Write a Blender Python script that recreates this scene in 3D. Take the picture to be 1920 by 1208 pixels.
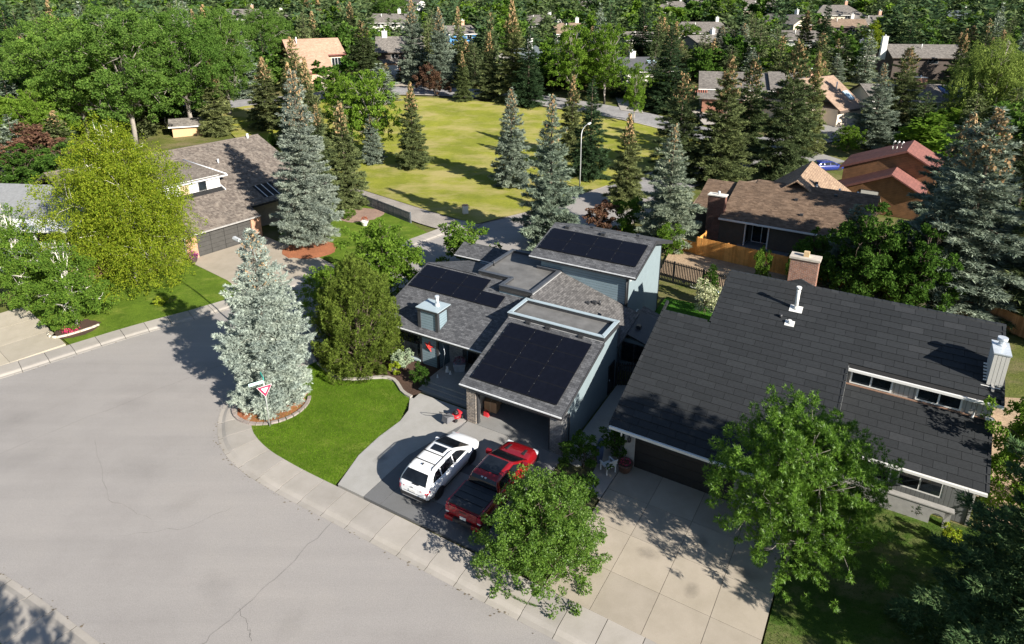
import bpy, bmesh, math, random
import numpy as np
from mathutils import Matrix, Vector

for o in list(bpy.data.objects): bpy.data.objects.remove(o)
R = math.radians
scene = bpy.context.scene
COL = scene.collection

# ------------------------------------------------------------------ camera, sky, sun
cam_d = bpy.data.cameras.new('camera')
cam_d.sensor_width = 36.0; cam_d.lens = 23.03; cam_d.shift_y = -0.0927
cam_d.clip_start = 0.5; cam_d.clip_end = 4000
cam = bpy.data.objects.new('camera', cam_d); COL.objects.link(cam)
cam.location = (0, 0, 24); cam.rotation_euler = (R(90 - 19.4), 0, 0)
scene.camera = cam
SUN_AZ, SUN_EL = R(-46.0), R(27.5)        # direction towards the sun (from +X, anticlockwise)
world = bpy.data.worlds.new('World'); scene.world = world; world.use_nodes = True
wn = world.node_tree; wn.nodes.clear()
wo = wn.nodes.new('ShaderNodeOutputWorld'); wb = wn.nodes.new('ShaderNodeBackground'); ws = wn.nodes.new('ShaderNodeTexSky')
ws.sky_type = 'NISHITA'; ws.sun_disc = False; ws.sun_elevation = SUN_EL; ws.sun_rotation = R(90) - SUN_AZ
ws.air_density = 1.0; ws.dust_density = 0.6; ws.altitude = 1000
wb.inputs['Strength'].default_value = 0.060
wn.links.new(ws.outputs[0], wb.inputs[0]); wn.links.new(wb.outputs[0], wo.inputs[0])
sd = bpy.data.lights.new('sun', 'SUN'); sd.energy = 5.0; sd.angle = R(0.5); sd.color = (1.0, 0.94, 0.84)
so = bpy.data.objects.new('sun', sd); COL.objects.link(so)
dirv = Vector((math.cos(SUN_AZ)*math.cos(SUN_EL), math.sin(SUN_AZ)*math.cos(SUN_EL), math.sin(SUN_EL)))
so.rotation_euler = dirv.to_track_quat('Z', 'Y').to_euler(); so.location = (60, -60, 80)
scene.view_settings.view_transform = 'Standard'; scene.view_settings.look = 'None'
scene.view_settings.gamma = 1.0; scene.view_settings.use_curve_mapping = False
scene.view_settings.exposure = 1.16
scene.render.engine = 'CYCLES'
scene.cycles.max_bounces = 6; scene.cycles.diffuse_bounces = 3; scene.cycles.transparent_max_bounces = 4

# ------------------------------------------------------------------ terrain
TY = [-200, 85, 110, 145, 200, 280, 400, 520, 700, 3000]; TZ = [0, 0, 1.5, 5, 9, 13.5, 19, 24.5, 31, 31]
def T(y): return float(np.interp(y, TY, TZ))

# ------------------------------------------------------------------ materials
MATS = {}
def nt(name):
    m = bpy.data.materials.new(name); m.use_nodes = True; t = m.node_tree; t.nodes.clear()
    out = t.nodes.new('ShaderNodeOutputMaterial'); b = t.nodes.new('ShaderNodeBsdfPrincipled')
    t.links.new(b.outputs[0], out.inputs[0]); MATS[name] = m
    return m, t, b, out
def N(t, typ, **kw):
    n = t.nodes.new(typ)
    for k, v in kw.items():
        if k in n.inputs: n.inputs[k].default_value = v
        else: setattr(n, k, v)
    return n
def c4(c): return (c[0], c[1], c[2], 1)
def coords(t, scale=(1, 1, 1), rot=(0, 0, 0), kind='Object'):
    tc = N(t, 'ShaderNodeTexCoord'); mp = N(t, 'ShaderNodeMapping'); mp.inputs['Scale'].default_value = scale; mp.inputs['Rotation'].default_value = rot
    t.links.new(tc.outputs[kind], mp.inputs[0]); return mp.outputs[0]
def noise(t, vec, scale, detail=4, rough=.6):
    n = N(t, 'ShaderNodeTexNoise', Scale=scale, Detail=detail, Roughness=rough); t.links.new(vec, n.inputs['Vector']); return n.outputs['Fac']
def ramp(t, fac, stops):
    r = N(t, 'ShaderNodeValToRGB'); e = r.color_ramp.elements
    while len(e) < len(stops): e.new(0.5)
    for i, (p, c) in enumerate(stops): e[i].position = p; e[i].color = c4(c)
    t.links.new(fac, r.inputs[0]); return r.outputs[0]
def mix(t, fac, a, b, mode='MIX'):
    m = N(t, 'ShaderNodeMix', data_type='RGBA', blend_type=mode)
    for s, v in ((m.inputs[0], fac), (m.inputs[6], a), (m.inputs[7], b)):
        if isinstance(v, (int, float)): s.default_value = v
        elif isinstance(v, tuple): s.default_value = c4(v)
        else: t.links.new(v, s)
    return m.outputs[2]
def bump(t, b, h, dist=.02, strength=.6):
    n = N(t, 'ShaderNodeBump', Strength=strength, Distance=dist); t.links.new(h, n.inputs['Height']); t.links.new(n.outputs[0], b.inputs['Normal'])
def sc(c, k): return (c[0]*k, c[1]*k, c[2]*k)
def plain(name, c, rough=.6, var=.15, scale=3., metal=0., bumpd=0., coat=0., spec=.5):
    if name in MATS: return MATS[name]
    m, t, b, o = nt(name)
    v = coords(t); f = noise(t, v, scale)
    col = ramp(t, f, [(.3, sc(c, 1-var)), (.7, sc(c, 1+var))])
    t.links.new(col, b.inputs['Base Color']); b.inputs['Roughness'].default_value = rough; b.inputs['Metallic'].default_value = metal
    b.inputs['Specular IOR Level'].default_value = spec
    if coat: b.inputs['Coat Weight'].default_value = coat; b.inputs['Coat Roughness'].default_value = .05
    if bumpd: bump(t, b, noise(t, v, scale*8), bumpd)
    return m
def glassy(name, c=(.012, .016, .02), rough=.06):
    if name in MATS: return MATS[name]
    m, t, b, o = nt(name); v = coords(t); f = noise(t, v, 1.3, 2)
    t.links.new(ramp(t, f, [(.3, sc(c, .6)), (.7, sc(c, 1.6))]), b.inputs['Base Color']); b.inputs['Roughness'].default_value = rough
    b.inputs['Specular IOR Level'].default_value = .6
    return m

def asphalt():
    m, t, b, o = nt('asphalt'); v = coords(t)
    big = noise(t, v, .12, 5, .65); fine = noise(t, v, 26, 3, .7)
    st = noise(t, coords(t, (.10, 1.6, 1), (0, 0, R(30))), .55, 5, .6)       # tyre wear along the road
    st2 = noise(t, coords(t, (.10, 1.6, 1), (0, 0, R(-43))), .5, 5, .6)
    c = ramp(t, fine, [(.25, (.225, .209, .198)), (.75, (.342, .320, .303))])
    c = mix(t, .6, c, ramp(t, big, [(.3, (.80, .79, .79)), (.5, (1, 1, 1)), (.75, (1.12, 1.1, 1.06))]), 'MULTIPLY')
    c = mix(t, .32, c, ramp(t, st, [(.3, (.84, .84, .85)), (.52, (1, 1, 1)), (.8, (1.14, 1.13, 1.12))]), 'MULTIPLY')
    c = mix(t, .38, c, ramp(t, st2, [(.3, (.88, .88, .88)), (.55, (1, 1, 1)), (.8, (1.14, 1.13, 1.12))]), 'MULTIPLY')
    # fine wandering cracks
    vo = N(t, 'ShaderNodeTexVoronoi', feature='DISTANCE_TO_EDGE', Scale=.16)
    wob = N(t, 'ShaderNodeVectorMath', operation='ADD'); nz = N(t, 'ShaderNodeTexNoise', Scale=.5, Detail=5); t.links.new(v, nz.inputs['Vector'])
    s1 = N(t, 'ShaderNodeVectorMath', operation='SCALE', Scale=3.5); t.links.new(nz.outputs['Color'], s1.inputs[0]); t.links.new(v, wob.inputs[0]); t.links.new(s1.outputs[0], wob.inputs[1])
    t.links.new(wob.outputs[0], vo.inputs['Vector'])
    ck = ramp(t, vo.outputs['Distance'], [(0, (1, 1, 1)), (.0035, (0, 0, 0))])
    gate = ramp(t, noise(t, v, .13, 2), [(.55, (0, 0, 0)), (.66, (.14, .14, .14))])
    c = mix(t, mix(t, 1.0, ck, gate, 'MULTIPLY'), c, (.07, .065, .06))
    t.links.new(c, b.inputs['Base Color']); b.inputs['Roughness'].default_value = .85; bump(t, b, fine, .01, .4)
    return m
def concrete(name, c, var=.10, stain=.85):
    m, t, b, o = nt(name); v = coords(t, kind='Object'); oi = N(t, 'ShaderNodeObjectInfo')
    big = noise(t, v, .7, 6, .65); fine = noise(t, v, 40, 2)
    col = ramp(t, fine, [(.3, sc(c, 1-var)), (.7, sc(c, 1+var))])
    col = mix(t, 1., col, ramp(t, big, [(.28, (stain, stain, stain*.97)), (.6, (1.03, 1.03, 1.03))]), 'MULTIPLY')
    col = mix(t, 1., col, ramp(t, oi.outputs['Random'], [(0, (.90, .90, .90)), (1, (1.08, 1.07, 1.05))]), 'MULTIPLY')
    t.links.new(col, b.inputs['Base Color']); b.inputs['Roughness'].default_value = .85; bump(t, b, fine, .006, .4)
    return m
def turf(name, cols, sc1=.35, bladescale=22, dry=None, dryth=.6):
    m, t, b, o = nt(name); v = coords(t)
    big = noise(t, v, sc1, 6, .65); med = noise(t, coords(t, (1, 2.2, 1), (0, 0, .5)), 2.2, 5, .7); fine = noise(t, v, bladescale, 3, .75)
    c = ramp(t, fine, [(.25, cols[0]), (.5, cols[1]), (.78, cols[2])])
    c = mix(t, .9, c, ramp(t, big, [(.28, (.62, .68, .62)), (.70, (1.3, 1.22, 1.15))]), 'MULTIPLY')
    c = mix(t, .7, c, ramp(t, med, [(.3, (.8, .82, .8)), (.7, (1.18, 1.15, 1.1))]), 'MULTIPLY')
    if dry:
        d = noise(t, coords(t, (1, 1.7, 1), (0, 0, .4)), sc1*.8, 7, .72)
        c = mix(t, ramp(t, d, [(dryth-.09, (0, 0, 0)), (dryth+.1, (.85, .85, .85))]), c, dry)
    t.links.new(c, b.inputs['Base Color']); b.inputs['Roughness'].default_value = .9; b.inputs['Specular IOR Level'].default_value = .1
    bump(t, b, fine, .05, .9)
    return m
def soil(name, a, bb, scale=9):
    m, t, b, o = nt(name); v = coords(t); f = noise(t, v, scale, 5, .75); g = noise(t, v, .5, 4)
    c = mix(t, .8, ramp(t, f, [(.3, a), (.7, bb)]), ramp(t, g, [(.3, (.75, .75, .75)), (.7, (1.2, 1.2, 1.2))]), 'MULTIPLY')
    t.links.new(c, b.inputs['Base Color']); b.inputs['Roughness'].default_value = .95; bump(t, b, f, .06, .9)
    return m
def tabs(name, c1, c2, mortar, bw, bh, axis='u', gap=.012, grain=.35, spec=.25, wave=.5, mottle=5.0):
    """shingles, bricks or stone courses as a brick pattern: axis 'u' lies in XY, 'v' in YX, 'w' on walls facing Y (XZ), 'x' on walls facing X (YZ)"""
    m, t, b, o = nt(name); tc = N(t, 'ShaderNodeTexCoord'); sp = N(t, 'ShaderNodeSeparateXYZ'); cb = N(t, 'ShaderNodeCombineXYZ')
    t.links.new(tc.outputs['Object'], sp.inputs[0]); a, d = {'u': (0, 1), 'v': (1, 0), 'w': (0, 2), 'x': (1, 2)}[axis]
    if axis in 'wx':   # both walls at once: run along x+y
        ad = N(t, 'ShaderNodeMath', operation='ADD'); t.links.new(sp.outputs[0], ad.inputs[0]); t.links.new(sp.outputs[1], ad.inputs[1]); t.links.new(ad.outputs[0], cb.inputs[0])
    else: t.links.new(sp.outputs[a], cb.inputs[0])
    t.links.new(sp.outputs[d], cb.inputs[1])
    br = N(t, 'ShaderNodeTexBrick', offset=.5, squash=1.0); t.links.new(cb.outputs[0], br.inputs['Vector'])
    br.inputs['Scale'].default_value = 1; br.inputs['Brick Width'].default_value = bw; br.inputs['Row Height'].default_value = bh
    br.inputs['Mortar Size'].default_value = gap; br.inputs['Bias'].default_value = 0
    br.inputs['Color1'].default_value = c4(c1); br.inputs['Color2'].default_value = c4(c2); br.inputs['Mortar'].default_value = c4(mortar)
    f = noise(t, tc.outputs['Object'], mottle, 6, .75)
    c = mix(t, 1., br.outputs['Color'], ramp(t, f, [(.3, (1-grain, 1-grain, 1-grain)), (.7, (1+grain, 1+grain, 1+grain))]), 'MULTIPLY')
    f2 = noise(t, tc.outputs['Object'], .35, 4); c = mix(t, .6, c, ramp(t, f2, [(.3, (.82, .82, .82)), (.7, (1.15, 1.15, 1.15))]), 'MULTIPLY')
    t.links.new(c, b.inputs['Base Color']); b.inputs['Roughness'].default_value = .85; b.inputs['Specular IOR Level'].default_value = spec
    bump(t, b, br.outputs['Fac'], .02, wave)
    return m
def siding(name, c, pitch=.18, vertical=False, var=.07):
    m, t, b, o = nt(name); tc = N(t, 'ShaderNodeTexCoord'); sp = N(t, 'ShaderNodeSeparateXYZ'); t.links.new(tc.outputs['Object'], sp.inputs[0])
    if vertical:
        ad = N(t, 'ShaderNodeMath', operation='ADD'); t.links.new(sp.outputs[0], ad.inputs[0]); t.links.new(sp.outputs[1], ad.inputs[1]); src = ad.outputs[0]
    else: src = sp.outputs[2]
    dv = N(t, 'ShaderNodeMath', operation='DIVIDE'); t.links.new(src, dv.inputs[0]); dv.inputs[1].default_value = pitch
    fr = N(t, 'ShaderNodeMath', operation='FRACT'); t.links.new(dv.outputs[0], fr.inputs[0])
    f = noise(t, tc.outputs['Object'], 1.2, 5)
    col = ramp(t, f, [(.3, sc(c, 1-var)), (.7, sc(c, 1+var))])
    seam = ramp(t, fr.outputs[0], [(0, (.30, .30, .30)), (.14, (.5, .5, .5)), (.22, (1, 1, 1))])
    col = mix(t, .75, col, seam, 'MULTIPLY')
    t.links.new(col, b.inputs['Base Color']); b.inputs['Roughness'].default_value = .6; bump(t, b, fr.outputs[0], .02, .5)
    return m
def leafm(name, cols, trans=.3, big=.5, rough=.6, objvar=.25, gloss=0.):
    """foliage: colour varies leaf by leaf, clump by clump and tree by tree"""
    m = bpy.data.materials.new(name); m.use_nodes = True; t = m.node_tree; t.nodes.clear(); MATS[name] = m
    mid_ = cols[len(cols)//2]; cols = [tuple(m_+.68*(a_-m_) for a_, m_ in zip(k, mid_)) for k in cols]; trans = min(.5, trans+.06)
    out = N(t, 'ShaderNodeOutputMaterial'); ge = N(t, 'ShaderNodeNewGeometry'); oi = N(t, 'ShaderNodeObjectInfo')
    c = ramp(t, ge.outputs['Random Per Island'], [(i/(len(cols)-1), k) for i, k in enumerate(cols)])
    f = noise(t, coords(t), big, 4, .7)
    c = mix(t, .9, c, ramp(t, f, [(.3, (.64, .68, .68)), (.7, (1.36, 1.30, 1.18))]), 'MULTIPLY')
    c = mix(t, 1., c, ramp(t, oi.outputs['Random'], [(0, (1-objvar, 1-objvar*.7, 1-objvar)), (.5, (1, 1, 1)), (1, (1+objvar, 1+objvar*.8, 1+objvar*.4))]), 'MULTIPLY')
    d = N(t, 'ShaderNodeBsdfDiffuse'); tr = N(t, 'ShaderNodeBsdfTranslucent'); mx = N(t, 'ShaderNodeMixShader'); mx.inputs[0].default_value = trans
    t.links.new(c, d.inputs[0]); t.links.new(c, tr.inputs[0]); t.links.new(d.outputs[0], mx.inputs[1]); t.links.new(tr.outputs[0], mx.inputs[2])
    last = mx.outputs[0]
    if gloss:
        g = N(t, 'ShaderNodeBsdfGlossy', Roughness=.42); g.inputs[0].default_value = (.8, .85, .8, 1); m2 = N(t, 'ShaderNodeMixShader'); m2.inputs[0].default_value = gloss
        t.links.new(last, m2.inputs[1]); t.links.new(g.outputs[0], m2.inputs[2]); last = m2.outputs[0]
    t.links.new(last, out.inputs[0])
    return m

# ------------------------------------------------------------------ mesh and object helpers
class MB:
    def __init__(s): s.v = []; s.f = []; s.smooth = []
    def face(s, pts, sm=False):
        i = len(s.v); s.v += [tuple(p) for p in pts]; s.f.append(tuple(range(i, i+len(pts)))); s.smooth.append(sm); return s
    def box(s, x0, x1, y0, y1, z0, z1):
        i = len(s.v); s.v += [(x, y, z) for z in (z0, z1) for x, y in ((x0, y0), (x1, y0), (x1, y1), (x0, y1))]
        for q in ((3, 2, 1, 0), (4, 5, 6, 7), (0, 1, 5, 4), (1, 2, 6, 5), (2, 3, 7, 6), (3, 0, 4, 7)): s.f.append(tuple(i+k for k in q)); s.smooth.append(False)
        return s
    def prism(s, a, b, cap=True, sm=False):
        """walls between two matching closed outlines a (bottom / one side) and b (top / other side)"""
        n = len(a); i = len(s.v); s.v += [tuple(p) for p in a] + [tuple(p) for p in b]
        for k in range(n): j = (k+1) % n; s.f.append((i+k, i+j, i+n+j, i+n+k)); s.smooth.append(sm)
        if cap:
            s.f.append(tuple(i+k for k in reversed(range(n)))); s.f.append(tuple(i+n+k for k in range(n))); s.smooth += [False, False]
        return s
    def slab(s, pts, th):           # pts: top outline (anticlockwise from above); th: vertical thickness
        return s.prism([(p[0], p[1], p[2]-th) for p in pts], pts)
    def wall(s, a, b, zs, th):      # upright panel from a to b (xy), outline zs = [(t, z)...] anticlockwise in the panel plane
        d = Vector((b[0]-a[0], b[1]-a[1], 0)); n = Vector((d.y, -d.x, 0)).normalized()*th
        P = [Vector((a[0], a[1], 0)) + d*t + Vector((0, 0, z)) for t, z in zs]
        return s.prism([p - n for p in P], P)
    def cyl(s, p, r, h, n=10, r2=None, axis=(0, 0, 1), sm=True):
        q = Vector(axis).to_track_quat('Z', 'Y'); p = Vector(p); r2 = r if r2 is None else r2
        a = [p + q @ Vector((r*math.cos(2*math.pi*k/n), r*math.sin(2*math.pi*k/n), 0)) for k in range(n)]
        b = [p + q @ Vector((r2*math.cos(2*math.pi*k/n), r2*math.sin(2*math.pi*k/n), h)) for k in range(n)]
        return s.prism(a, b, True, sm)
    def tube(s, pts, rs, n=6):
        pts = [Vector(p) for p in pts]; rs = rs if hasattr(rs, '__len__') else [rs]*len(pts); rings = []
        for k, p in enumerate(pts):
            d = (pts[min(k+1, len(pts)-1)] - pts[max(k-1, 0)]); q = d.to_track_quat('Z', 'Y'); i = len(s.v)
            s.v += [tuple(p + q @ Vector((rs[k]*math.cos(2*math.pi*j/n), rs[k]*math.sin(2*math.pi*j/n), 0))) for j in range(n)]; rings.append(i)
        for a, b in zip(rings, rings[1:]):
            for j in range(n): s.f.append((a+j, a+(j+1) % n, b+(j+1) % n, b+j)); s.smooth.append(True)
        s.f.append(tuple(rings[0]+j for j in reversed(range(n)))); s.f.append(tuple(rings[-1]+j for j in range(n))); s.smooth += [False, False]
        return s
    def lathe(s, prof, n=14, c=(0, 0, 0)):
        rings = []
        for r, z in prof:
            rings.append(len(s.v)); s.v += [(c[0]+r*math.cos(2*math.pi*j/n), c[1]+r*math.sin(2*math.pi*j/n), c[2]+z) for j in range(n)]
        for a, b in zip(rings, rings[1:]):
            for j in range(n): s.f.append((a+j, a+(j+1) % n, b+(j+1) % n, b+j)); s.smooth.append(True)
        s.f.append(tuple(rings[0]+j for j in reversed(range(n)))); s.f.append(tuple(rings[-1]+j for j in range(n))); s.smooth += [False, False]
        return s
    def mesh(s, name, mat):
        me = bpy.data.meshes.new(name); me.from_pydata(s.v, [], s.f); me.polygons.foreach_set('use_smooth', s.smooth)
        if mat: me.materials.append(mat)
        me.update(); return me
    def build(s, name, mat, parent=None, **kw): return link(name, s.mesh(name, mat), parent, **kw)
def link(name, data, parent=None, loc=None, rot=None, **props):
    o = bpy.data.objects.new(name, data); COL.objects.link(o)
    if parent: o.parent = parent
    if loc is not None: o.location = loc
    if rot is not None: o.rotation_euler = rot
    for k, v in props.items(): o[k] = v
    return o
def thing(name, label, cat, loc=(0, 0, 0), rz=0, group=None):
    o = link(name, None, None, loc, (0, 0, rz)); o.empty_display_size = .3; o['label'] = label; o['category'] = cat
    if group: o['group'] = group
    return o
def tag(o, label, cat, group=None):
    o['label'] = label; o['category'] = cat
    if group: o['group'] = group
    return o
def struct(o): o['kind'] = 'structure'; return o
def box(name, mat, parent, *a, **kw): return MB().box(*a).build(name, mat, parent, **kw)
def sheet(name, pts, z, mat, th=0., parent=None):
    """flat ground sheet from an outline, triangulated; th > 0 gives it side faces"""
    bm = bmesh.new(); vs = [bm.verts.new((p[0], p[1], z)) for p in pts]; f = bm.faces.new(vs); f.normal_update()
    if f.normal.z < 0: f.normal_flip()
    if th:
        r = bmesh.ops.extrude_face_region(bm, geom=[f]); bmesh.ops.translate(bm, verts=[g for g in r['geom'] if isinstance(g, bmesh.types.BMVert)], vec=(0, 0, 0))
        for v in vs: v.co.z -= th
    bmesh.ops.triangulate(bm, faces=[f for f in bm.faces if len(f.verts) > 4]); bmesh.ops.recalc_face_normals(bm, faces=bm.faces)
    me = bpy.data.meshes.new(name); bm.to_mesh(me); bm.free(); me.materials.append(mat)
    return link(name, me, parent)
def chaikin(p, n=2, closed=False):
    p = [Vector((a[0], a[1])) for a in p]
    for _ in range(n):
        q = [] if closed else [p[0]]
        rng = range(len(p)) if closed else range(len(p)-1)
        for i in rng: a, b = p[i], p[(i+1) % len(p)]; q += [a*.75+b*.25, a*.25+b*.75]
        if not closed: q.append(p[-1])
        p = q
    return p
def resample(p, step):
    out = [p[0]]; acc = 0
    for a, b in zip(p, p[1:]):
        L = (b-a).length; d = step-acc
        while d <= L: out.append(a+(b-a)*(d/L)); d += step
        acc = L-(d-step)
    return out
def rot2(a): return np.array([[math.cos(a), -math.sin(a)], [math.sin(a), math.cos(a)]])
class Frame:
    def __init__(s, x, y, deg): s.x, s.y, s.a = x, y, R(deg)
    def w(s, u, v): return (s.x+u*math.cos(s.a)-v*math.sin(s.a), s.y+u*math.sin(s.a)+v*math.cos(s.a))
GF = Frame(-2.65, 33.06, -30); KF = Frame(6.62, 29.0, -31); SF = Frame(-31.1, 58.3, 54)
# ------------------------------------------------------------------ the setting: ground, streets, pavements, lawns
M_ASPH = asphalt()
M_WALK = concrete('pavement_concrete', (.335, .308, .28), .08, .86)
M_DRIVE = concrete('driveway_concrete', (.345, .30, .245), .08, .86)
M_AGG = concrete('aggregate_concrete', (.24, .235, .23), .22, .85)
M_DARKBAND = concrete('dark_aggregate', (.125, .127, .132), .25, .9)
M_LAWN = turf('lawn_grass', [(.042, .092, .010), (.092, .155, .016), (.165, .235, .035)], .55, 30, (.19, .23, .04), .60)
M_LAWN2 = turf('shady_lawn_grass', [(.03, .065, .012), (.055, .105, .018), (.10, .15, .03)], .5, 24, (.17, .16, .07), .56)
M_PARK = turf('park_grass', [(.135, .165, .022), (.215, .235, .035), (.30, .30, .06)], .16, 12, (.37, .31, .13), .54)
M_GROUND = turf('rough_grass', [(.05, .07, .018), (.10, .12, .03), (.17, .17, .06)], .22, 8, (.20, .16, .09), .55)
M_MULCH = soil('bark_mulch', (.03, .015, .010), (.10, .055, .035), 14)
M_REDMULCH = soil('red_mulch', (.22, .07, .03), (.42, .16, .07), 10)
M_GRAVEL = soil('gravel', (.20, .175, .15), (.40, .36, .32), 16)
M_DRY = soil('dry_soil', (.28, .19, .12), (.42, .31, .2), 4)

xs = [-900, -500, -300, -200, -130, -80, -40, 0, 40, 80, 130, 200, 300, 500, 900]
ys = [-120, -40, 0, 30, 60, 85, 97, 110, 120, 130, 145, 160, 180, 200, 240, 280, 340, 400, 460, 520, 600, 700, 1000, 1800]
g = MB()
for i in range(len(ys)-1):
    for j in range(len(xs)-1):
        g.face([(xs[j], ys[i], T(ys[i])-.15), (xs[j+1], ys[i], T(ys[i])-.15), (xs[j+1], ys[i+1], T(ys[i+1])-.15), (xs[j], ys[i+1], T(ys[i+1])-.15)])
struct(g.build('ground', M_GROUND))

R_OUT = [(14, 11.8), (2.1, 18.8), (-8.7, 25.2), (-11.8, 27.0), (-13.2, 27.9), (-14.8, 29.0), (-16.4, 30.6), (-17.3, 32.2), (-17.9, 33.9), (-18, 35.2), (-17.6, 37.2), (-16.3, 39.6), (-13.5, 42.8), (-6, 51), (3, 61), (10, 68.5), (20, 79.5)]
L_OUT = [(13, 85), (10.5, 82.7), (1.6, 73.1), (-3.6, 70.2), (-12, 59.8), (-23.4, 47.6), (-27.9, 44.1), (-31.2, 40.8), (-34.1, 37.8), (-53, 20.5)]
B_OUT = [(-45, 5), (-32, 18), (-28.5, 21.4), (-26.5, 22.7), (-24.6, 22.9), (-22.7, 22.4), (-15.8, 18.7), (-4, 12.0), (6, 6.3)]
r_out, l_out, b_out = chaikin(R_OUT), chaikin(L_OUT), chaikin(B_OUT)
road = struct(sheet('road', [tuple(p) for p in r_out] + [tuple(p) for p in l_out] + [tuple(p) for p in b_out], -.07, M_ASPH))

def offset(p, d):
    out = []
    for i, q in enumerate(p):
        t = (p[min(i+1, len(p)-1)] - p[max(i-1, 0)]).normalized(); out.append(q + Vector((t.y, -t.x))*d)
    return out
PROF = [(0, -.055), (.13, -.05), (.24, .03), (.32, .045), (1, .06)]     # gutter, rolled kerb, walk
def walk(line, width, side, step=1.62):
    par = struct(link('sidewalk', None))
    pts = resample(line, .4); inn = offset(pts, width*side)
    k = max(1, int(round(step/.4)))
    for i in range(0, len(pts)-k, k):
        m = MB(); seg = range(i, i+k+1); rows = []
        for j in seg:
            a, b = pts[j], inn[j]; sh = .016 if j == i else (-.016 if j == i+k else 0); tt = (pts[min(j+1, len(pts)-1)]-pts[max(j-1, 0)]).normalized()*sh
            rows.append([(a.x+(b.x-a.x)*f+tt.x, a.y+(b.y-a.y)*f+tt.y, z) for f, z in PROF])
        for ra, rb in zip(rows, rows[1:]):
            for q in range(len(PROF)-1): m.face([ra[q], rb[q], rb[q+1], ra[q+1]] if side < 0 else [ra[q], ra[q+1], rb[q+1], rb[q]])
            m.face([ra[-1], rb[-1], (*rb[-1][:2], -.2), (*ra[-1][:2], -.2)]); m.face([ra[0], rb[0], (*rb[0][:2], -.2), (*ra[0][:2], -.2)])
        for row in (rows[0], rows[-1]): m.face(row + [(row[-1][0], row[-1][1], -.2), (row[0][0], row[0][1], -.2)])
        m.build('paving_slab', M_WALK, par)
    return par, pts, inn
WR = walk(r_out, 1.85, 1); WL = walk(l_out, 1.75, 1); WB = walk(b_out, 1.9, 1)
M_JOINT = plain('joint_dirt', (.05, .045, .035), .95)
for W in (WR, WL, WB):
    par, pts, inn = W; m = MB()
    for (a, b), (c, d) in zip(zip(pts, inn), zip(pts[1:], inn[1:])): m.face([(a.x, a.y, -.062), (c.x, c.y, -.062), (d.x, d.y, -.01), (b.x, b.y, -.01)])
    m.build('joint_bed', M_JOINT, par)
# cracks and a sealed manhole-sized patch in the asphalt
def crack(pts, w=.035, seed=1):
    rnd = random.Random(seed); m = MB(); q = []
    for a, b in zip(pts, pts[1:]):
        for k in range(7): f = k/7; q.append((a[0]+(b[0]-a[0])*f+rnd.uniform(-.09, .09), a[1]+(b[1]-a[1])*f+rnd.uniform(-.09, .09)))
    q.append(pts[-1])
    for a, b in zip(q, q[1:]):
        d = Vector((b[0]-a[0], b[1]-a[1])).normalized(); n = Vector((d.y, -d.x))*w*rnd.uniform(.25, .6)
        m.face([(a[0]-n.x, a[1]-n.y, -.064), (a[0]+n.x, a[1]+n.y, -.064), (b[0]+n.x, b[1]+n.y, -.064), (b[0]-n.x, b[1]-n.y, -.064)])
    m.build('crack', plain('crack_tar', (.15, .14, .133), .9), road)
crack([(-8.7, 25.2), (-10.4, 22.0), (-11.8, 19.6), (-12.4, 18.6), (-13.3, 17.2)], .018, 3); crack([(-32, 26.5), (-27, 32.2), (-22.4, 37.2), (-17.4, 42.4)], .02, 5)
crack([(-11.3, 20.4), (-10.6, 19.6), (-10.3, 19.0)], .02, 8); crack([(-24, 31.5), (-20.5, 26.8), (-17.6, 25.4)], .014, 9); crack([(-18.6, 24.4), (-15.6, 24.9), (-14, 26.2)], .014, 10)

# lawns and beds (all sheets, each a step above the last)
def nloc(line, a, b):  # stretch of a polyline between two points
    ia = min(range(len(line)), key=lambda i: (line[i]-Vector(a)).length); ib = min(range(len(line)), key=lambda i: (line[i]-Vector(b)).length)
    return [tuple(p) for p in (line[ia:ib+1] if ia <= ib else list(reversed(line[ib:ia+1])))]
rin, lin, binn = WR[2], WL[2], WB[2]
LAWN = nloc(rin, (-9.0, 27.6), (10, 66)) + [(12.5, 60), (9, 50), (2, 47), (-4, 46), (-9.5, 40.6)] + [GF.w(-7.2, 2.0), GF.w(-4.6, .3), GF.w(-3.5, -2), GF.w(-3.5, -5.6)]
struct(sheet('front_lawn', LAWN, .045, M_LAWN))
struct(sheet('neighbour_lawn', nloc(lin, (-24.4, 49.7), (-32.4, 42.2)) + [(-40.2, 48.6), (-45, 53), (-40, 62), (-31.4, 58.4), (-25.6, 53.8), (-23.0, 51.3)], .045, M_LAWN))
struct(sheet('side_lawn', nloc(lin, (-8.5, 66), (-16.8, 57.6)) + [(-20, 60), (-25, 66), (-27, 73), (-19.6, 77.9), (-11.7, 69.9)], .045, M_LAWN))
struct(sheet('corner_lawn', nloc(binn, (-40, 7), (-6, 10)) + [(-12, 0), (-40, -10)], .045, M_LAWN))
right_lawn_pts = [KF.w(8.02, -9.25), KF.w(22, -9.25), KF.w(26, 4.2), KF.w(8.02, 4.2)]
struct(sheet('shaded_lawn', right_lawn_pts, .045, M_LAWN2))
struct(sheet('back_lawn', [GF.w(5.6, 14), GF.w(12, 13.5), GF.w(12, 22.3), GF.w(5, 22.8), GF.w(5, 20)], .045, turf('back_lawn_grass', [(.02, .075, .008), (.04, .12, .012), (.06, .16, .02)], .6, 24)))
struct(sheet('dry_strip', [(13.6, 55.6), (21, 49.2), (27, 44.2), (33, 42), (40, 46), (33, 51), (25.5, 54.6), (16.2, 62)], .03, M_DRY))
struct(sheet('side_strip', [GF.w(6.4, -7.8), KF.w(-.7, -9.2), KF.w(-.75, 0), KF.w(-.6, 9), GF.w(6.3, 8.4)], .03, soil('side_soil', (.05, .06, .02), (.12, .12, .05), 8)))
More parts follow.
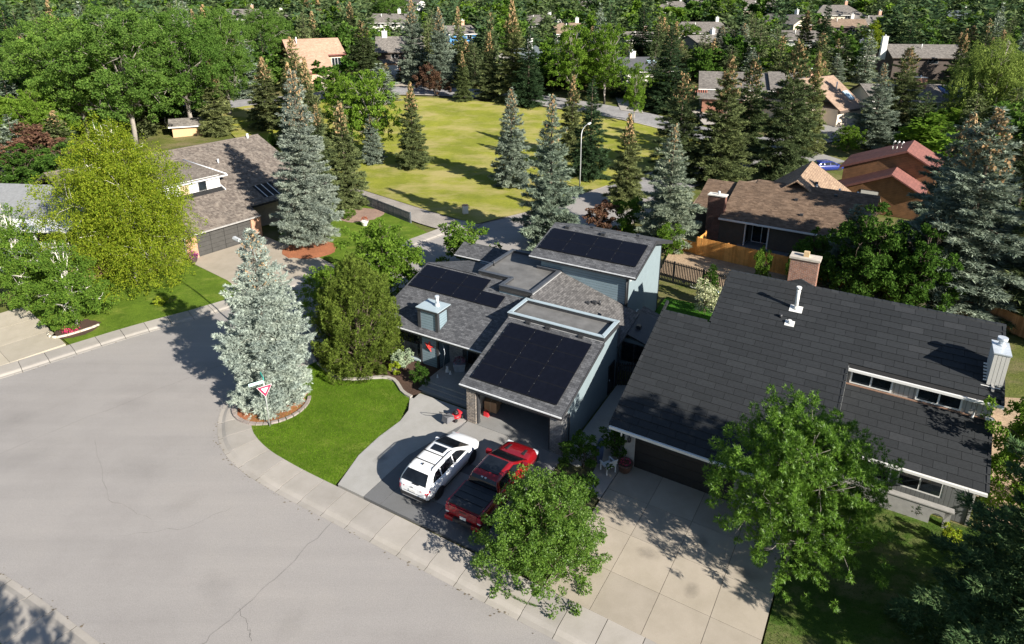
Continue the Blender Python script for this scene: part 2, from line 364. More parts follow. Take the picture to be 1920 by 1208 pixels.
struct(sheet('kerb_grass', [GF.w(6.4, -7.8), KF.w(-.75, -9.15), KF.w(-.75, -5.4), GF.w(6.4, -4.4)], .05, M_LAWN2))
struct(sheet('dry_yard', [KF.w(15.8, 4.3), KF.w(30, 4.3), KF.w(34, 26), KF.w(17, 18), KF.w(15.8, 16)], .02, M_DRY))
BEDPTS = chaikin([(-13.4, 39.6), (-12.6, 38.7), (-11.7, 37.7), (-10.4, 37.5), (-8.6, 37.9), (-7.8, 37.6), (-7.35, 36.8), (-7.0, 36.0), (-6.2, 35.4)], 2)
struct(sheet('mulch_bed', [tuple(p) for p in BEDPTS] + [GF.w(-4.3, 1.5), GF.w(-4.6, 4.2), GF.w(-9.6, 4.2), (-12, 42), (-14.5, 41.5)], .075, M_MULCH))
def disc(name, x, y, r, z, mat, seed, n=26):
    rnd = random.Random(seed); return struct(sheet(name, [(x+r*(1+rnd.uniform(-.1, .1))*math.cos(2*math.pi*k/n), y+r*(1+rnd.uniform(-.1, .1))*math.sin(2*math.pi*k/n)) for k in range(n)], z, mat))
disc('mulch_ring', -15.0, 35.0, 2.1, .07, M_REDMULCH, 2); disc('mulch_ring', -20.2, 61.2, 2.6, .08, M_REDMULCH, 3)
disc('flower_bed', -33.2, 44.6, 1.5, .07, M_MULCH, 4); disc('flower_bed', -17.6, 72.3, 2.6, .07, soil('pale_bed', (.2, .13, .1), (.36, .24, .18), 8), 5)
disc('bare_patch', -15.7, 33.1, .55, .05, M_DRY, 6, 14); disc('bare_patch', KF.w(11, -7.4)[0], KF.w(11, -7.4)[1], .5, .05, soil('bare_soil', (.16, .14, .1), (.3, .27, .2)), 7, 14)

# driveways: slabs with sunk joints
def slab_grid(name, fr, us, vs, mat, z=.07, gap=.02, th=.18, skip=()):
    par = struct(link(name, None)); c = Frame(fr.x, fr.y, math.degrees(fr.a))
    par.location = (fr.x, fr.y, 0); par.rotation_euler = (0, 0, fr.a)
    for i in range(len(us)-1):
        for j in range(len(vs)-1):
            if (i, j) in skip: continue
            MB().box(us[i]+gap/2, us[i+1]-gap/2, vs[j]+gap/2, vs[j+1]-gap/2, z-th, z).build('concrete_slab', mat, par)
    MB().box(us[0]+.03, us[-1]-.03, vs[0]+.03, vs[-1]-.03, z-th-.02, z-.03).build('joint_bed', M_JOINT, par)
    return par
slab_grid('driveway', KF, [-.62, 1.55, 3.77, 5.92, 7.95], [-9.22, -6.97, -4.6, -2.25, .12], M_DRIVE)
dg = struct(link('driveway', None)); dg.location = (GF.x, GF.y, 0); dg.rotation_euler = (0, 0, GF.a)
walkpts = [(-1.12, -7.86), (-2.85, -7.86), (-3.5, -5.6), (-3.62, -3.8), (-3.5, -2), (-3.75, -.9), (-4.6, .32), (-4.2, .9), (-.1, .9), (-.1, -.5), (-.62, -2.2), (-1.12, -4.2)]
sheet('walkway', walkpts, .075, concrete('walk_concrete', (.34, .33, .315), .15, .85), .2, dg)
for u0, u1, v0, v1 in ((-1.1, -.02, -7.86, -.2), (.0, 2.85, -7.86, -6.35), (2.87, 6.35, -7.86, -6.35), (.0, 6.35, -3.85, -3.1)): box('border_band', M_DARKBAND, dg, u0, u1, v0, v1, -.1, .074)
for u0, u1, v0, v1 in ((0, 2.85, -6.33, -3.87), (2.87, 6.35, -6.33, -3.87), (0, 2.85, -3.08, -.02), (2.87, 6.35, -3.08, -.02)): box('concrete_slab', M_AGG, dg, u0, u1, v0, v1, -.1, .076)
sheet('joint_bed', [(-1.1, -7.8), (6.3, -7.8), (6.3, 0), (-1.1, 0)], .05, M_JOINT, 0, dg)
struct(sheet('driveway', nloc(lin, (-17.2, 57.4), (-22.9, 51.2)) + [(-25.5, 53.7), (-31.2, 58.3), SF.w(8.4, -.05), (-24.4, 63.6), (-19.5, 59.8)], .07, M_DRIVE, .2))
WD = Frame(-32.6, 42.3, 140)
slab_grid('driveway', WD, [0, 3.2, 6.4, 9.6], [0, 3.4, 6.8, 10.2], concrete('pale_driveway', (.40, .355, .285), .07, .88))
struct(sheet('side_path', [GF.w(6.35, -.2), GF.w(7.3, -.4), KF.w(-.62, 1), KF.w(-.7, 8), GF.w(6.3, 8.2)], .06, concrete('path_concrete', (.33, .34, .33), .12), .1))
struct(sheet('garden_path', [KF.w(-.66, -3.2), KF.w(-1.7, -2.6), KF.w(-2.0, 1.5), KF.w(-1.2, 1.9), KF.w(-.64, 1.2)], .065, M_WALK, .1))

# lane, park and the crescent beyond, all lying on the slope
def strip(name, pts, width, mat, dz=.03, step=2.0, n=2):
    line = resample(chaikin(pts, 2), step); a, b = offset(line, width/2), offset(line, -width/2); m = MB()
    for i in range(len(line)-1):
        for k in range(n):
            f0, f1 = k/n, (k+1)/n; q = []
            for i2, f in ((i, f0), (i, f1), (i+1, f1), (i+1, f0)):
                p = a[i2].lerp(b[i2], f); q.append((p.x, p.y, T(p.y)+dz))
            m.face(list(reversed(q)))
    return struct(m.build(name, mat)), line
strip('gravel_lane', [(-4.2, 67.6), (-8, 69.6), (-13, 74.6), (-19.5, 80.4), (-30, 90.5), (-48, 106)], 3.7, M_GRAVEL, .0)
PK = [(69.2, -4.2, -3.8), (71, -6.4, -1.5), (74, -10, 2.4), (80, -16.6, 7.8), (90, -27.5, 18), (97, -34, 25), (102, -40, 29), (107, -45, 31.5), (114, -50, 26.5), (121, -55, 19.5), (126, -57, 12), (130, -53, 4), (135, -43, -10), (138.5, -31, -24)]
m = MB(); yy = [69.2+ i*1.65 for i in range(43)]
for ya, yb in zip(yy, yy[1:]):
    for k in range(12):
        q = []
        for y, f in ((ya, k/12), (ya, (k+1)/12), (yb, (k+1)/12), (yb, k/12)):
            xl = np.interp(y, [p[0] for p in PK], [p[1] for p in PK]); xr = np.interp(y, [p[0] for p in PK], [p[2] for p in PK]); q.append((xl+(xr-xl)*f, y, T(y)+.06+.25*math.sin(math.pi*min(1, max(0, (y-69.2)/60)))*math.sin(math.pi*f)))
        m.face(q)
struct(m.build('park_lawn', M_PARK))
M_ASPH2 = soil('far_asphalt', (.19, .185, .19), (.29, .28, .28), 3)
strip('road', [(-75, 126), (-60, 130), (-47, 134), (-36, 141), (-27, 143.5), (-16, 143), (-4, 139.5), (6, 135), (18, 127.5), (27, 119), (33, 111.5), (36.5, 106), (36, 99), (28, 92), (15, 81.5)], 7.4, M_ASPH2, .03)
strip('road', [(36, 104), (45, 107), (56, 112), (72, 121)], 7, M_ASPH2, .04)
strip('kerb', [(-52, 127.6), (-44, 131), (-35, 137.2), (-27, 139.6), (-16, 139), (-5, 135.6), (5, 131.2), (16, 124), (24.6, 116.6), (30, 109.5), (32.3, 105), (32, 100.5), (26, 95), (14, 85.5)], .5, M_WALK, .12)
def pad(pts, mat=None, dz=.1):
    m = MB(); m.face([(x, y, T(y)+dz) for x, y in pts]); return struct(m.build('driveway', mat or M_DRIVE))
pad([(-46, 146), (-38.2, 151.5), (-33.6, 147), (-38.5, 141)]); pad([(-31.8, 159.2), (-25, 160.2), (-16.5, 146.6), (-26.5, 147)], None, .14); pad([(34.6, 128.6), (42, 131), (41, 117.5), (34.5, 117)], M_WALK); pad([(22, 149), (26.5, 147), (25, 124.5), (21, 127)], M_WALK)
pad([(54, 118), (61, 120), (58, 109.5), (53, 108)], M_AGG, .16); pad([(42.5, 92), (50, 95.5), (45, 106), (39.5, 102)], M_AGG, .12)
# weeds in the gutter joint by the second driveway
rnd = random.Random(4); m = MB(); wl = [(-1.05, 22.0), (-.6, 21.35), (0.0, 20.95), (.55, 20.65), (1.05, 20.45)]
for a, b in zip(wl, wl[1:]):
    for k in range(110):
        f = rnd.random(); x = a[0]+(b[0]-a[0])*f+rnd.gauss(0, .03); y = a[1]+(b[1]-a[1])*f+rnd.gauss(0, .03); an = rnd.uniform(0, 6.28); h = rnd.uniform(.03, .08)
        m.face([(x-.012*math.cos(an), y-.012*math.sin(an), .02), (x+.012*math.cos(an), y+.012*math.sin(an), .02), (x+h*.6*math.sin(an), y-h*.6*math.cos(an), .06+h)])
o = m.build('weeds', leafm('weed_green', [(.05, .12, .01), (.10, .22, .02), (.16, .26, .03)])); o['kind'] = 'stuff'; o['label'] = 'green weeds growing in the pavement joint beside the pale driveway'; o['category'] = 'weeds'
def litter(line, side, n, seed):
    rnd = random.Random(seed); q = MB()
    for _ in range(n):
        i = rnd.randrange(1, len(line)-1); t = (line[i]-line[i-1]).normalized(); nn = Vector((t.y, -t.x))*side; f = abs(rnd.gauss(0, .16)); p = line[i]+t*rnd.uniform(-1, 1)-nn*(f-.06); r = rnd.uniform(.015, .06); k = rnd.randint(4, 6); a = rnd.uniform(0, 6)
        q.face([(p.x+r*rnd.uniform(.5, 1.6)*math.cos(a+6.283*j/k), p.y+r*rnd.uniform(.4, 1.)*math.sin(a+6.283*j/k), -.058 if f > .06 else -.044) for j in range(k)])
    o = q.build('gutter_litter', soil('litter_brown', (.10, .075, .05), (.22, .18, .12), 20)); o['kind'] = 'stuff'; return o
for ln_, n_, sd_, lb_ in ((r_out, 420, 3, 'grit and leaf litter in the gutter round the yield sign corner'), (l_out, 260, 4, 'grit and leaf litter in the gutter below the golden birch'), (b_out, 160, 5, 'grit and leaf litter in the gutter at the bottom left')):
    o = litter(resample(ln_, .3), 1, n_, sd_); o['label'] = lb_; o['category'] = 'litter'
def stain(par, pts, z, col, alpha, seed):
    m, t, b, out = nt('stain'); v = coords(t); f = noise(t, v, 2.2, 5, .7); gr = N(t, 'ShaderNodeTexGradient', gradient_type='SPHERICAL'); t.links.new(coords(t, kind='Object'), gr.inputs[0])
    mu = N(t, 'ShaderNodeMath', operation='MULTIPLY'); t.links.new(f, mu.inputs[0]); t.links.new(gr.outputs['Fac'], mu.inputs[1]); mr = N(t, 'ShaderNodeMapRange'); mr.inputs[1].default_value = .12; mr.inputs[2].default_value = .42; mr.inputs[4].default_value = alpha; t.links.new(mu.outputs[0], mr.inputs[0]); t.links.new(mr.outputs[0], b.inputs['Alpha'])
    b.inputs['Base Color'].default_value = c4(col); b.inputs['Roughness'].default_value = .8
    for x, y, s in pts:
        o = MB().face([(-1, -1, 0), (1, -1, 0), (1, 1, 0), (-1, 1, 0)]).build('stain', m, par); o.location = (x, y, z); o.scale = (s, s*.7, 1); o.rotation_euler = (0, 0, x*3)
rs_ = random.Random(12)
stain(road, [(-12.8, 21.5, 1.6), (-20, 29, 2.6), (-24, 35, 2.2), (-9, 19.8, 1.3), (-27, 30, 3), (-16.5, 26.5, 1.5), (-21, 39.5, 1.8), (-30, 33, 2.4)], -.066, (.14, .133, .128), .07, 1)
for fr_, L_ in ((KF, [(.5, -3.4, .6), (2.6, -5.2, .8), (4.9, -6.1, .7), (6.8, -4.0, .9), (4.6, -3.2, .6)]), (GF, [(1.4, -6.6, .5), (4.6, -7.0, .6), (-2.2, -5.2, .7)])):
    stain(None, [(*fr_.w(u, v), s) for u, v, s in L_], .082, (.14, .125, .105), .22, 2)
for o in [o for o in bpy.data.objects if o.name.startswith('stain') and o.parent is None]: o.parent = [q for q in bpy.data.objects if q.name == 'driveway'][0]; o.matrix_parent_inverse = o.parent.matrix_basis.inverted()
# grass blades along the lawns nearest the camera
def blades(name, poly, n, seed, mat, h=(.03, .075)):
    rg = np.random.default_rng(seed); P = np.array(poly); lo, hi = P.min(0), P.max(0); pts = np.empty((0, 2))
    while len(pts) < n:
        c = rg.uniform(lo, hi, (n, 2)); ins = np.zeros(len(c), bool)
        for (x1, y1), (x2, y2) in zip(P, np.roll(P, -1, 0)):
            cond = ((y1 > c[:, 1]) != (y2 > c[:, 1])) & (c[:, 0] < (x2-x1)*(c[:, 1]-y1)/((y2-y1) if y2 != y1 else 1e-9)+x1); ins ^= cond
        pts = np.vstack([pts, c[ins]])
    pts = pts[:n]; a = rg.uniform(0, 6.283, n); hh = rg.uniform(*h, n); w = .014
    dx, dy = np.cos(a)*w, np.sin(a)*w; lx, ly = rg.normal(0, .03, n), rg.normal(0, .03, n)
    V = np.empty((n, 3, 3)); V[:, 0] = np.c_[pts[:, 0]-dx, pts[:, 1]-dy, np.full(n, .04)]; V[:, 1] = np.c_[pts[:, 0]+dx, pts[:, 1]+dy, np.full(n, .04)]; V[:, 2] = np.c_[pts[:, 0]+lx, pts[:, 1]+ly, .045+hh]
    o = link(name, tri_mesh(name, V.reshape(-1, 3), np.arange(n*3).reshape(-1, 3), mat)); o['kind'] = 'stuff'; return o
def tri_mesh(name, V, F, mat, smooth=False):
    k = F.shape[1]; me = bpy.data.meshes.new(name); me.vertices.add(len(V)); me.vertices.foreach_set('co', np.ascontiguousarray(V, np.float32).ravel())
    me.loops.add(F.size); me.loops.foreach_set('vertex_index', np.ascontiguousarray(F, np.int32).ravel()); me.polygons.add(len(F))
    me.polygons.foreach_set('loop_start', np.arange(0, F.size, k, dtype=np.int32)); me.update(calc_edges=True)
    me.materials.append(mat); me.polygons.foreach_set('use_smooth', np.full(len(F), smooth)); return me
M_BLADE = leafm('grass_blade', [(.05, .115, .008), (.10, .20, .014), (.17, .28, .03)], .25, .4)
LAWN_NEAR = nloc(rin, (-9.0, 27.6), (-14.5, 40)) + [(-13.4, 39.4), (-11.7, 37.6), (-10.4, 37.4), (-8.5, 37.7), (-7.5, 36.8), (-6.4, 35.2), GF.w(-3.5, -2), GF.w(-3.5, -5.6)]
o = blades('grass', LAWN_NEAR, 42000, 1, M_BLADE); o['label'] = 'short mown grass of the corner lawn by the yield sign'; o['category'] = 'grass'
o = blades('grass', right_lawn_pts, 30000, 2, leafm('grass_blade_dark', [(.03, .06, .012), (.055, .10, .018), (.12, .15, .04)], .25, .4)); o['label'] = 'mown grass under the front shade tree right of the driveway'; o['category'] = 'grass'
# ------------------------------------------------------------------ trees
M_BARK = plain('bark_brown', (.10, .075, .055), .95, .3, 9, bumpd=.02)
M_BARKG = plain('bark_grey', (.26, .23, .20), .95, .3, 7, bumpd=.02)
M_BIRCH = plain('bark_white', (.62, .58, .52), .85, .25, 6)
def unit(a): return a/np.maximum(np.linalg.norm(a, axis=-1, keepdims=True), 1e-9)
def needles(rg, P, D, ln, wd, fans=5, spread=1.0):
    """fans of narrow pointed triangles at points P heading along D"""
    n = len(P); up = np.tile([0., 0., 1.], (n, 1)); S = unit(np.cross(D, up+rg.normal(0, .35, (n, 3)))); U = np.cross(S, D)
    ang = np.linspace(-spread, spread, fans)[None, :]+rg.normal(0, .16, (n, fans)); L = ln[:, None]*(1-.35*np.abs(ang)/spread)*rg.uniform(.75, 1.2, (n, fans))
    dirs = np.cos(ang)[..., None]*D[:, None]+np.sin(ang)[..., None]*S[:, None]+rg.normal(0, .22, (n, fans))[..., None]*U[:, None]
    base = P[:, None]+dirs*(L*.05)[..., None]; tip = P[:, None]+dirs*L[..., None]; pw = unit(np.cross(dirs, U[:, None]+rg.normal(0, .3, (n, fans, 3))))*wd
    mid = P[:, None]+dirs*(L*.35)[..., None]
    V = np.stack([base, mid+pw, tip, mid-pw], 2).reshape(-1, 3); F = np.arange(len(V)).reshape(-1, 4); return V, F
def spruce(name, seed, H, Rm, nspray, sl, sw, mats, fans=5, pexp=.85, clear=.03, cones=0, droop=.28, wh=.42, coneL=.16, trunk=.16, gapy=.0, tp=.12, irr=.06, lo=.60, latw=.20):
    rg = np.random.default_rng(seed); bo, bd, bl, bt = [], [], [], []
    z = clear*H
    while z < H*.985:
        t = z/H; k = max(4, int(9*(1-t)+3)); L0 = Rm*min(1, ((1-t)/(1-tp))**pexp)*(1-.22*max(0, 1-t/tp))*(.94+.08*math.sin(z*2.1+seed))
        a0 = rg.uniform(0, 6.28)
        for j in range(k):
            if rg.random() < gapy: continue
            a = a0+6.283*j/k+rg.normal(0, .22); bo.append((0, 0, z+rg.normal(0, .12))); bl.append(max(.18, L0*rg.uniform(lo, 1.10)*(1+irr*rg.normal()))); bd.append(a); bt.append(t)
        z += wh*rg.uniform(.8, 1.2)*(1-.45*t)
    bo, bd, bl, bt = np.array(bo), np.array(bd), np.array(bl), np.array(bt); w = bl**1.35; w /= w.sum(); idx = rg.choice(len(bl), nspray, p=w)
    s = rg.beta(1.7, 1.05, nspray); Lb = bl[idx]; a = bd[idx]; t = bt[idx]
    lat = rg.normal(0, 1, nspray)*(latw*Lb*(1.05-s)+.05); rad = np.stack([np.cos(a), np.sin(a), np.zeros_like(a)], 1); side = np.stack([-np.sin(a), np.cos(a), np.zeros_like(a)], 1)
    rise = .42*t-.02; dz = Lb*(rise*s-droop*(1-t*.8)*s*s+.10*(s**4)) - np.abs(lat)*.22
    P = bo[idx]+rad*(s*Lb)[:, None]+side*lat[:, None]; P[:, 2] += dz+rg.normal(0, .05, nspray)
    D = unit(rad*rg.uniform(.5, 1.1, nspray)[:, None]+side*(np.sign(lat)*rg.uniform(.1, .9, nspray))[:, None]+np.stack([np.zeros(nspray), np.zeros(nspray), rg.normal(.02, .28, nspray)+.35*t], 1))
    ln = sl*rg.uniform(.7, 1.25, nspray)*(.75+.25*(1-t)); V, F = needles(rg, P, D, ln, sw, fans)
    crown = tri_mesh(name+'_crown', V, F, mats[0])
    tk = MB().tube([(0, 0, -.1), (0, 0, H*.3), (0, 0, H*.7), (0, 0, H*.97)], [trunk*1.2, trunk*.85, trunk*.4, .02], 8)
    for i in rg.choice(len(bl), min(len(bl), 70), replace=False):
        e = bo[i]+np.array([math.cos(bd[i]), math.sin(bd[i]), 0])*bl[i]*.8; e[2] += bl[i]*.8*(.42*bt[i]-.02-droop*(1-bt[i]*.8)*.8); m_ = (bo[i]+e)/2; m_[2] += .05*bl[i]
        tk.tube([bo[i], m_, e], [trunk*.22*(1-bt[i]*.6), trunk*.14, .012], 4)
    trunkm = tk.mesh(name+'_trunk', mats[1]); conem = None
    if cones:
        sel = np.where(bt > .70)[0]; i = rg.choice(sel, cones); s = rg.uniform(.25, 1.0, cones); Lb = bl[i]; a = bd[i]; t = bt[i]; rad = np.stack([np.cos(a), np.sin(a), 0*a], 1)
        P = bo[i]+rad*(s*Lb+.05)[:, None]; P[:, 2] += Lb*(.42*t-.02)*s-.04+rg.normal(0, .1, cones); ax = unit(np.stack([rg.normal(0, .3, cones), rg.normal(0, .3, cones), -np.ones(cones)], 1))
        L = coneL*rg.uniform(.7, 1.2, cones); e1 = unit(np.cross(ax, [1., 0, .1])); e2 = np.cross(ax, e1); r = L*.27; M = P+ax*(L*.4)[:, None]
        ring = [M+e1*r[:, None], M+e2*r[:, None], M-e1*r[:, None], M-e2*r[:, None]]; V = np.stack([P]+ring+[P+ax*L[:, None]], 1).reshape(-1, 3); o = np.arange(cones)[:, None, None]*6
        F = (np.array([[0, 1, 2], [0, 2, 3], [0, 3, 4], [0, 4, 1], [5, 2, 1], [5, 3, 2], [5, 4, 3], [5, 1, 4]])[None]+o).reshape(-1, 3); conem = tri_mesh(name+'_cones', V, F, mats[2])
    return dict(H=H, R=Rm, trunk=trunkm, crown=crown, cones=conem)
def leaves(rg, P, out, ln, wd, hang=0., bias=.5):
    n = len(P); D = unit(out*bias+rg.normal(0, .6, (n, 3))+np.array([0, 0, -hang])); S = unit(np.cross(D, rg.normal(0, 1, (n, 3)) + np.array([0, 0, 1.2]))); L = ln*rg.uniform(.7, 1.3, n)[:, None]; W = wd*rg.uniform(.7, 1.2, n)[:, None]
    Nn = np.cross(S, D)
    V = np.stack([P, P+D*L*.45+S*W+Nn*W*.3, P+D*L, P+D*L*.45-S*W+Nn*W*.3], 1).reshape(-1, 3); return V, np.arange(len(V)).reshape(-1, 4)
def fan_leaves(rg, P, out, ln, wd, k=5):
    """compound leaves: k narrow leaflets spreading from one stalk"""
    n = len(P); D = unit(out*.7+rg.normal(0, .5, (n, 3))); V, F = needles(rg, P, D, np.full(n, ln)*rg.uniform(.7, 1.25, n), wd, k, 1.1); return V, F
def decid(name, seed, H, Rm, nleaf, ll, lw, mats, base=.25, lobes=16, shape='round', crownw=1.0, hang=.1, clump=.16, trunkr=.14, compound=0, limbs=True, multi=1, sparse=0., upb=.3, full=1.):
    rg = np.random.default_rng(seed); zb, zt = H*base, H; Hc = zt-zb; C, Rr = [], []
    for i in range(lobes):
        f = (i+.5)/lobes; zz = zb+Hc*(.10+.82*f) if shape != 'mound' else zb+Hc*(.06+.78*f)
        if shape == 'round': prof = math.sin(math.pi*min(1, .12+.80*f))**.7
        elif shape == 'cone': prof = max(.12, (1-f)**.75)*(.75+.25*min(1, f*5))
        elif shape == 'column': prof = math.sin(math.pi*(.12+.78*f))**.5*.9
        elif shape == 'mound': prof = math.sqrt(max(.08, 1-.92*f*f))
        else: prof = max(.25, 1-(f-.35)**2*2.2)
        a = i*2.4+rg.normal(0, .4); r0 = Rm*prof*rg.uniform(.22, .78)*crownw; rr = (Rm*prof*rg.uniform(.30, .56) + .07*Rm)*full
        C.append((r0*math.cos(a), r0*math.sin(a), zz)); Rr.append(min(rr, (zt-zz)*1.0+.1*Hc))
    C, Rr = np.array(C), np.array(Rr); wgt = Rr**2/np.sum(Rr**2); per0 = 64 if not compound else 30; nc = max(14, int(nleaf/per0)); li = rg.choice(lobes, nc, p=wgt)
    d = unit(rg.normal(0, 1, (nc, 3))+np.array([0, 0, .35])); rad = rg.uniform(.45, 1.0, nc)**.55*rg.choice([1., 1., 1.14], nc); CC = C[li]+d*(Rr[li]*rad)[:, None]*np.array([1, 1, .85]); CC[:, 2] = np.maximum(CC[:, 2], zb*.55)
    axd = unit(d*.75+unit(CC*np.array([1, 1, 0])+1e-6)*.35+np.array([0, 0, upb])+rg.normal(0, .22, (nc, 3))); Ls = clump*Rm*rg.uniform(1.3, 2.7, nc)     # leafy sprays reaching outwards
    per = rg.poisson(per0*(Ls/np.mean(Ls))**1.2*(1-sparse*rg.random(nc)), nc); ci = np.repeat(np.arange(nc), per); n = len(ci); sp_ = rg.beta(1.5, 1.0, n)
    e1 = unit(np.cross(axd, [.31, .2, .93])); e2 = np.cross(axd, e1); th = rg.uniform(0, 6.283, n); lat = e1[ci]*np.cos(th)[:, None]+e2[ci]*np.sin(th)[:, None]
    lr_ = Ls[ci]*.36*np.sin(math.pi*(.12+.78*sp_))*rg.uniform(.25, 1, n)**.5; P = CC[ci]+axd[ci]*(Ls[ci]*(sp_-.45))[:, None]+lat*lr_[:, None]*np.array([1, 1, .8]); P[:, 2] -= .16*Ls[ci]*sp_**2
    out = unit(axd[ci]*.75+lat*.75)
    if shape == 'weep':
        ns = max(30, nleaf//26); li = rg.choice(lobes, ns, p=wgt); d = unit(rg.normal(0, 1, (ns, 3))+np.array([0, 0, .3])); A = C[li]+d*(Rr[li]*rg.uniform(.8, 1.02, ns))[:, None]; L = rg.uniform(.6, 2.6, ns)*H/15
        si = np.repeat(np.arange(ns), 22); f = rg.uniform(0, 1, len(si)); P2 = A[si]+np.stack([rg.normal(0, .10, len(si))+.25*d[si, 0]*f, rg.normal(0, .10, len(si))+.25*d[si, 1]*f, -f*L[si]], 1); P2[:, 2] = np.maximum(P2[:, 2], .35)
        P = np.vstack([P, P2]); out = np.vstack([out, unit(d[si]+np.array([0, 0, -1.2]))])
    P[:, 2] = np.maximum(P[:, 2], .08)
    V, F = fan_leaves(rg, P, out, ll, lw, compound) if compound else leaves(rg, P, out, ll, lw, hang)
    crown = tri_mesh(name+'_crown', V, F, mats[0]); tk = MB()
    for q in range(multi):
        ox, oy = (0, 0) if multi == 1 else (rg.normal(0, .16), rg.normal(0, .16)); top = (ox*4+rg.normal(0, .05*Rm), oy*4+rg.normal(0, .05*Rm), zb+Hc*.62)
        tk.tube([(ox, oy, -.1), (ox*1.6, oy*1.6, zb*.8), ((ox*2+top[0])/2, (oy*2+top[1])/2, zb+Hc*.3), top], [trunkr*1.25/multi**.4, trunkr/multi**.4, trunkr*.65/multi**.4, .03], 8)
    if limbs:
        for c, r in zip(C, Rr):
            s = np.array([0, 0, zb*.75+(c[2]-zb*.75)*.45]); mdl = (s+c)/2+np.array([0, 0, .08*Hc]); tk.tube([s, mdl, c], [trunkr*.42, trunkr*.26, .02], 5)
            for _ in range(4):
                e = c+unit(rg.normal(0, 1, 3)+np.array([0, 0, .3]))*r*.62; tk.tube([c-(c-mdl)*.2, (c+e)/2+rg.normal(0, .04*r, 3), e], [trunkr*.16, trunkr*.1, .008], 4)
    return dict(H=H, R=Rm, trunk=tk.mesh(name+'_trunk', mats[1]), crown=crown, cones=None)
def upright(name, seed, H, Rm, n, ll, lw, mats, stems=60, plume=.20):
    """dense dome-shaped bush of upright plumes (bushy pine, cedar)"""
    rg = np.random.default_rng(seed); f = rg.beta(1.1, 1.05, stems); a = np.arange(stems)*2.39996+rg.normal(0, .25, stems); hull = Rm*np.clip(1-np.clip((f-.18)/.82, 0, 1)**2.3, .02, 1)**.62*(.86+.14*np.minimum(1, f/.12)); r = hull*rg.uniform(.62, .98, stems)
    out = np.stack([np.cos(a), np.sin(a), 0*a], 1); L = plume*H*rg.uniform(.7, 1.35, stems); tip = out*r[:, None]; tip[:, 2] = np.maximum(f*H*.97, .12*H)+rg.normal(0, .02*H, stems); ax = unit(out*(.50-.40*f)[:, None]+np.array([0, 0, 1.])+rg.normal(0, .09, (stems, 3))); foot = tip-ax*L[:, None]
    i = rg.integers(0, stems, n); s = rg.beta(1.25, .95, n); th = rg.uniform(0, 6.283, n); e1 = unit(np.cross(ax[i], [.3, .93, .1])); e2 = np.cross(ax[i], e1); ro = e1*np.cos(th)[:, None]+e2*np.sin(th)[:, None]
    cr = (.20*L[i])*np.sqrt(np.clip(1.03-s, 0, 1))*rg.uniform(.75, 1.1, n); P = foot[i]+ax[i]*(s*L[i])[:, None]+ro*cr[:, None]; P[:, 2] = np.maximum(P[:, 2], .04)
    D = unit(ro*.55+ax[i]*1.0+rg.normal(0, .18, (n, 3))); V, F = needles(rg, P, D, ll*rg.uniform(.7, 1.3, n), lw, 4, .7); crown = tri_mesh(name+'_crown', V, F, mats[0]); tk = MB()
    for k in range(0, stems, 2): tk.tube([(.12*tip[k][0], .12*tip[k][1], 0), (.45*tip[k][0], .45*tip[k][1], .5*tip[k][2]), tuple(foot[k]+ax[k]*L[k]*.5)], [.05*Rm**.5, .035*Rm**.5, .01], 5)
    return dict(H=H, R=Rm, trunk=tk.mesh(name+'_trunk', mats[1]), crown=crown, cones=None)
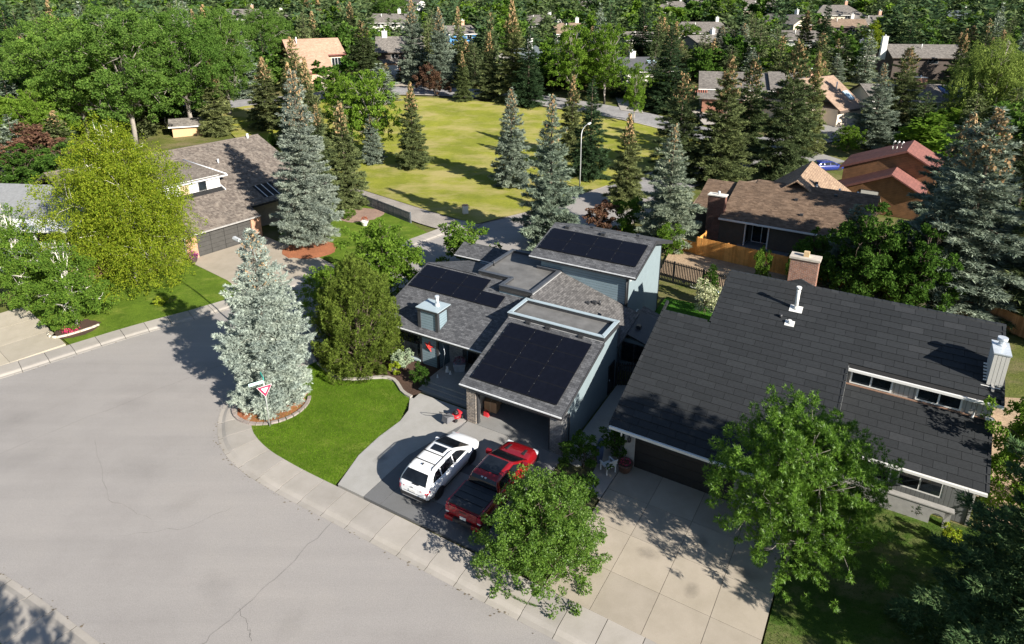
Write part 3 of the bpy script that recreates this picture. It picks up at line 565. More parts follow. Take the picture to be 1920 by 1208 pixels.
FOL = dict(
 paleblue=leafm('needles_pale_blue', [(.15, .19, .165), (.25, .295, .255), (.38, .42, .365)], .10, .6, objvar=.0),
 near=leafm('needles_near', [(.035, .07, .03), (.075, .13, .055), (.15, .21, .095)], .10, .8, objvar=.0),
 silver=leafm('needles_silver', [(.22, .275, .25), (.35, .41, .375), (.48, .53, .485)], .10, .7, objvar=.0),
 blue=leafm('needles_blue', [(.12, .16, .125), (.215, .265, .215), (.35, .40, .335)], .12, .5, objvar=.2),
 green=leafm('needles_green', [(.055, .08, .04), (.115, .15, .07), (.21, .245, .12)], .14, .5, objvar=.28),
 dark=leafm('needles_dark', [(.026, .05, .028), (.05, .09, .045), (.10, .145, .07)], .10, .5, objvar=.3),
 olive=leafm('needles_olive', [(.07, .095, .042), (.15, .18, .078), (.26, .29, .13)], .15, .5, objvar=.22),
 pine=leafm('needles_pine', [(.05, .085, .016), (.115, .165, .03), (.22, .265, .06)], .2, .9, objvar=.05),
 cone=leafm('cone_scales', [(.26, .16, .085), (.38, .255, .145), (.50, .37, .23)], .05, 1., objvar=.15),
 birch=leafm('leaf_birch_gold', [(.085, .148, .016), (.19, .258, .023), (.37, .40, .05)], .42, .8, objvar=.04),
 birch2=leafm('leaf_birch_green', [(.055, .12, .02), (.11, .20, .03), (.20, .29, .05)], .35, .7, objvar=.05),
 poplar=leafm('leaf_poplar', [(.065, .14, .028), (.125, .225, .045), (.23, .345, .09)], .42, .30, objvar=.22),
 lime=leafm('leaf_lime', [(.085, .165, .02), (.155, .265, .035), (.26, .37, .07)], .42, .5, objvar=.15),
 darkleaf=leafm('leaf_dark', [(.032, .075, .014), (.065, .135, .025), (.13, .22, .045)], .36, .5, objvar=.2),
 ash=leafm('leaf_ash', [(.055, .13, .012), (.105, .215, .022), (.25, .39, .08)], .42, .9, objvar=.0, gloss=.02),
 bushy=leafm('leaf_bush', [(.055, .125, .016), (.105, .20, .028), (.20, .31, .06)], .36, .9, objvar=.05, gloss=.02),
 purple=leafm('leaf_purple', [(.07, .035, .03), (.13, .07, .05), (.20, .13, .08)], .2, .6, objvar=.15),
 globe=leafm('leaf_globe', [(.20, .27, .18), (.30, .38, .26), (.42, .48, .36)], .15, 3, objvar=.02),
 yellow=leafm('leaf_yellow', [(.14, .22, .02), (.24, .32, .03), (.42, .42, .05)], .25, 3, objvar=.05),
 white=leafm('leaf_blossom', [(.12, .18, .04), (.45, .48, .30), (.75, .75, .62)], .2, 3, objvar=.05),
 willow=leafm('leaf_willow', [(.10, .15, .035), (.18, .25, .06), (.29, .35, .10)], .35, .4, objvar=.1),
)
S_ = lambda f, c='cone': (FOL[f], M_BARK, FOL[c])
PROTO = dict(
 heroA=spruce('corner_spruce', 11, 11.6, 3.15, 38000, .25, .022, (FOL['silver'], M_BARK, FOL['cone']), 5, .80, .015, 190, .18, .36, .17, tp=.36, irr=.02, lo=.80, latw=.27),
 heroB=spruce('tall_spruce', 12, 17.7, 3.5, 26000, .36, .029, (FOL['paleblue'], M_BARK, FOL['cone']), 5, .74, .085, 420, .26, .46, .20, .22, tp=.22, irr=.04, lo=.7, latw=.25),
 blueA=spruce('blue_spruce_a', 21, 14, 3.6, 19000, .40, .034, S_('blue'), 5, .78, .03, 320, .28, .55, .30, .2, .04, .26),
 blueB=spruce('blue_spruce_b', 22, 13, 3.2, 11000, .48, .042, S_('blue'), 5, .78, .03, 200, .26, .58, .30, .2, .06, .18),
 greenA=spruce('green_spruce_a', 23, 14, 3.3, 11000, .50, .044, S_('olive'), 5, .82, .03, 420, .34, .6, .34, .2, .05),
 greenB=spruce('green_spruce_b', 24, 15, 3.4, 11000, .50, .044, S_('green'), 5, .86, .04, 420, .30, .62, .34, .2, .08),
 greenC=spruce('green_spruce_c', 28, 14, 3.8, 13000, .48, .042, S_('green'), 5, .70, .02, 260, .36, .62, .30, .2, .10, .22, .14),
 blueC=spruce('blue_spruce_c', 29, 14, 3.8, 14000, .46, .038, S_('blue'), 5, .92, .02, 120, .24, .64, .28, .2, .12, .14, .14),
 darkA=spruce('dark_spruce_a', 25, 15, 3.6, 10000, .52, .046, S_('dark'), 5, .80, .02, 0, .32, .6, .3, .2, .05),
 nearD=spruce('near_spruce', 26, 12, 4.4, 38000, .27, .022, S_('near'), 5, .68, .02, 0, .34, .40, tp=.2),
 farE=spruce('far_spruce_e', 35, 13, 4.2, 1700, .85, .11, S_('green'), 4, .66, .02, 0, .36, .85, tp=.25, irr=.14),
 farF=spruce('far_spruce_f', 36, 17, 3.4, 1700, .85, .11, S_('olive'), 4, 1.0, .04, 60, .34, .95, .5, irr=.14),
 farA=spruce('far_spruce_a', 31, 15, 3.8, 1500, .95, .12, S_('green'), 4, .82, .02, 40, .32, .9, .45),
 farB=spruce('far_spruce_b', 32, 15, 3.6, 1500, .95, .12, S_('dark'), 4, .82, .02, 0, .30, .9),
 farC=spruce('far_spruce_c', 33, 14, 3.8, 1500, .95, .12, S_('blue'), 4, .8, .02, 0, .30, .9),
 farD=spruce('far_spruce_d', 34, 15, 3.6, 1500, .95, .12, S_('olive'), 4, .82, .02, 80, .30, .9, .5),
 birchA=decid('gold_birch', 41, 14, 5.6, 78000, .125, .046, (FOL['birch'], M_BIRCH), .05, 44, 'weep', .95, .5, .10, .12, upb=-.1, full=1.1),
 birchB=decid('green_birch', 42, 7.5, 2.7, 24000, .13, .045, (FOL['birch2'], M_BIRCH), .08, 20, 'cone', 1.25, .3, .13, .10, upb=0),
 poplarA=decid('poplar_a', 43, 20, 7, 46000, .27, .10, (FOL['poplar'], M_BARKG), .16, 34, 'round', 1.05, .1, .105, .34),
 poplarB=decid('poplar_b', 44, 15, 4.6, 17000, .30, .115, (FOL['lime'], M_BARKG), .16, 26, 'column', 1.1, .1, .12, .22, sparse=.5, upb=.6),
 limeA=decid('lime_tree', 45, 7, 3.4, 24000, .17, .06, (FOL['lime'], M_BARK), .08, 24, 'bush', 1., .1, .11, .12),
 darkA_=decid('dark_tree', 46, 9, 3.8, 15000, .26, .10, (FOL['darkleaf'], M_BARK), .08, 22, 'bush', 1., .1, .115, .16),
 ashA=decid('ash', 47, 8.8, 3.95, 33000, .22, .019, (FOL['ash'], M_BARKG), .17, 44, 'round', .95, .1, .085, .13, compound=5, upb=.5, full=1.22),
 bushA=decid('tall_bush', 48, 6.3, 2.7, 60000, .10, .034, (FOL['bushy'], M_BARK), .01, 44, 'mound', 1.0, .1, .10, .10, multi=6, upb=.7),
 smallA=decid('round_bush', 49, 2.0, 1.1, 2600, .12, .045, (FOL['darkleaf'], M_BARK), .02, 9, 'round', 1, .1, .2, .05, multi=4),
 smallB=decid('olive_bush', 50, 3.6, 2.1, 4200, .20, .07, (FOL['birch2'], M_BARK), .04, 10, 'round', 1, .1, .2, .06, multi=4),
 purpleA=decid('purple_bush', 51, 4.5, 2.1, 4200, .24, .08, (FOL['purple'], M_BARK), .05, 10, 'round', 1, .1, .2, .07, multi=4),
 farL=decid('far_leaf_a', 52, 12, 5, 2600, .70, .28, (FOL['poplar'], M_BARKG), .10, 14, 'bush', 1, .1, .15, .2, limbs=False),
 farM=decid('far_leaf_b', 53, 13, 4.4, 2600, .70, .28, (FOL['lime'], M_BARKG), .10, 14, 'column', 1, .1, .2, .2, limbs=False),
 farK=decid('far_leaf_c', 54, 11, 4.6, 2600, .70, .28, (FOL['darkleaf'], M_BARKG), .10, 14, 'bush', 1, .1, .15, .2, limbs=False),
 willowA=decid('willow', 55, 17, 6, 17000, .42, .07, (FOL['willow'], M_BARKG), .06, 26, 'weep', 1, .6, .14, .25),
 goldC=decid('gold_column', 56, 12, 4.2, 7000, .40, .15, (FOL['birch'], M_BARKG), .05, 16, 'cone', 1, .2, .17, .2),
 pineA=upright('bush_pine', 61, 8.0, 2.9, 40000, .17, .017, (FOL['pine'], M_BARK), 330, .20),
 cedarA=upright('cedar', 62, 3.2, .6, 1500, .20, .026, (FOL['darkleaf'], M_BARK), 26, .4),
 globeA=decid('globe_bush', 63, 1.5, .85, 3200, .09, .035, (FOL['globe'], M_BARK), .03, 10, 'round', 1, .1, .2, .03, multi=3),
 yellowA=decid('yellow_bush', 64, 1.0, .5, 900, .10, .035, (FOL['yellow'], M_BARK), .03, 7, 'round', 1, .1, .25, .02, multi=3),
 blossomA=decid('blossom_bush', 65, 2.8, 1.3, 3600, .11, .045, (FOL['white'], M_BARK), .03, 10, 'round', 1, .1, .2, .04, multi=4),
)
def plant(name, proto, x, y, h, r, label, cat='tree', group=None, seed=0, z=None, lean=0.):
    p = PROTO[proto]; rnd = random.Random(int(x*131+y*17+seed)); z = T(y)-.02 if z is None else z
    t = thing(name, label, cat, (x, y, z), rnd.uniform(0, 6.28), group); s = (r/p['R'], r/p['R'], h/p['H'])
    if lean: t.rotation_euler = (0, lean, t.rotation_euler[2])
    for part, nm in ((p['trunk'], 'trunk'), (p['crown'], 'crown'), (p['cones'], 'cones')):
        if part:
            c = link(nm, part, t); c.scale = s
            if nm == 'cones': c['kind'] = 'stuff'
    return t
# the trees one can tell apart
TR = [
 ('spruce_tree','heroA',-15.0,35.3,11.6,2.9,'pale silver blue spruce on the corner behind the yield sign','spruce'),
 ('spruce_tree','heroB',-20.3,61.8,17.7,3.5,'tall blue spruce in the orange mulch ring beside the shake roofed house','spruce'),
 ('spruce_tree','blueB',-20.5,94.6,7.6,2.0,'small blue spruce standing alone in the park by a leafy pale green poplar','spruce'),
 ('spruce_tree','greenA',-14.2,92.4,12.4,2.7,'brown topped spruce in the open left part of the park','spruce'),
 ('spruce_tree','blueB',-.1,84.0,13.2,3.0,'brown topped spruce on the park lawn above the white utility box','spruce'),
 ('spruce_tree','blueC',3.8,62.3,15.4,3.8,'big blue spruce at the street corner behind the left end of the upper solar roof','spruce'),
 ('spruce_tree','blueC',15.7,62.6,12.6,3.7,'blue green spruce behind the right end of the tall grey roof','spruce'),
 ('spruce_tree','blueC',57.9,104.3,13.2,4.5,'broad blue spruce between the skylight roof and the house with a brick chimney','spruce'),
 ('spruce_tree','blueA',35.7,48.0,16.4,5.6,'tallest blue spruce behind the right end of the black roof','spruce'),
 ('spruce_tree','blueA',39.8,56.5,14.6,4.5,'blue spruce in front of the red roofed wooden house','spruce'),
 ('spruce_tree','blueB',33.0,48.5,8.6,4.0,'low spreading blue spruce just behind the black ridge','spruce'),
 ('spruce_tree','greenB',41.0,45.0,15.5,5.0,'dark green spruce at the right edge behind the black roofed house','spruce'),
 ('spruce_tree','blueB',52.5,170.5,10.5,4.2,'blue spruce above the roof with the red pergola beams','spruce'),
 ('spruce_tree','blueB',55.0,161.8,12,4.0,'bluish spruce beside a darker one above the red pergola roof','spruce'),
 ('spruce_tree','blueA',-15.6,146.0,16.9,3.6,'grey blue spruce behind the brown shrubs at the top of the park','spruce'),
 ('spruce_tree','greenB',-19.8,75.5,13.0,3.0,'green spruce hidden behind the tall blue one at the gravel lane','spruce'),
 ('spruce_tree','greenA',-43.1,115.7,12.2,4.0,'brown crowned spruce left of the tan roofed house','spruce'),
 ('spruce_tree','greenA',-29.9,96.8,15.0,3.0,'brown topped spruce behind the top of the tall blue spruce','spruce'),
 ('spruce_tree','greenA',-34.5,103,13.5,3.0,'tan crowned spruce in front of the tan roofed house','spruce'),
 ('spruce_tree','greenA',8.9,96.8,12.6,2.8,'left of two close brown topped spruces beside the curved lamp','spruce'),
 ('spruce_tree','darkA',10.7,88.1,13.6,3.2,'dark spruce just right of the curved street lamp','spruce'),
 ('spruce_tree','greenA',13.8,76.2,11.2,2.7,'short brown topped spruce by the street right of the lamp','spruce'),
 ('spruce_tree','greenC',22.8,88.1,14.6,4.3,'green spruce with a brown tip right of the slim young poplar','spruce'),
 ('spruce_tree','greenA',28.0,85.9,16.9,4.5,'spruce with twin cone laden tops in front of the pergola house','spruce'),
 ('spruce_tree','greenC',35.0,96.8,15.2,3.9,'spruce with one brown tip in front of the pergola gable','spruce'),
 ('spruce_tree','greenC',37.3,88.1,18.8,4.9,'tallest tan topped spruce left of the skylight roof','spruce'),
 ('spruce_tree','greenA',45.6,100.0,15.5,2.9,'slender brown topped spruce touching the skylight roof','spruce'),
 ('spruce_tree','greenC',66.3,112.5,14.6,4.3,'olive green spruce in front of the long dark roof with a white pipe','spruce'),
 ('spruce_tree','darkA',29.9,127.3,15.7,5.1,'broad dark spruce left of the pergola house','spruce'),
 ('spruce_tree','darkA',3.2,130.1,14.9,3.9,'dark spruce with a tan tip beside the slate blue roof','spruce'),
 ('spruce_tree','greenA',.1,134.4,19.5,4.5,'very tall olive spruce at the top of the park','spruce'),
 ('spruce_tree','greenB',-4.6,136.6,13.5,3.5,'tan tipped spruce left of the very tall olive one','spruce'),
 ('spruce_tree','greenA',-9.9,134.4,9.9,2.2,'small tan topped spruce at the park edge beside the brown shrubs','spruce'),
 ('spruce_tree','blueA',-22.1,150.9,18.5,3.7,'tall grey spruce right of the white garage door','spruce'),
 ('spruce_tree','greenC',-34.1,155.2,13.3,4.6,'spreading spruce between the tan roof and the white garage door','spruce'),
 ('spruce_tree','greenB',-43.1,183.5,15.4,3.6,'spruce behind the right end of the tan roof','spruce'),
 ('spruce_tree','darkA',34.7,180.8,14.3,4.3,'dark spruce beside the house with a small brick chimney','spruce'),
 ('spruce_tree','greenB',89.5,134.4,13.5,3.7,'spruce before the right end of the long dark roof','spruce'),
 ('spruce_tree','greenA',70.9,165.0,14.5,3.6,'brownish spruce near the top right of the houses','spruce'),
 ('spruce_tree','darkA',74.1,161.8,16.8,3.6,'dark tall spruce next to the gold green birch','spruce'),
 ('spruce_tree','greenA',-64.6,218.2,15,4.0,'first tan topped spruce behind the tan roof','spruce'),
 ('spruce_tree','greenB',-60.0,213.4,14,4.0,'second tan topped spruce behind the tan roof','spruce'),
 ('spruce_tree','greenA',-53.9,214.2,13,3.8,'tan topped spruce above the white vent pipe of the tan roof','spruce'),
 ('spruce_tree','greenB',44.5,55,15,4.5,'olive green spruce right of the red roofed house','spruce'),
 ('spruce_tree','blueB',29.5,53.0,7.5,3.0,'short bluish spruce by the orange fence end','spruce'),
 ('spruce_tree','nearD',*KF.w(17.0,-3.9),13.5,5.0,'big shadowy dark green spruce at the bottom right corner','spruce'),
 ('birch_tree','birchA',-33.0,52.8,15.4,5.6,'huge golden green weeping birch in front of the shake roofed house','tree'),
 ('birch_tree','birchB',-33.6,45.2,7.6,2.9,'green white stemmed birch beside the flower bed at the pale driveway','tree'),
 ('birch_tree','birchB',-39.6,48.6,9.6,2.7,'yellowish birch at the left edge in front of the white house','tree'),
 ('poplar_tree','poplarA',-79.9,114.1,17.9,6.4,'left poplar of the big green group behind the white house','tree'),
 ('poplar_tree','poplarA',-70.0,107,19.6,7.5,'wide poplar left of the middle in the big green group','tree'),
 ('poplar_tree','poplarA',-60.5,104,21.0,8.2,'tallest poplar in the middle of the big green group','tree'),
 ('poplar_tree','poplarA',-55.6,113,20.0,7.6,'poplar at the right of the big green group with a leaning pale trunk','tree'),
 ('poplar_tree','poplarA',-53.5,124.5,19.0,5.6,'poplar with a pale forked trunk standing on the grass','tree'),
 ('poplar_tree','poplarA',-56.4,155.2,15.6,5.8,'round green poplar left of the tan roof','tree'),
 ('poplar_tree','poplarB',-99.7,134.4,12,4.2,'bright green tree at the upper left edge','tree'),
 ('poplar_tree','limeA',-73.5,100,10.4,5.2,'bright green round tree at the left edge below the big poplars','tree'),
 ('shade_tree','purpleA',-66.0,89.2,7.2,4.4,'brownish tree at the left edge above the white house','tree'),
 ('shade_tree','darkA_',-60.7,79.1,7.0,4.6,'dark green tree at the left edge right above the white house','tree'),
 ('shade_tree','darkA_',-53,76,8.0,4.4,'dark tree between the white house and the golden birch','tree'),
 ('poplar_tree','poplarB',-25.5,103,11,3.4,'second light poplar a little behind the white limbed one in the park','tree'),
 ('spruce_tree','greenB',-26.5,88.5,10.5,2.6,'green spruce between the tall blue one and the park poplar','spruce'),
 ('spruce_tree','greenC',-36.0,112,13,3.6,'green spruce half hidden in front of the tan garage','spruce'),
 ('spruce_tree','greenA',-50.5,112,12.5,3.4,'tan tipped spruce beside the forked pale trunk','spruce'),
 ('poplar_tree','poplarB',-31.5,118,10,3.2,'small leafy tree before the driveway of the tan roofed house','tree'),
 ('poplar_tree','poplarB',-20.8,96.8,13.8,4.3,'light green poplar with white limbs in the left of the park','tree'),
 ('shade_tree','limeA',-10.2,48.6,7.6,3.6,'bright green tree behind the bushy pine beside the grey house','tree'),
 ('shade_tree','limeA',-13.6,45.6,5.2,2.6,'lower bright green tree tucked behind the bushy pine','tree'),
 ('shade_tree','smallB',-4.6,56.6,4.2,3.0,'loose low tree with pinkish twigs behind the far left grey roof','tree'),
 ('poplar_tree','poplarB',11.8,132.3,15.8,4.6,'left crown of the two tall light green poplars behind the park','tree'),
 ('poplar_tree','poplarB',18.5,132.3,16.0,4.8,'right crown of the two tall light green poplars behind the park','tree'),
 ('poplar_tree','poplarB',22.0,118.0,11.2,2.5,'slim young white stemmed poplar at the crescent','tree'),
 ('shade_tree','darkA_',28.6,48.6,9.0,3.6,'dark leafy tree behind the brick chimney of the black roof','tree'),
 ('shade_tree','darkA_',26.0,52.4,5.6,1.9,'smaller dark leafy tree beside the orange wooden fence','tree'),
 ('shade_tree','darkA_',31.5,46.4,8.0,3.2,'dark leafy tree under the blue spruces behind the black ridge','tree'),
 ('shade_tree','limeA',24.9,25.4,7.4,2.5,'bright green tree right of the tall metal chimney chase','tree'),
 ('ash_tree','ashA',12.1,22.3,8.2,3.05,'full green shade tree in front of the black garage','tree'),
 ('bush','bushA',1.3,22.5,5.3,2.55,'large loose green bush in front of the red pickup','bush'),
 ('poplar_tree','poplarA',-43.6,246.4,13,6,'bright round poplar on the slope above the white garage','tree'),
 ('birch_tree','goldC',91.2,172.7,12,4.2,'gold green columnar birch at the upper right','tree'),
 ('willow_tree','willowA',78.2,107.6,17.5,6.4,'feathery willow filling the upper right edge','tree'),
 ('willow_tree','willowA',88,122,15.5,6,'second feathery willow further back at the right edge','tree'),
 ('shade_tree','limeA',71.5,105.5,6.2,4.2,'yellow green bush in front of the roof with blue solar panels','tree'),
 ('shade_tree','darkA_',66,101,5.5,4.2,'dark bush left of the yellow green one below the brick chimney','tree'),
 ('shade_tree','smallB',54.3,208,6.5,4.5,'olive hedge tree in front of the grey roof on the slope','tree'),
 ('shade_tree','limeA',49.0,172.7,5.5,4.1,'green tree beside the gable roof with a white vent','tree'),
 ('shade_tree','limeA',53,102,4.2,2.2,'small bright green tree behind the red roof','tree'),
 ('bush','purpleA',-15.7,138.8,5.1,2.2,'round brown shrub at the top edge of the park','bush'),
 ('bush','purpleA',-18.5,144.5,5.4,2.4,'reddish brown shrub just behind the round brown one','bush'),
 ('bush','purpleA',9.5,65.7,3.6,2.0,'pinkish shrub behind the tall grey roof','bush'),
 ('bush','smallB',12.6,65.7,3.9,2.4,'yellow green shrub behind the tall grey roof','bush'),
 ('bush','smallB',15.4,60.2,3.1,1.8,'olive shrub at the right end behind the tall grey roof','bush'),
 ('pine_bush','pineA',-10.4,39.7,8.2,3.35,'dense bushy pine beside the silver spruce and the grey house','pine'),
 ('bush','yellowA',-7.9,38.2,1.0,.5,'small yellow flowering bush at the curved bed edge','bush'),
 ('bush','globeA',-7.4,38.9,1.5,.85,'round pale variegated bush below the front window','bush'),
 ('bush','smallA',-6.1,37.2,1.4,.75,'round dark green bush in the mulch bed by the steps','bush'),
 ('bush','blossomA',15.3,47.1,2.9,1.3,'white flowering bush by the back lawn','bush'),
 ('bush','cedarA',16.3,49.2,3.5,.8,'upright green bush at the black picket fence','bush'),
 ('bush','smallB',22.0,53.2,3.2,1.0,'thin twiggy shrub against the orange fence','bush'),
 ('bush','smallB',24.0,51.6,3.0,1.0,'thin twiggy shrub left of the brick chimney','bush'),
 ('bush','smallA',3.9,29.2,1.9,1.2,'dark bush at the right stone pillar of the open garage','bush'),
 ('bush','smallA',5.7,30.3,2.0,1.0,'dark bush between the two garages','bush'),
 ('bush','smallA',2.9,26.3,1.7,1.2,'low dark bush beside the bonnet of the red pickup','bush'),
 ('bush','yellowA',KF.w(14.3,2.4)[0],KF.w(14.3,2.4)[1],1.2,.6,'small yellow green bush by the low garden wall of the black roofed house','bush'),
 ('bush','yellowA',-33.2,49.2,.7,.9,'low lime green bush under the golden birch','bush'),
 ('bush','yellowA',-29.0,48.9,.7,.7,'low lime green bush right of the birch trunk','bush'),
 ('bush','smallB',-18.6,70.9,1.1,.9,'pinkish low bush beside the flower urn','bush'),
]
for i, (nm, pr, x, y, h, r, lb, cat) in enumerate(TR): plant(nm, pr, x, y, h, r, lb, cat)
rnd = random.Random(77)
for i in range(9): plant('cedar_bush', 'cedarA', -38.5+i*1.15+rnd.uniform(-.2, .2), 103.5+i*.45, rnd.uniform(2.4, 3.6), rnd.uniform(.6, .9), ['leftmost','second','third','fourth','middle','sixth','seventh','eighth','rightmost'][i]+(' cedar' if i in (0, 4, 8) else ' cedar from the left')+' in the hedge row behind the shake roofed house', 'bush', 'cedars in the hedge row', i)
plant('spruce_tree', 'nearD', -8.0, 8.2, 9.0, 2.2, 'spruce beyond the bottom edge casting its shadow on the kerb', 'spruce')
plant('spruce_tree', 'nearD', -10.6, 9.2, 9.4, 2.2, 'second spruce beyond the bottom edge casting its shadow on the kerb', 'spruce')
KEEP = []      # houses and open ground that the wood must leave free: (x, y, radius)
# ------------------------------------------------------------------ the grey house with the solar panels
M_GSH = tabs('asphalt_shingle', (.060, .062, .068), (.125, .127, .135), (.03, .03, .032), .30, .145, 'u', .006, .30, .2, .35, 9)
M_GSHV = tabs('asphalt_shingle_side', (.075, .072, .072), (.15, .143, .14), (.035, .034, .034), .30, .145, 'v', .006, .40, .2, .35, 9)
M_BLUE = siding('blue_siding', (.185, .25, .285), .19)
M_BLUEW = plain('blue_stucco', (.175, .222, .242), .8, .05, 2, bumpd=.004)
M_TRIM = plain('dark_trim', (.035, .036, .04), .5, .2)
M_CAP = plain('pale_metal_cap', (.35, .42, .455), .45, .06, 2)
M_MEMB = plain('roof_membrane', (.135, .132, .128), .75, .28, .9, bumpd=.004)
M_GUT = plain('gutter_white', (.62, .63, .64), .5, .15, 2)
M_PANEL = plain('solar_cell', (.0045, .005, .009), .28, .2, 3, spec=.35)
M_PFRAME = plain('solar_frame', (.008, .008, .010), .4, .1)
M_STEEL = plain('galvanised', (.62, .66, .70), .35, .12, 4, metal=.3)
M_STONE = tabs('ledge_stone', (.34, .29, .24), (.20, .18, .165), (.07, .06, .055), .34, .10, 'w', .012, .5, .3, .8, 6)
M_GSTONE = tabs('grey_stone', (.26, .255, .25), (.17, .17, .175), (.10, .10, .10), .30, .10, 'w', .008, .35, .3, .6, 6)
M_GLASS = glassy('window_glass'); M_DARK = plain('dark_interior', (.012, .012, .013), .9, .2)
M_DOORB = plain('black_door', (.012, .012, .014), .45, .2)
M_WHITE = plain('white_paint', (.72, .71, .68), .5, .05)
M_WOODIN = plain('raw_drywall', (.42, .40, .36), .9, .1)
G = thing('grey_house', 'blue grey house with black solar panels on three roofs and an open garage', 'house', (GF.x, GF.y, 0), GF.a)
# garage
m = MB(); m.wall((6.15, 0), (6.15, 8.1), [(0, -.1), (1, -.1), (1, 4.46), (5.6/8.1, 4.3), (0, 2.5)], .15); m.build('wall', M_BLUEW, G)
MB().wall((0, 7.95), (0, 0.5), [(0, -.1), (1, -.1), (1, 2.6), (2.4/7.45, 4.2), (0, 4.46)], .12).build('wall', M_WOODIN, G)
MB().box(.12, 6.0, 6.4, 6.55, -.1, 4.3).build('wall', M_WOODIN, G)
box('garage_floor', concrete('garage_slab', (.20, .20, .20), .15), G, .0, 6.0, .0, 6.4, -.1, .085)
for u0, u1, v0, v1, ma in ((-.02, .60, -.02, .50, M_STONE), (5.48, 6.18, -.02, .72, M_GSTONE)): box('stone_pillar', ma, G, u0, u1, v0, v1, -.1, 2.46)
box('door_jamb', M_TRIM, G, .60, .72, .08, .30, -.1, 2.46); box('door_jamb', M_TRIM, G, 5.36, 5.48, .08, .30, -.1, 2.46)
box('door_header', M_TRIM, G, .72, 5.36, .05, .30, 2.16, 2.50)
def slope_roof(parent, u0, u1, v0, z0, v1, z1, th, mat, eave_gut=True, name='roof', fascia=True):
    r = MB().slab([(u0, v0, z0), (u1, v0, z0), (u1, v1, z1), (u0, v1, z1)], th).build(name, mat, parent)
    if fascia:
        for a, b in ((u0-.02, u0), (u1, u1+.02)):
            MB().prism([(a, v0, z0-th-.04), (b, v0, z0-th-.04), (b, v1, z1-th-.04), (a, v1, z1-th-.04)], [(a, v0, z0+.012), (b, v0, z0+.012), (b, v1, z1+.012), (a, v1, z1+.012)]).build('rake_board', M_TRIM, r)
        box('fascia', M_TRIM, r, u0, u1, v0-.03, v0-.002, z0-th-.05, z0-.03)
    if eave_gut:
        gm = MB(); n = max(1, int((u1-u0)/.62))
        for k in range(n): a = u0+(u1-u0)*k/n; gm.box(a+.008, u0+(u1-u0)*(k+1)/n-.008, v0-.10, v0-.032, z0-.075, z0-.012)
        gm.build('gutter', M_GUT, r)
    return r
gr = slope_roof(G, -.41, 6.23, -.12, 2.65, 5.60, 4.43, .20, M_GSH)
def pv(parent, u, v, pw, ph, z0, slope, v0):        # one module lying on a slope that starts at (v0, z0)
    a = math.atan(slope); zz = z0+(v-v0)*slope
    o = link('solar_panel', PVM.setdefault((pw, ph), MB().box(0, pw, 0, ph, .07, .105).mesh('solar_panel', M_PFRAME)), parent, (u, v, zz), (a, 0, 0))
    if ('c', pw, ph) not in PVM:
        c = MB().box(.025, pw-.025, .025, ph-.025, .105, .1085).mesh('cells', M_PANEL); q = MB()
        for y in (.24*ph, .76*ph): q.box(-.021, .001, y-.014, y+.014, .10, .111)
        PVM[('c', pw, ph)] = c; PVM[('k', pw, ph)] = q.mesh('clamp', plain('clamp_grey', (.22, .23, .24), .5))
    link('cells', PVM[('c', pw, ph)], o); link('clamp', PVM[('k', pw, ph)], o)
    return o
PVM = {}
sl = (4.43-2.65)/5.72; cs = math.cos(math.atan(sl))
for i in range(3):
    for j in range(4): pv(G, .04+i*1.875, .42+j*1.175, 1.855, 1.215, 2.65, sl, -.12)
# flat box at the top of the garage roof
fb = box('flat_roof', M_MEMB, G, -.30, 6.04, 5.75, 7.90, 4.30, 4.48)
def curb(parent, pts, w, z0, z1, zc, ma, mc):        # parapet round a closed outline (anticlockwise), with a cap
    n = len(pts)
    for i in range(n):
        a, b, c, d = Vector(pts[i-1]), Vector(pts[i]), Vector(pts[(i+1) % n]), Vector(pts[(i+2) % n])
        def inn(p, q, r):
            t1, t2 = (q-p).normalized(), (r-q).normalized(); n1, n2 = Vector((-t1.y, t1.x)), Vector((-t2.y, t2.x)); k = n1+n2; return q+k*(w/(1+n1.dot(n2)))
        bi, ci = inn(a, b, c), inn(b, c, d)
        MB().prism([(*b, z0), (*c, z0), (*ci, z0), (*bi, z0)], [(*b, z1), (*c, z1), (*ci, z1), (*bi, z1)]).build('parapet', ma, parent)
        o = .03; t = (c-b).normalized(); nn = Vector((t.y, -t.x))*o
        MB().prism([(*(b+nn-t*o), z1), (*(c+nn+t*o), z1), (*(ci-nn), z1), (*(bi-nn), z1)], [(*(b+nn-t*o), zc), (*(c+nn+t*o), zc), (*(ci-nn), zc), (*(bi-nn), zc)]).build('parapet_cap', mc, parent)
curb(fb, [(-.47, 5.58), (6.2, 5.58), (6.2, 8.06), (-.47, 8.06)], .20, 4.28, 4.70, 4.745, M_TRIM, M_CAP)
MB().box(-.42, -.30, 5.6, 8.0, 2.6, 4.30).box(-.42, 6.12, 7.9, 8.02, 0, 4.30).build('wall', M_BLUE, G)
for u in (.95, 2.35, 4.6): MB().box(u, u+.3, 5.36, 5.55, 4.36, 4.52).build('roof_vent', M_TRIM, gr)
box('flashing', plain('flashing_grey', (.34, .34, .34), .6), gr, -.4, 6.2, 5.545, 5.585, 4.405, 4.44)
# side door and downspouts of the garage
d = box('door', M_DOORB, G, 6.15, 6.19, 6.75, 7.75, .05, 2.1); box('handle', M_STEEL, d, 6.19, 6.23, 6.85, 6.9, 1.0, 1.1)
dm = MB(); dm.tube([(6.0, -.16, 2.54), (6.26, .02, 2.42), (6.30, .45, 2.36), (6.27, .78, 2.30)], .045); dm.tube([(6.27, .78, 2.32), (6.25, .8, .1)], .045); dm.build('downspout', M_TRIM, G)
MB().tube([(6.25, 8.12, 4.3), (6.25, 8.12, .1)], .05).build('downspout', M_TRIM, G)
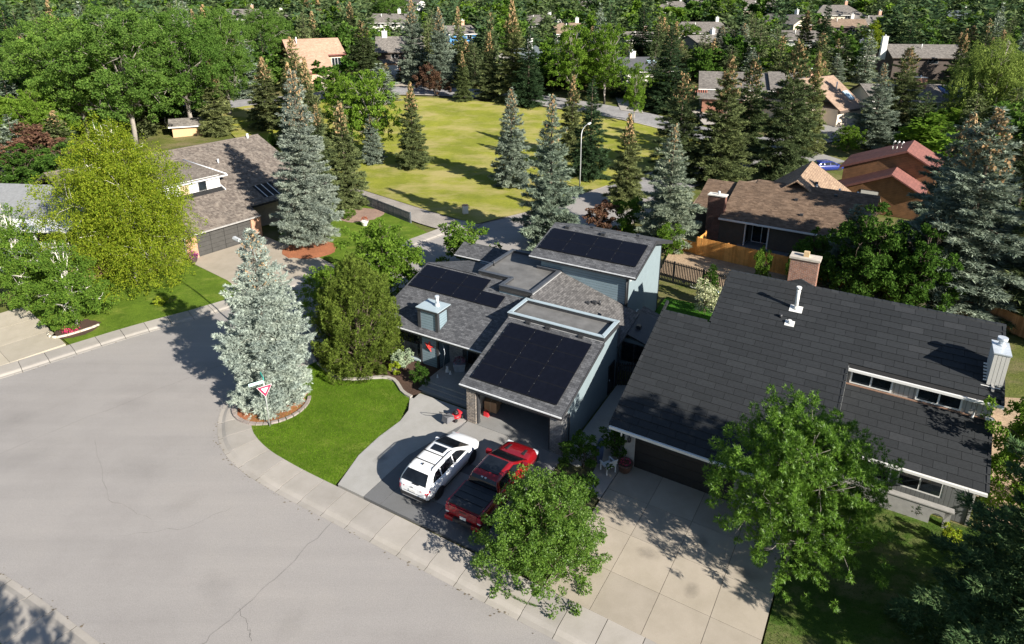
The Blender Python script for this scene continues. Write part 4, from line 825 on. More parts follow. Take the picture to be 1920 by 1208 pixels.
# left wing
lr = slope_roof(G, -9.98, -.44, 3.40, 2.75, 9.65, 4.78, .18, M_GSH)
MB().slab([(-9.98, 9.65, 4.78), (-5.3, 9.65, 4.78), (-5.3, 15.3, 2.95), (-9.98, 15.3, 2.95)], .18).build('roof', M_GSH, G)
MB().box(-9.98, -5.5, 9.57, 9.73, 4.775, 4.815).build('ridge_cap', M_GSH, lr)
sl2 = (4.78-2.75)/6.25
for i in range(3):
    for j in range(2): pv(G, -9.72+i*1.895, 7.0+j*1.19, 1.875, 1.225, 2.75, sl2, 3.40)
pv(G, -9.72+3*1.895, 7.0, 1.875, 1.225, 2.75, sl2, 3.40)
w = MB().box(-9.55, -6.45, 3.95, 4.10, -.1, .32).box(-9.55, -9.2, 3.95, 4.10, .32, 2.75).box(-9.55, -6.45, 3.95, 4.1, 2.32, 2.72).build('wall', M_BLUEW, G)
MB().wall((-9.55, 15), (-9.55, 3.95), [(0, -.1), (1, -.1), (1, 2.7), (.48, 4.55), (0, 2.8)], .12).build('wall', M_BLUE, G)
box('wall', M_BLUE, G, -6.28, -5.05, 3.90, 4.05, -.1, 2.72)
box('wall', M_BLUE, G, -5.05, -4.93, 3.92, 5.2, -.1, 2.9)
for u in (-6.42, -5.06): box('corner_board', M_TRIM, G, u, u+.14, 3.86, 4.02, -.1, 2.70)
f = box('window', M_TRIM, G, -9.2, -6.46, 3.97, 4.06, .32, 2.32)
for u in (-9.1, -7.78): box('pane', M_GLASS, f, u, u+1.22, 3.955, 3.968, .42, 2.24)
box('sill', M_CAP, f, -9.3, -6.46, 3.78, 3.965, .20, .31)
box('stone_column', M_GSTONE, G, -4.60, -3.50, 4.7, 5.2, -.1, 2.95)
box('wall', M_BLUE, G, -4.93, -.1, 5.2, 5.32, -.1, 3.3)
d = box('front_door', M_DOORB, G, -3.35, -1.2, 5.10, 5.198, .32, 2.5); box('pane', M_GLASS, d, -2.95, -2.7, 5.09, 5.098, .6, 2.2); box('pane', M_GLASS, d, -1.9, -1.65, 5.09, 5.098, .6, 2.2); box('handle', M_STEEL, d, -2.35, -2.3, 5.04, 5.09, 1.2, 1.5)
box('landing', M_AGG, G, -4.55, -.1, 1.9, 5.2, -.1, .36)
for k, (v, z) in enumerate(((1.55, .25), (1.2, .15))): box('step', M_AGG, G, -4.6, -.1, v, v+.352, -.1, z)
# chimney chase
ch = box('chimney_chase', M_BLUE, G, -6.40, -4.86, 3.86, 5.06, 2.6, 4.30)
for u, v in ((-6.46, 3.80), (-5.02, 3.80), (-5.02, 4.92), (-6.46, 4.92)): box('corner_board', M_TRIM, ch, u, u+.22, v, v+.20, 2.6, 4.30)
box('fascia', M_TRIM, ch, -6.50, -4.76, 3.76, 5.16, 4.20, 4.38); box('cap', M_CAP, ch, -6.55, -4.72, 3.72, 5.20, 4.38, 4.43)
fl = MB().cyl((-5.35, 4.55, 4.43), .20, .22, 12, .13).cyl((-5.35, 4.55, 4.65), .11, .42, 12).cyl((-5.35, 4.55, 5.02), .15, .14, 12).build('flue_pipe', M_STEEL, ch)
# centre flat roof
FO = [(-5.5, 9.90), (-2.86, 9.90), (-2.86, 8.45), (-.24, 8.45), (-.24, 13.0), (-1.95, 13.0), (-1.95, 14.9), (-5.5, 14.9)]
fr2 = sheet('flat_roof', FO, 4.80, M_MEMB, .2, G); curb(fr2, FO, .22, 4.56, 4.97, 5.01, M_TRIM, plain('slate_cap', (.065, .072, .085), .5))
MB().prism([(u*.985-.06, v+.06, 2.6) for u, v in FO], [(u*.985-.06, v+.06, 4.58) for u, v in FO]).build('wall', M_BLUE, G)
MB().cyl((-5.2, 11.6, 4.8), .05, .4, 6).build('roof_vent', M_TRIM, fr2)
# right roof sloping to the side yard
rr = MB().slab([(-.2, 8.05, 4.86), (6.25, 8.05, 2.93), (5.9, 12.98, 3.03), (-.2, 12.98, 4.86)], .16).build('roof', M_GSHV, G)
box('flashing', MATS['flashing_grey'], rr, -.235, -.17, 8.46, 12.9, 4.78, 4.9)
MB().box(3.05, 3.32, 11.1, 11.36, 3.82, 4.04).box(2.75, 2.98, 10.7, 10.95, 3.9, 4.08).cyl((3.5, 11.45, 3.75), .09, .3, 8).build('roof_vent', M_TRIM, rr)
MB().box(1.4, 1.7, 8.3, 8.5, 4.35, 4.52).box(3.4, 3.7, 8.3, 8.5, 3.78, 3.95).build('roof_vent', M_TRIM, rr)
box('wall', M_BLUE, G, 5.6, 5.72, 8.05, 13.0, -.1, 2.95)
# tall rear block
tw = MB(); tw.box(-1.9, 4.80, 13.0, 20.2, -.1, 5.75); tw.build('wall', M_BLUE, G)
MB().wall((4.94, 13.0), (4.94, 20.2), [(0, -.1), (1, -.1), (1, 5.8), (.535, 7.0), (0, 5.8)], .135).build('wall', M_BLUEW, G)
MB().wall((-1.92, 20.2), (-1.92, 13.0), [(0, 2), (1, 2), (1, 5.8), (.465, 7.0), (0, 5.8)], .02).build('wall', M_BLUE, G)
MB().prism([(4.945, 13.4, 5.05), (4.945, 15.15, 5.62), (4.945, 15.35, 6.05), (4.945, 15.05, 6.32), (4.945, 13.4, 5.75)], [(4.955, 13.4, 5.05), (4.955, 15.15, 5.62), (4.955, 15.35, 6.05), (4.955, 15.05, 6.32), (4.955, 13.4, 5.75)]).build('white_patch', M_WHITE, G)  # bright patch of the gable wall, drawn as a thin white overlay
box('corner_board', M_TRIM, G, 4.77, 4.985, 12.93, 13.0, 2.9, 5.72); box('corner_board', M_TRIM, G, 4.80, 4.985, 20.2, 20.26, -.1, 5.72)
MB().tube([(4.86, 12.86, 5.7), (4.86, 12.86, 3.4)], .05).build('downspout', M_TRIM, G)
tr_ = slope_roof(G, -2.72, 5.57, 12.60, 5.84, 16.85, 7.12, .20, M_GSH)
MB().slab([(-2.72, 16.85, 7.12), (5.57, 16.85, 7.12), (5.57, 21.05, 5.78), (-2.72, 21.05, 5.78)], .2).build('roof', M_GSH, G)
MB().prism([(5.57, 16.85, 6.86), (5.60, 16.85, 6.86), (5.60, 21.05, 5.54), (5.57, 21.05, 5.54)], [(5.57, 16.85, 7.135), (5.60, 16.85, 7.135), (5.60, 21.05, 5.80), (5.57, 21.05, 5.80)]).build('rake_board', M_TRIM, G)
MB().box(-2.72, 5.57, 16.76, 16.94, 7.10, 7.145).build('ridge_cap', M_GSH, tr_)
sl3 = (7.12-5.84)/4.25
for i in range(4):
    for j in range(2): pv(G, -2.44+i*1.915, 13.52+j*1.275, 1.895, 1.32, 5.84, sl3, 12.60)
for u, v in ((-1.6, 16.3), (1.4, 16.25)): MB().box(u, u+.32, v, v+.3, 6.98, 7.18).build('roof_vent', M_TRIM, tr_)
for u in (.2, 3.9): MB().box(u, u+.25, 17.0, 17.25, 7.05, 7.26).build('roof_vent', M_TRIM, tr_)
# low annexes
ax = MB().slab([(5.62, 10.0, 3.02), (7.75, 10.0, 2.35), (7.75, 13.5, 2.35), (5.62, 13.5, 3.02)], .12).build('roof', M_TRIM, G)
MB().slab([(5.6, 13.5, 2.75), (7.6, 13.5, 2.1), (7.6, 14.8, 2.1), (5.6, 14.8, 2.75)], .1).build('roof', M_GSH, G)
box('rake_board', M_CAP, ax, 5.585, 5.64, 9.97, 13.5, 2.93, 3.06); MB().box(6.3, 6.6, 11.2, 11.5, 2.75, 2.98).build('roof_vent', M_TRIM, ax)
sw = MB().box(5.75, 7.6, 10.1, 10.22, 0, .75).box(5.75, 7.6, 10.1, 10.22, 2.2, 2.45).box(7.48, 7.6, 10.1, 13.5, 0, 2.3).build('wall', M_BLUEW, G)
f = box('window', M_TRIM, G, 5.75, 7.48, 10.11, 10.2, .75, 2.2)
for k in range(2): box('pane', M_GLASS, f, 5.82+k*.84, 6.58+k*.84, 10.095, 10.108, .82, 2.12)
slope_roof(G, -12.15, -7.6, 16.30, 2.75, 17.8, 3.42, .16, M_GSH, True)
MB().slab([(-12.15, 17.8, 3.42), (-7.6, 17.8, 3.42), (-7.6, 19.4, 2.75), (-12.15, 19.4, 2.75)], .16).build('roof', M_GSH, G)
MB().box(-11.8, -5.4, 16.7, 19.2, -.1, 2.7).box(-9.4, -5.4, 15.0, 16.7, -.1, 2.6).build('wall', M_BLUE, G)
MB().slab([(-7.6, 15.1, 2.9), (-1.9, 15.1, 3.6), (-1.9, 19.6, 3.6), (-7.6, 19.6, 2.9)], .16).build('roof', M_GSH, G)
box('deck', plain('deck_grey', (.15, .145, .14), .8, .2), G, -12.2, -9.5, 13.6, 16.4, .1, .35)

# ------------------------------------------------------------------ the black roofed house
m_, t_, b_, o_ = nt('black_shingle'); oi_ = N(t_, 'ShaderNodeObjectInfo'); ge_ = N(t_, 'ShaderNodeNewGeometry'); ad_ = N(t_, 'ShaderNodeMath', operation='ADD'); fr_ = N(t_, 'ShaderNodeMath', operation='FRACT')
t_.links.new(oi_.outputs['Random'], ad_.inputs[0]); t_.links.new(ge_.outputs['Random Per Island'], ad_.inputs[1]); t_.links.new(ad_.outputs[0], fr_.inputs[0])
c_ = ramp(t_, fr_.outputs[0], [(0, (.0165, .0185, .0205)), (.5, (.0195, .0215, .024)), (.95, (.022, .0245, .027)), (1, (.030, .032, .035))]); c_ = mix(t_, .9, c_, ramp(t_, noise(t_, coords(t_, (1, 3, 1)), 7, 5, .7), [(.3, (.7, .7, .7)), (.7, (1.3, 1.3, 1.3))]), 'MULTIPLY')
t_.links.new(c_, b_.inputs['Base Color']); b_.inputs['Roughness'].default_value = .7; b_.inputs['Specular IOR Level'].default_value = .35; bump(t_, b_, noise(t_, coords(t_, (1, 4, 1)), 14, 4), .01, .6); M_TILE = m_
M_TILEB = plain('shingle_bed', (.012, .012, .013), .95, .2)
M_STUC = plain('grey_stucco', (.30, .29, .275), .9, .12, 3, bumpd=.008)
M_TAUPE = siding('taupe_boards', (.42, .40, .37), .22, True)
M_TAUPED = siding('grey_boards', (.16, .165, .165), .2, True)
M_BRICK = tabs('red_brick', (.30, .115, .065), (.21, .085, .06), (.30, .25, .21), .22, .075, 'w', .010, .35, .3, .5, 3)
M_GDOOR = plain('dark_garage_door', (.018, .017, .017), .5, .25)
K = thing('black_roofed_house', 'house with large black shingled roof, dark garage door and two chimneys', 'house', (KF.x, KF.y, 0), KF.a)
k = .4293; zf = lambda v: 2.70+(v+.64)*k; ca = math.atan(k)
main = MB().slab([(-1.30, -.62, zf(-.62)-.03), (8.92, -.62, zf(-.62)-.03), (8.92, 7.12, zf(7.12)-.03), (-1.30, 7.12, zf(7.12)-.03)], .18)
main.slab([(1.57, 7.12, zf(7.12)-.031), (8.92, 7.12, zf(7.12)-.031), (8.92, 11.2, zf(11.2)-.031), (1.57, 11.2, zf(11.2)-.031)], .18)
main.slab([(8.92, 6.40, zf(6.40)-.032), (15.55, 6.40, zf(6.40)-.032), (15.55, 11.2, zf(11.2)-.032), (8.92, 11.2, zf(11.2)-.032)], .18)
KR = main.build('roof', M_TILEB, K)
back = MB().slab([(1.57, 11.2, zf(11.2)-.04), (15.55, 11.2, zf(11.2)-.04), (15.55, 17.4, zf(11.2)-2.7), (1.57, 17.4, zf(11.2)-2.7)], .18).slab([(-1.3, 7.12, zf(7.12)-.04), (1.57, 7.12, zf(7.12)-.04), (1.57, 9.6, 3.9), (-1.3, 9.6, 3.9)], .18).build('roof', M_TILEB, K)
LK = .53; zl = lambda v: 2.85+(v-3.3)*LK
LR = MB().slab([(8.95, 3.3, zl(3.3)-.03), (15.35, 3.3, zl(3.3)-.03), (15.35, 6.72, zl(6.72)-.03), (8.95, 6.72, zl(6.72)-.03)], .16).build('roof', M_TILEB, K)
TW, TE = 1.0, .44; jobs = []; rnd = random.Random(5)
def tiles(parent, u0, u1, v0, v1, zfun, slope, phase):
    a = math.atan(slope); n = int(round((v1-v0)/math.cos(a)/TE)); e = (v1-v0)/math.cos(a)/n
    for i in range(n):
        v = v0+i*e*math.cos(a); u = u0-((i*.5+phase+rnd.uniform(-.06, .06)) % 1.0)*TW
        while u < u1-.02:
            a0, a1 = max(u, u0), min(u+TW, u1)
            if a1-a0 > .06: jobs.append((parent, a0, a1-a0, v, zfun(v), a, e))
            u += TW
for i_ in range(29):
    v_ = -.64+i_*.4043; a_, b_ = (-1.30, 8.92) if v_ < 6.3 else ((-1.30, 15.57) if v_ < 7.0 else (1.57, 15.57))
    tiles(KR, a_, b_, v_, v_+.4043, zf, k, i_*.5+(i_*.13) % .2)
tiles(LR, 8.95, 15.35, 3.27, 6.70, zl, LK, .2)
tile_me = {}
def tile_mesh(e):
    key = round(e, 3)
    if key not in tile_me:
        q = MB(); L = e+.05; q.prism([(.007, 0, -.03), (.993, 0, -.03), (.993, L, -.03), (.007, L, -.03)], [(.007, 0, .040), (.993, 0, .040), (.993, L, .008), (.007, L, .008)]); tile_me[key] = q.mesh('shingle', M_TILE)
    return tile_me[key]
jobs.sort(key=lambda j: (Vector(KF.w(j[1], j[3])).length))
rest = {}
for i, (par, u, wdt, v, z, a, e) in enumerate(jobs):
    if i < 290:
        o = link('shingle', tile_mesh(e), par, (u, v, z), (a+rnd.uniform(-.006, .006), rnd.uniform(-.004, .004), 0)); o.scale = (wdt/TW, 1, 1)
    else:
        q = rest.setdefault(par.name, (par, MB()))[1]; c, s = math.cos(a), math.sin(a); L = e+.05; P = lambda x, y, h: (u+x*wdt/TW, v+y*c-h*s, z+y*s+h*c)
        q.prism([P(.007, 0, -.03), P(.993, 0, -.03), P(.993, L, -.03), P(.007, L, -.03)], [P(.007, 0, .040), P(.993, 0, .040), P(.993, L, .008), P(.007, L, .008)])
for par, q in rest.values(): q.build('shingles', M_TILE, par, kind='stuff')
rc = MB().prism([(0, -.16, -.06), (.44, -.16, -.06), (.44, .16, -.06), (0, .16, -.06)], [(0, -.10, .05), (.44, -.10, .035), (.44, .10, .035), (0, .10, .05)]).mesh('ridge_cap', M_TILE)
for i in range(32): link('ridge_cap', rc, KR, (1.57+i*.44, 11.22, zf(11.2)+.0))
for i in range(6): link('ridge_cap', rc, KR, (-1.3+i*.44, 7.14, zf(7.12)+.0))
rk = MB().prism([(-.08, 0, -.12), (.05, 0, -.12), (.05, .42, -.12), (-.08, .42, -.12)], [(-.08, 0, .055), (.05, 0, .055), (.05, .42, .04), (-.08, .42, .04)]).mesh('rake_cap', M_TILE)
for i in range(21): link('rake_cap', rk, KR, (-1.30, -.64+i*.408, zf(-.64+i*.408)), (ca, 0, 0))
for i in range(10): link('rake_cap', rk, KR, (1.55, 7.14+i*.408, zf(7.14+i*.408)), (ca, 0, 0))
for i in range(12): link('rake_cap', rk, KR, (15.58, 6.4+i*.4, zf(6.4+i*.4)), (ca, 0, 0))
for i in range(16): link('rake_cap', rk, KR, (8.93, -.64+i*.44, zf(-.64+i*.44)), (ca, 0, 0))
for i in range(8): link('rake_cap', rk, LR, (15.37, 3.3+i*.4, zl(3.3+i*.4)), (math.atan(LK), 0, 0))
MB().prism([(8.93, -.62, zf(-.62)-.35), (8.98, -.62, zf(-.62)-.35), (8.98, 6.5, zl(6.5)-.2), (8.93, 6.5, zl(6.5)-.2)], [(8.93, -.62, zf(-.62)), (8.98, -.62, zf(-.62)), (8.98, 6.5, zf(6.5)), (8.93, 6.5, zf(6.5))]).build('wall', M_TAUPED, K)
# eaves and gutters
box('gutter', M_WHITE, KR, -1.32, 8.9, -.78, -.645, zf(-.64)-.16, zf(-.64)-.02); box('fascia', M_WHITE, KR, -1.3, 8.9, -.645, -.62, zf(-.62)-.24, zf(-.62)-.05)
box('gutter', M_WHITE, LR, 8.95, 15.36, 3.14, 3.275, zl(3.3)-.15, zl(3.3)-.02); box('gutter', M_WHITE, KR, 8.9, 15.62, 6.27, 6.385, zf(6.37)-.14, zf(6.37)-.01)
MB().cyl((-.62, -.70, 2.30), .05, .3, 8).build('downspout', M_WHITE, K)
# walls, garage
MB().box(-.66, -.08, -.02, .5, -.1, 2.55).build('wall', M_STUC, K); box('wall', M_STUC, K, -.66, -.50, .5, 8.0, -.1, 2.9)
MB().box(5.10, 8.9, -.02, .14, -.1, 2.55).box(-.08, 5.10, .05, .14, 2.2, 2.55).build('wall', M_STUC, K)
gd = box('garage_door', M_TILEB, K, -.08, 5.10, .06, .12, 0, 2.2)
for i in range(4): box('door_panel', M_GDOOR, gd, -.06, 5.08, .02, .07, .03+i*.545, .03+i*.545+.53)
MB().box(8.78, 8.9, .14, 4.5, -.1, 3.0).build('wall', M_STUC, K)
MB().box(-.5, 1.7, 7.5, 9.2, -.1, 3.9).box(1.7, 15.2, 7.5, 16.8, -.1, 4.6).box(1.75, 15.2, 8.5, 13.5, 4.6, 6.3).build('wall', M_STUC, K)
MB().wall((15.2, 4.5), (15.2, 17), [(0, -.1), (1, -.1), (1, 4.8), (.54, 7.4), (.2, 6.1), (.19, 4.2), (0, 3.2)], .12).build('wall', M_TAUPE, K)
cl = box('wall', M_TAUPE, K, 8.98, 15.3, 6.68, 6.80, 4.4, 5.62)
for u in (9.12, 12.12):
    f = box('window', M_WHITE, K, u, u+1.95, 6.60, 6.678, 4.74, 5.50)
    for q in range(2): box('pane', M_GLASS, f, u+.09+q*.93, u+.93+q*.93, 6.588, 6.598, 4.83, 5.42)
MB().tube([(14.6, 6.55, 5.5), (14.6, 6.6, 4.75), (14.55, 6.4, 4.66)], .05).cyl((15.25, 6.45, 4.72), .2, .12, 8).build('downspout', M_WHITE, K)
box('flashing', plain('rust_flashing', (.28, .17, .12), .7), LR, 8.98, 15.3, 6.56, 6.64, zl(6.6)+.03, zl(6.6)+.09)
# front below the lower roof
MB().box(8.9, 12.0, 4.55, 4.7, -.1, 2.9).box(12.0, 13.95, 4.55, 4.7, -.1, .9).box(12.0, 13.95, 4.55, 4.7, 2.35, 3.1).box(13.95, 15.2, 4.55, 4.7, -.1, 2.9).build('wall', M_TAUPED, K)
f = box('window', M_WHITE, K, 12.0, 13.95, 4.57, 4.66, .9, 2.35)
for q in range(2): box('pane', M_GLASS, f, 12.08+q*.93, 12.92+q*.93, 4.555, 4.568, 1.0, 2.28)
f = box('window', M_WHITE, K, 10.0, 11.7, 4.49, 4.548, .9, 2.35); box('pane', M_GLASS, f, 10.08, 11.62, 4.475, 4.488, 1.0, 2.28)
for i in range(7): box('beam', plain('beam_wood', (.42, .34, .26), .8), K, 9.4+i*.93, 9.52+i*.93, 3.36, 4.56, 2.46, 2.66)
gw = MB().box(9.2, 13.55, 3.55, 3.80, -.1, 1.0); th_ = [(13.55, 1.0)]
gw.box(14.1, 14.35, 3.55, 3.8, -.1, .98); A = [math.pi*i/10 for i in range(11)]
out = [(13.55, -.1), (13.55, 1.0), (14.35, 1.0)] ; top = [(13.55+.8*i/10, 1.0) for i in range(11)]; arc = [(13.825-.275*math.cos(t), .45+.28*math.sin(t)) for t in A]
for (x0, z0), (x1, z1), (X0, Z0), (X1, Z1) in zip(arc, arc[1:], top, top[1:]): gw.prism([(x0, 3.55, z0), (x1, 3.55, z1), (x1, 3.8, z1), (x0, 3.8, z0)], [(X0*1, 3.55, Z0), (X1, 3.55, Z1), (X1, 3.8, Z1), (X0, 3.8, Z0)], True)
gw.build('garden_wall', M_STUC, K); MB().box(9.1, 14.45, 3.50, 3.85, 1.0, 1.06).build('coping', M_STUC, K)
MB().lathe([(.03, 0), (.09, .04), (.11, .25), (.05, .33), (.02, .42)], 8, (-.38, -.14, 1.62)).box(-.42, -.34, -.14, -.02, 1.7, 1.85).build('wall_lamp', M_TRIM, K)
# brick chimney, pipes, chase
bc = box('chimney', M_BRICK, K, 4.85, 6.40, 11.35, 12.15, 5.5, 9.30); box('chimney_crown', plain('crown_concrete', (.45, .40, .34), .9, .2), bc, 4.78, 6.47, 11.28, 12.22, 9.30, 9.42)
box('flue', plain('clay_flue', (.50, .36, .20), .8, .15), bc, 5.5, 5.80, 11.62, 11.9, 9.42, 9.72)
MB().prism([(4.85, 11.25, 7.80), (6.4, 11.25, 7.80), (5.62, 11.25, 8.12)], [(4.85, 11.8, 7.80), (6.4, 11.8, 7.80), (5.62, 11.8, 8.12)]).build('cricket', M_TRIM, bc)
pz = zf(9.3); MB().cyl((5.75, 9.35, pz-.05), .10, 1.45, 14).cyl((5.75, 9.35, pz+1.30), .14, .14, 14).cyl((5.75, 9.35, pz), .16, .22, 14, .12).cyl((5.75, 9.35, pz+1.15), .125, .04, 14).build('vent_pipe', M_WHITE, K)
MB().slab([(5.42, 9.08, zf(9.08)+.06), (6.10, 9.08, zf(9.08)+.06), (6.10, 9.55, zf(9.55)+.06), (5.42, 9.55, zf(9.55)+.06)], .03).build('pipe_flashing', M_WHITE, K)
MB().cyl((5.65, 8.25, zf(8.25)), .10, .24, 10).slab([(5.40, 8.05, zf(8.05)+.06), (5.90, 8.05, zf(8.05)+.06), (5.90, 8.42, zf(8.42)+.06), (5.40, 8.42, zf(8.42)+.06)], .03).build('vent_pipe', M_WHITE, K)
MB().cyl((5.10, 8.55, zf(8.55)), .09, .2, 8).build('roof_vent', M_TRIM, K)
cc = box('chimney_chase', plain('pale_cladding', (.50, .49, .46), .55, .05), K, 14.88, 15.52, 7.36, 8.75, 5.6, 7.84)
cm = MB()
for q in range(4): cm.box(14.885+q*.16, 15.03+q*.16, 7.33, 7.36, 5.9, 7.82)
cm.build('cladding_rib', plain('pale_rib', (.56, .54, .50), .5, .05), cc)
box('cap', M_STEEL, cc, 14.84, 15.56, 7.30, 8.80, 7.84, 7.90); box('flashing', M_WHITE, cc, 14.66, 15.45, 7.20, 7.34, 6.02, 6.12)
for q in range(6): box('flashing', M_WHITE, cc, 14.74, 14.88, 7.5+q*.19, 7.60+q*.19, zf(7.5+q*.19)+.05, zf(7.5+q*.19)+.10)
MB().cyl((15.2, 8.35, 7.9), .21, .10, 12, .14).cyl((15.2, 8.35, 8.0), .13, .2, 12).cyl((15.2, 8.35, 8.16), .22, .16, 12).build('flue_pipe', M_STEEL, cc)

# ------------------------------------------------------------------ the shake roofed house on the left
M_SHAKE = tabs('cedar_shake', (.13, .11, .095), (.20, .175, .15), (.06, .05, .045), .28, .24, 'u', .006, .45, .15, .2, 7)
M_OBRICK = tabs('orange_brick', (.50, .24, .13), (.38, .18, .10), (.46, .36, .28), .24, .08, 'w', .010, .25, .3, .4, 3)
def shakes(parent, polys, zfun, slope, e, w, mat, seed, name='shakes'):
    """rows of separate uneven shakes inside rectangles (u0,u1,v0,v1)"""
    rnd = random.Random(seed); q = MB(); c = math.cos(math.atan(slope))
    for u0, u1, v0, v1 in polys:
        n = int((v1-v0)/c/e)
        for i in range(n):
            v = v0+i*(v1-v0)/n; vv = v+(v1-v0)/n*1.12; u = u0
            while u < u1-.03:
                ww = min(w*rnd.uniform(.6, 1.5), u1-u); t = rnd.uniform(.02, .05); dv = rnd.uniform(-.02, .02); i0 = len(q.v)
                q.v += [(u+.004, v+dv, zfun(v+dv)-.02), (u+ww-.004, v+dv, zfun(v+dv)-.02), (u+ww-.004, v+dv, zfun(v+dv)+t), (u+.004, v+dv, zfun(v+dv)+t), (u+ww-.004, vv, zfun(vv)+.004), (u+.004, vv, zfun(vv)+.004)]
                q.f += [(i0, i0+1, i0+2, i0+3), (i0+3, i0+2, i0+4, i0+5), (i0, i0+3, i0+5), (i0+1, i0+4, i0+2)]; q.smooth += [False]*4; u += ww
    return q.build(name, mat, parent, kind='stuff')
def shk_mat(name, c1, c2):
    m, t, b, o = nt(name); ge = N(t, 'ShaderNodeNewGeometry'); c = ramp(t, ge.outputs['Random Per Island'], [(0, c1), (1, c2)]); v = coords(t)
    c = mix(t, .9, c, ramp(t, noise(t, v, 1.1, 6, .7), [(.3, (.72, .72, .72)), (.7, (1.25, 1.22, 1.18))]), 'MULTIPLY'); t.links.new(c, b.inputs['Base Color']); b.inputs['Roughness'].default_value = .9; b.inputs['Specular IOR Level'].default_value = .2
    bump(t, b, noise(t, coords(t, (9, 1, 1)), 4, 3), .01, .5); return m
M_SHK = shk_mat('weathered_shake', (.105, .088, .078), (.205, .178, .155))
SH = thing('shake_roofed_house', 'brick house with weathered brown shake roof and dark panelled garage door', 'house', (SF.x, SF.y, 0), SF.a)
sk = .42; zs = lambda v: 2.60+(v+.30)*sk
sr = MB().slab([(-6, -.28, zs(-.28)-.03), (8.0, -.28, zs(-.28)-.03), (8.0, 12.6, zs(12.6)-.03), (-6, 12.6, zs(12.6)-.03)], .2).slab([(8.0, 1.2, zs(1.2)-.031), (17.2, 1.2, zs(1.2)-.031), (17.2, 12.6, zs(12.6)-.031), (8.0, 12.6, zs(12.6)-.031)], .2).build('roof', M_TILEB, SH)
shakes(sr, [(-6, 8.0, -.3, 4.5), (-6, .7, 4.5, 12.6), (.7, 7.4, 7.6, 12.6), (7.4, 8.0, 4.5, 12.6), (8.0, 17.2, 1.2, 1.9), (8.0, 10.2, 1.9, 4.1), (12.6, 17.2, 1.9, 4.1), (8.0, 17.2, 4.1, 12.6)], zs, sk, .24, .20, M_SHK, 3)
MB().slab([(-6, 12.6, zs(12.6)-.03), (17.2, 12.6, zs(12.6)-.03), (17.2, 20, 4.8), (-6, 20, 4.8)], .2).build('roof', M_SHAKE, SH)
MB().box(-6, 17.2, 12.5, 12.7, zs(12.6)-.02, zs(12.6)+.06).build('ridge_cap', M_SHK, sr)
box('gutter', plain('grey_gutter', (.30, .29, .28), .5), sr, -6, 8.02, -.42, -.30, zs(-.3)-.15, zs(-.3)-.01)
# roof well with white dormer wall
MB().slab([(.7, 4.5, zs(4.5)-.02), (7.4, 4.5, zs(4.5)-.02), (7.4, 7.6, zs(4.5)+.35), (.7, 7.6, zs(4.5)+.35)], .05).build('roof', M_SHAKE, SH)
dw = box('wall', M_WHITE, SH, .8, 7.3, 5.25, 5.37, zs(4.5)+.02, 6.2)
f = box('window', M_TRIM, SH, 4.9, 5.75, 5.18, 5.248, 4.95, 5.9); box('pane', M_GLASS, f, 4.97, 5.68, 5.165, 5.178, 5.02, 5.83)
box('wall', plain('tan_boards', (.40, .30, .20), .8), SH, 3.0, 3.9, 5.21, 5.248, 4.66, 5.95)
dr = MB().slab([(-.2, 5.0, 6.12), (8.1, 5.0, 6.12), (6.4, 10.4, zs(10.4)+.14), (-.2, 10.4, zs(10.4)+.14)], .14).prism([(8.1, 5.0, 5.98), (8.1, 5.0, 6.12), (6.4, 10.4, zs(10.4)+.14)], [(8.11, 5.02, 5.98), (8.11, 5.02, 6.12), (6.41, 10.42, zs(10.4)+.14)]).build('roof', M_SHAKE, SH)
MB().box(-.2, 8.1, 4.9, 4.998, 5.99, 6.12).build('gutter', M_GUT, dr); MB().tube([(8.05, 5.03, 6.16), (6.4, 10.4, zs(10.4)+.18)], .07, 6).build('hip_cap', M_GUT, dr)
for u in (.66, 7.36): MB().prism([(u, 4.5, zs(4.5)), (u+.08, 4.5, zs(4.5)), (u+.08, 7.4, zs(4.5)+.1), (u, 7.4, zs(4.5)+.1)], [(u, 4.5, zs(4.5)+.12), (u+.08, 4.5, zs(4.5)+.12), (u+.08, 7.4, zs(7.4)+.06), (u, 7.4, zs(7.4)+.06)]).build('wall', M_GUT, SH)
# entry opening in the roof with rafters
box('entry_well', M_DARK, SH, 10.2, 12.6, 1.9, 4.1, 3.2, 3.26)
for i in range(3): MB().slab([(10.55+i*.75, 1.9, zs(1.9)), (10.63+i*.75, 1.9, zs(1.9)), (10.63+i*.75, 4.1, zs(4.1)), (10.55+i*.75, 4.1, zs(4.1))], .15).build('rafter', M_GUT, SH)
MB().cyl((9.5, 8.9, zs(8.9)), .1, .5, 8).cyl((15.5, 12.2, zs(12.2)), .14, .6, 8).build('vent_pipe', M_GUT, SH)
MB().box(-5.4, .0, .02, .16, -.1, 2.5).box(-5.4, 16.6, 13.0, 19, -.1, 5).box(16.4, 16.6, 1.9, 13, -.1, 3.5).box(8.2, 16.4, 3.4, 3.6, -.1, 3.5).build('wall', plain('brown_wall', (.20, .16, .12), .8), SH)
MB().wall((16.6, 1.9), (16.6, 19), [(0, 2), (1, 2), (1, 4.6), (.63, 7.6), (0, 3.2)], .1).build('wall', plain('brown_gable', (.20, .16, .12), .8), SH)
for u0, u1 in ((.02, 1.12), (7.05, 8.15)): box('brick_pillar', M_OBRICK, SH, u0, u1, -.02, .55, -.1, 2.45)
gd = box('garage_door', M_TILEB, SH, 1.12, 7.05, .22, .3, 0, 2.3)
for i in range(4):
    for j in range(5): box('door_panel', plain('charcoal_panel', (.055, .053, .05), .55, .15), gd, 1.15+i*1.48, 1.15+i*1.48+1.44, .17, .225, .02+j*.455, .02+j*.455+.43)
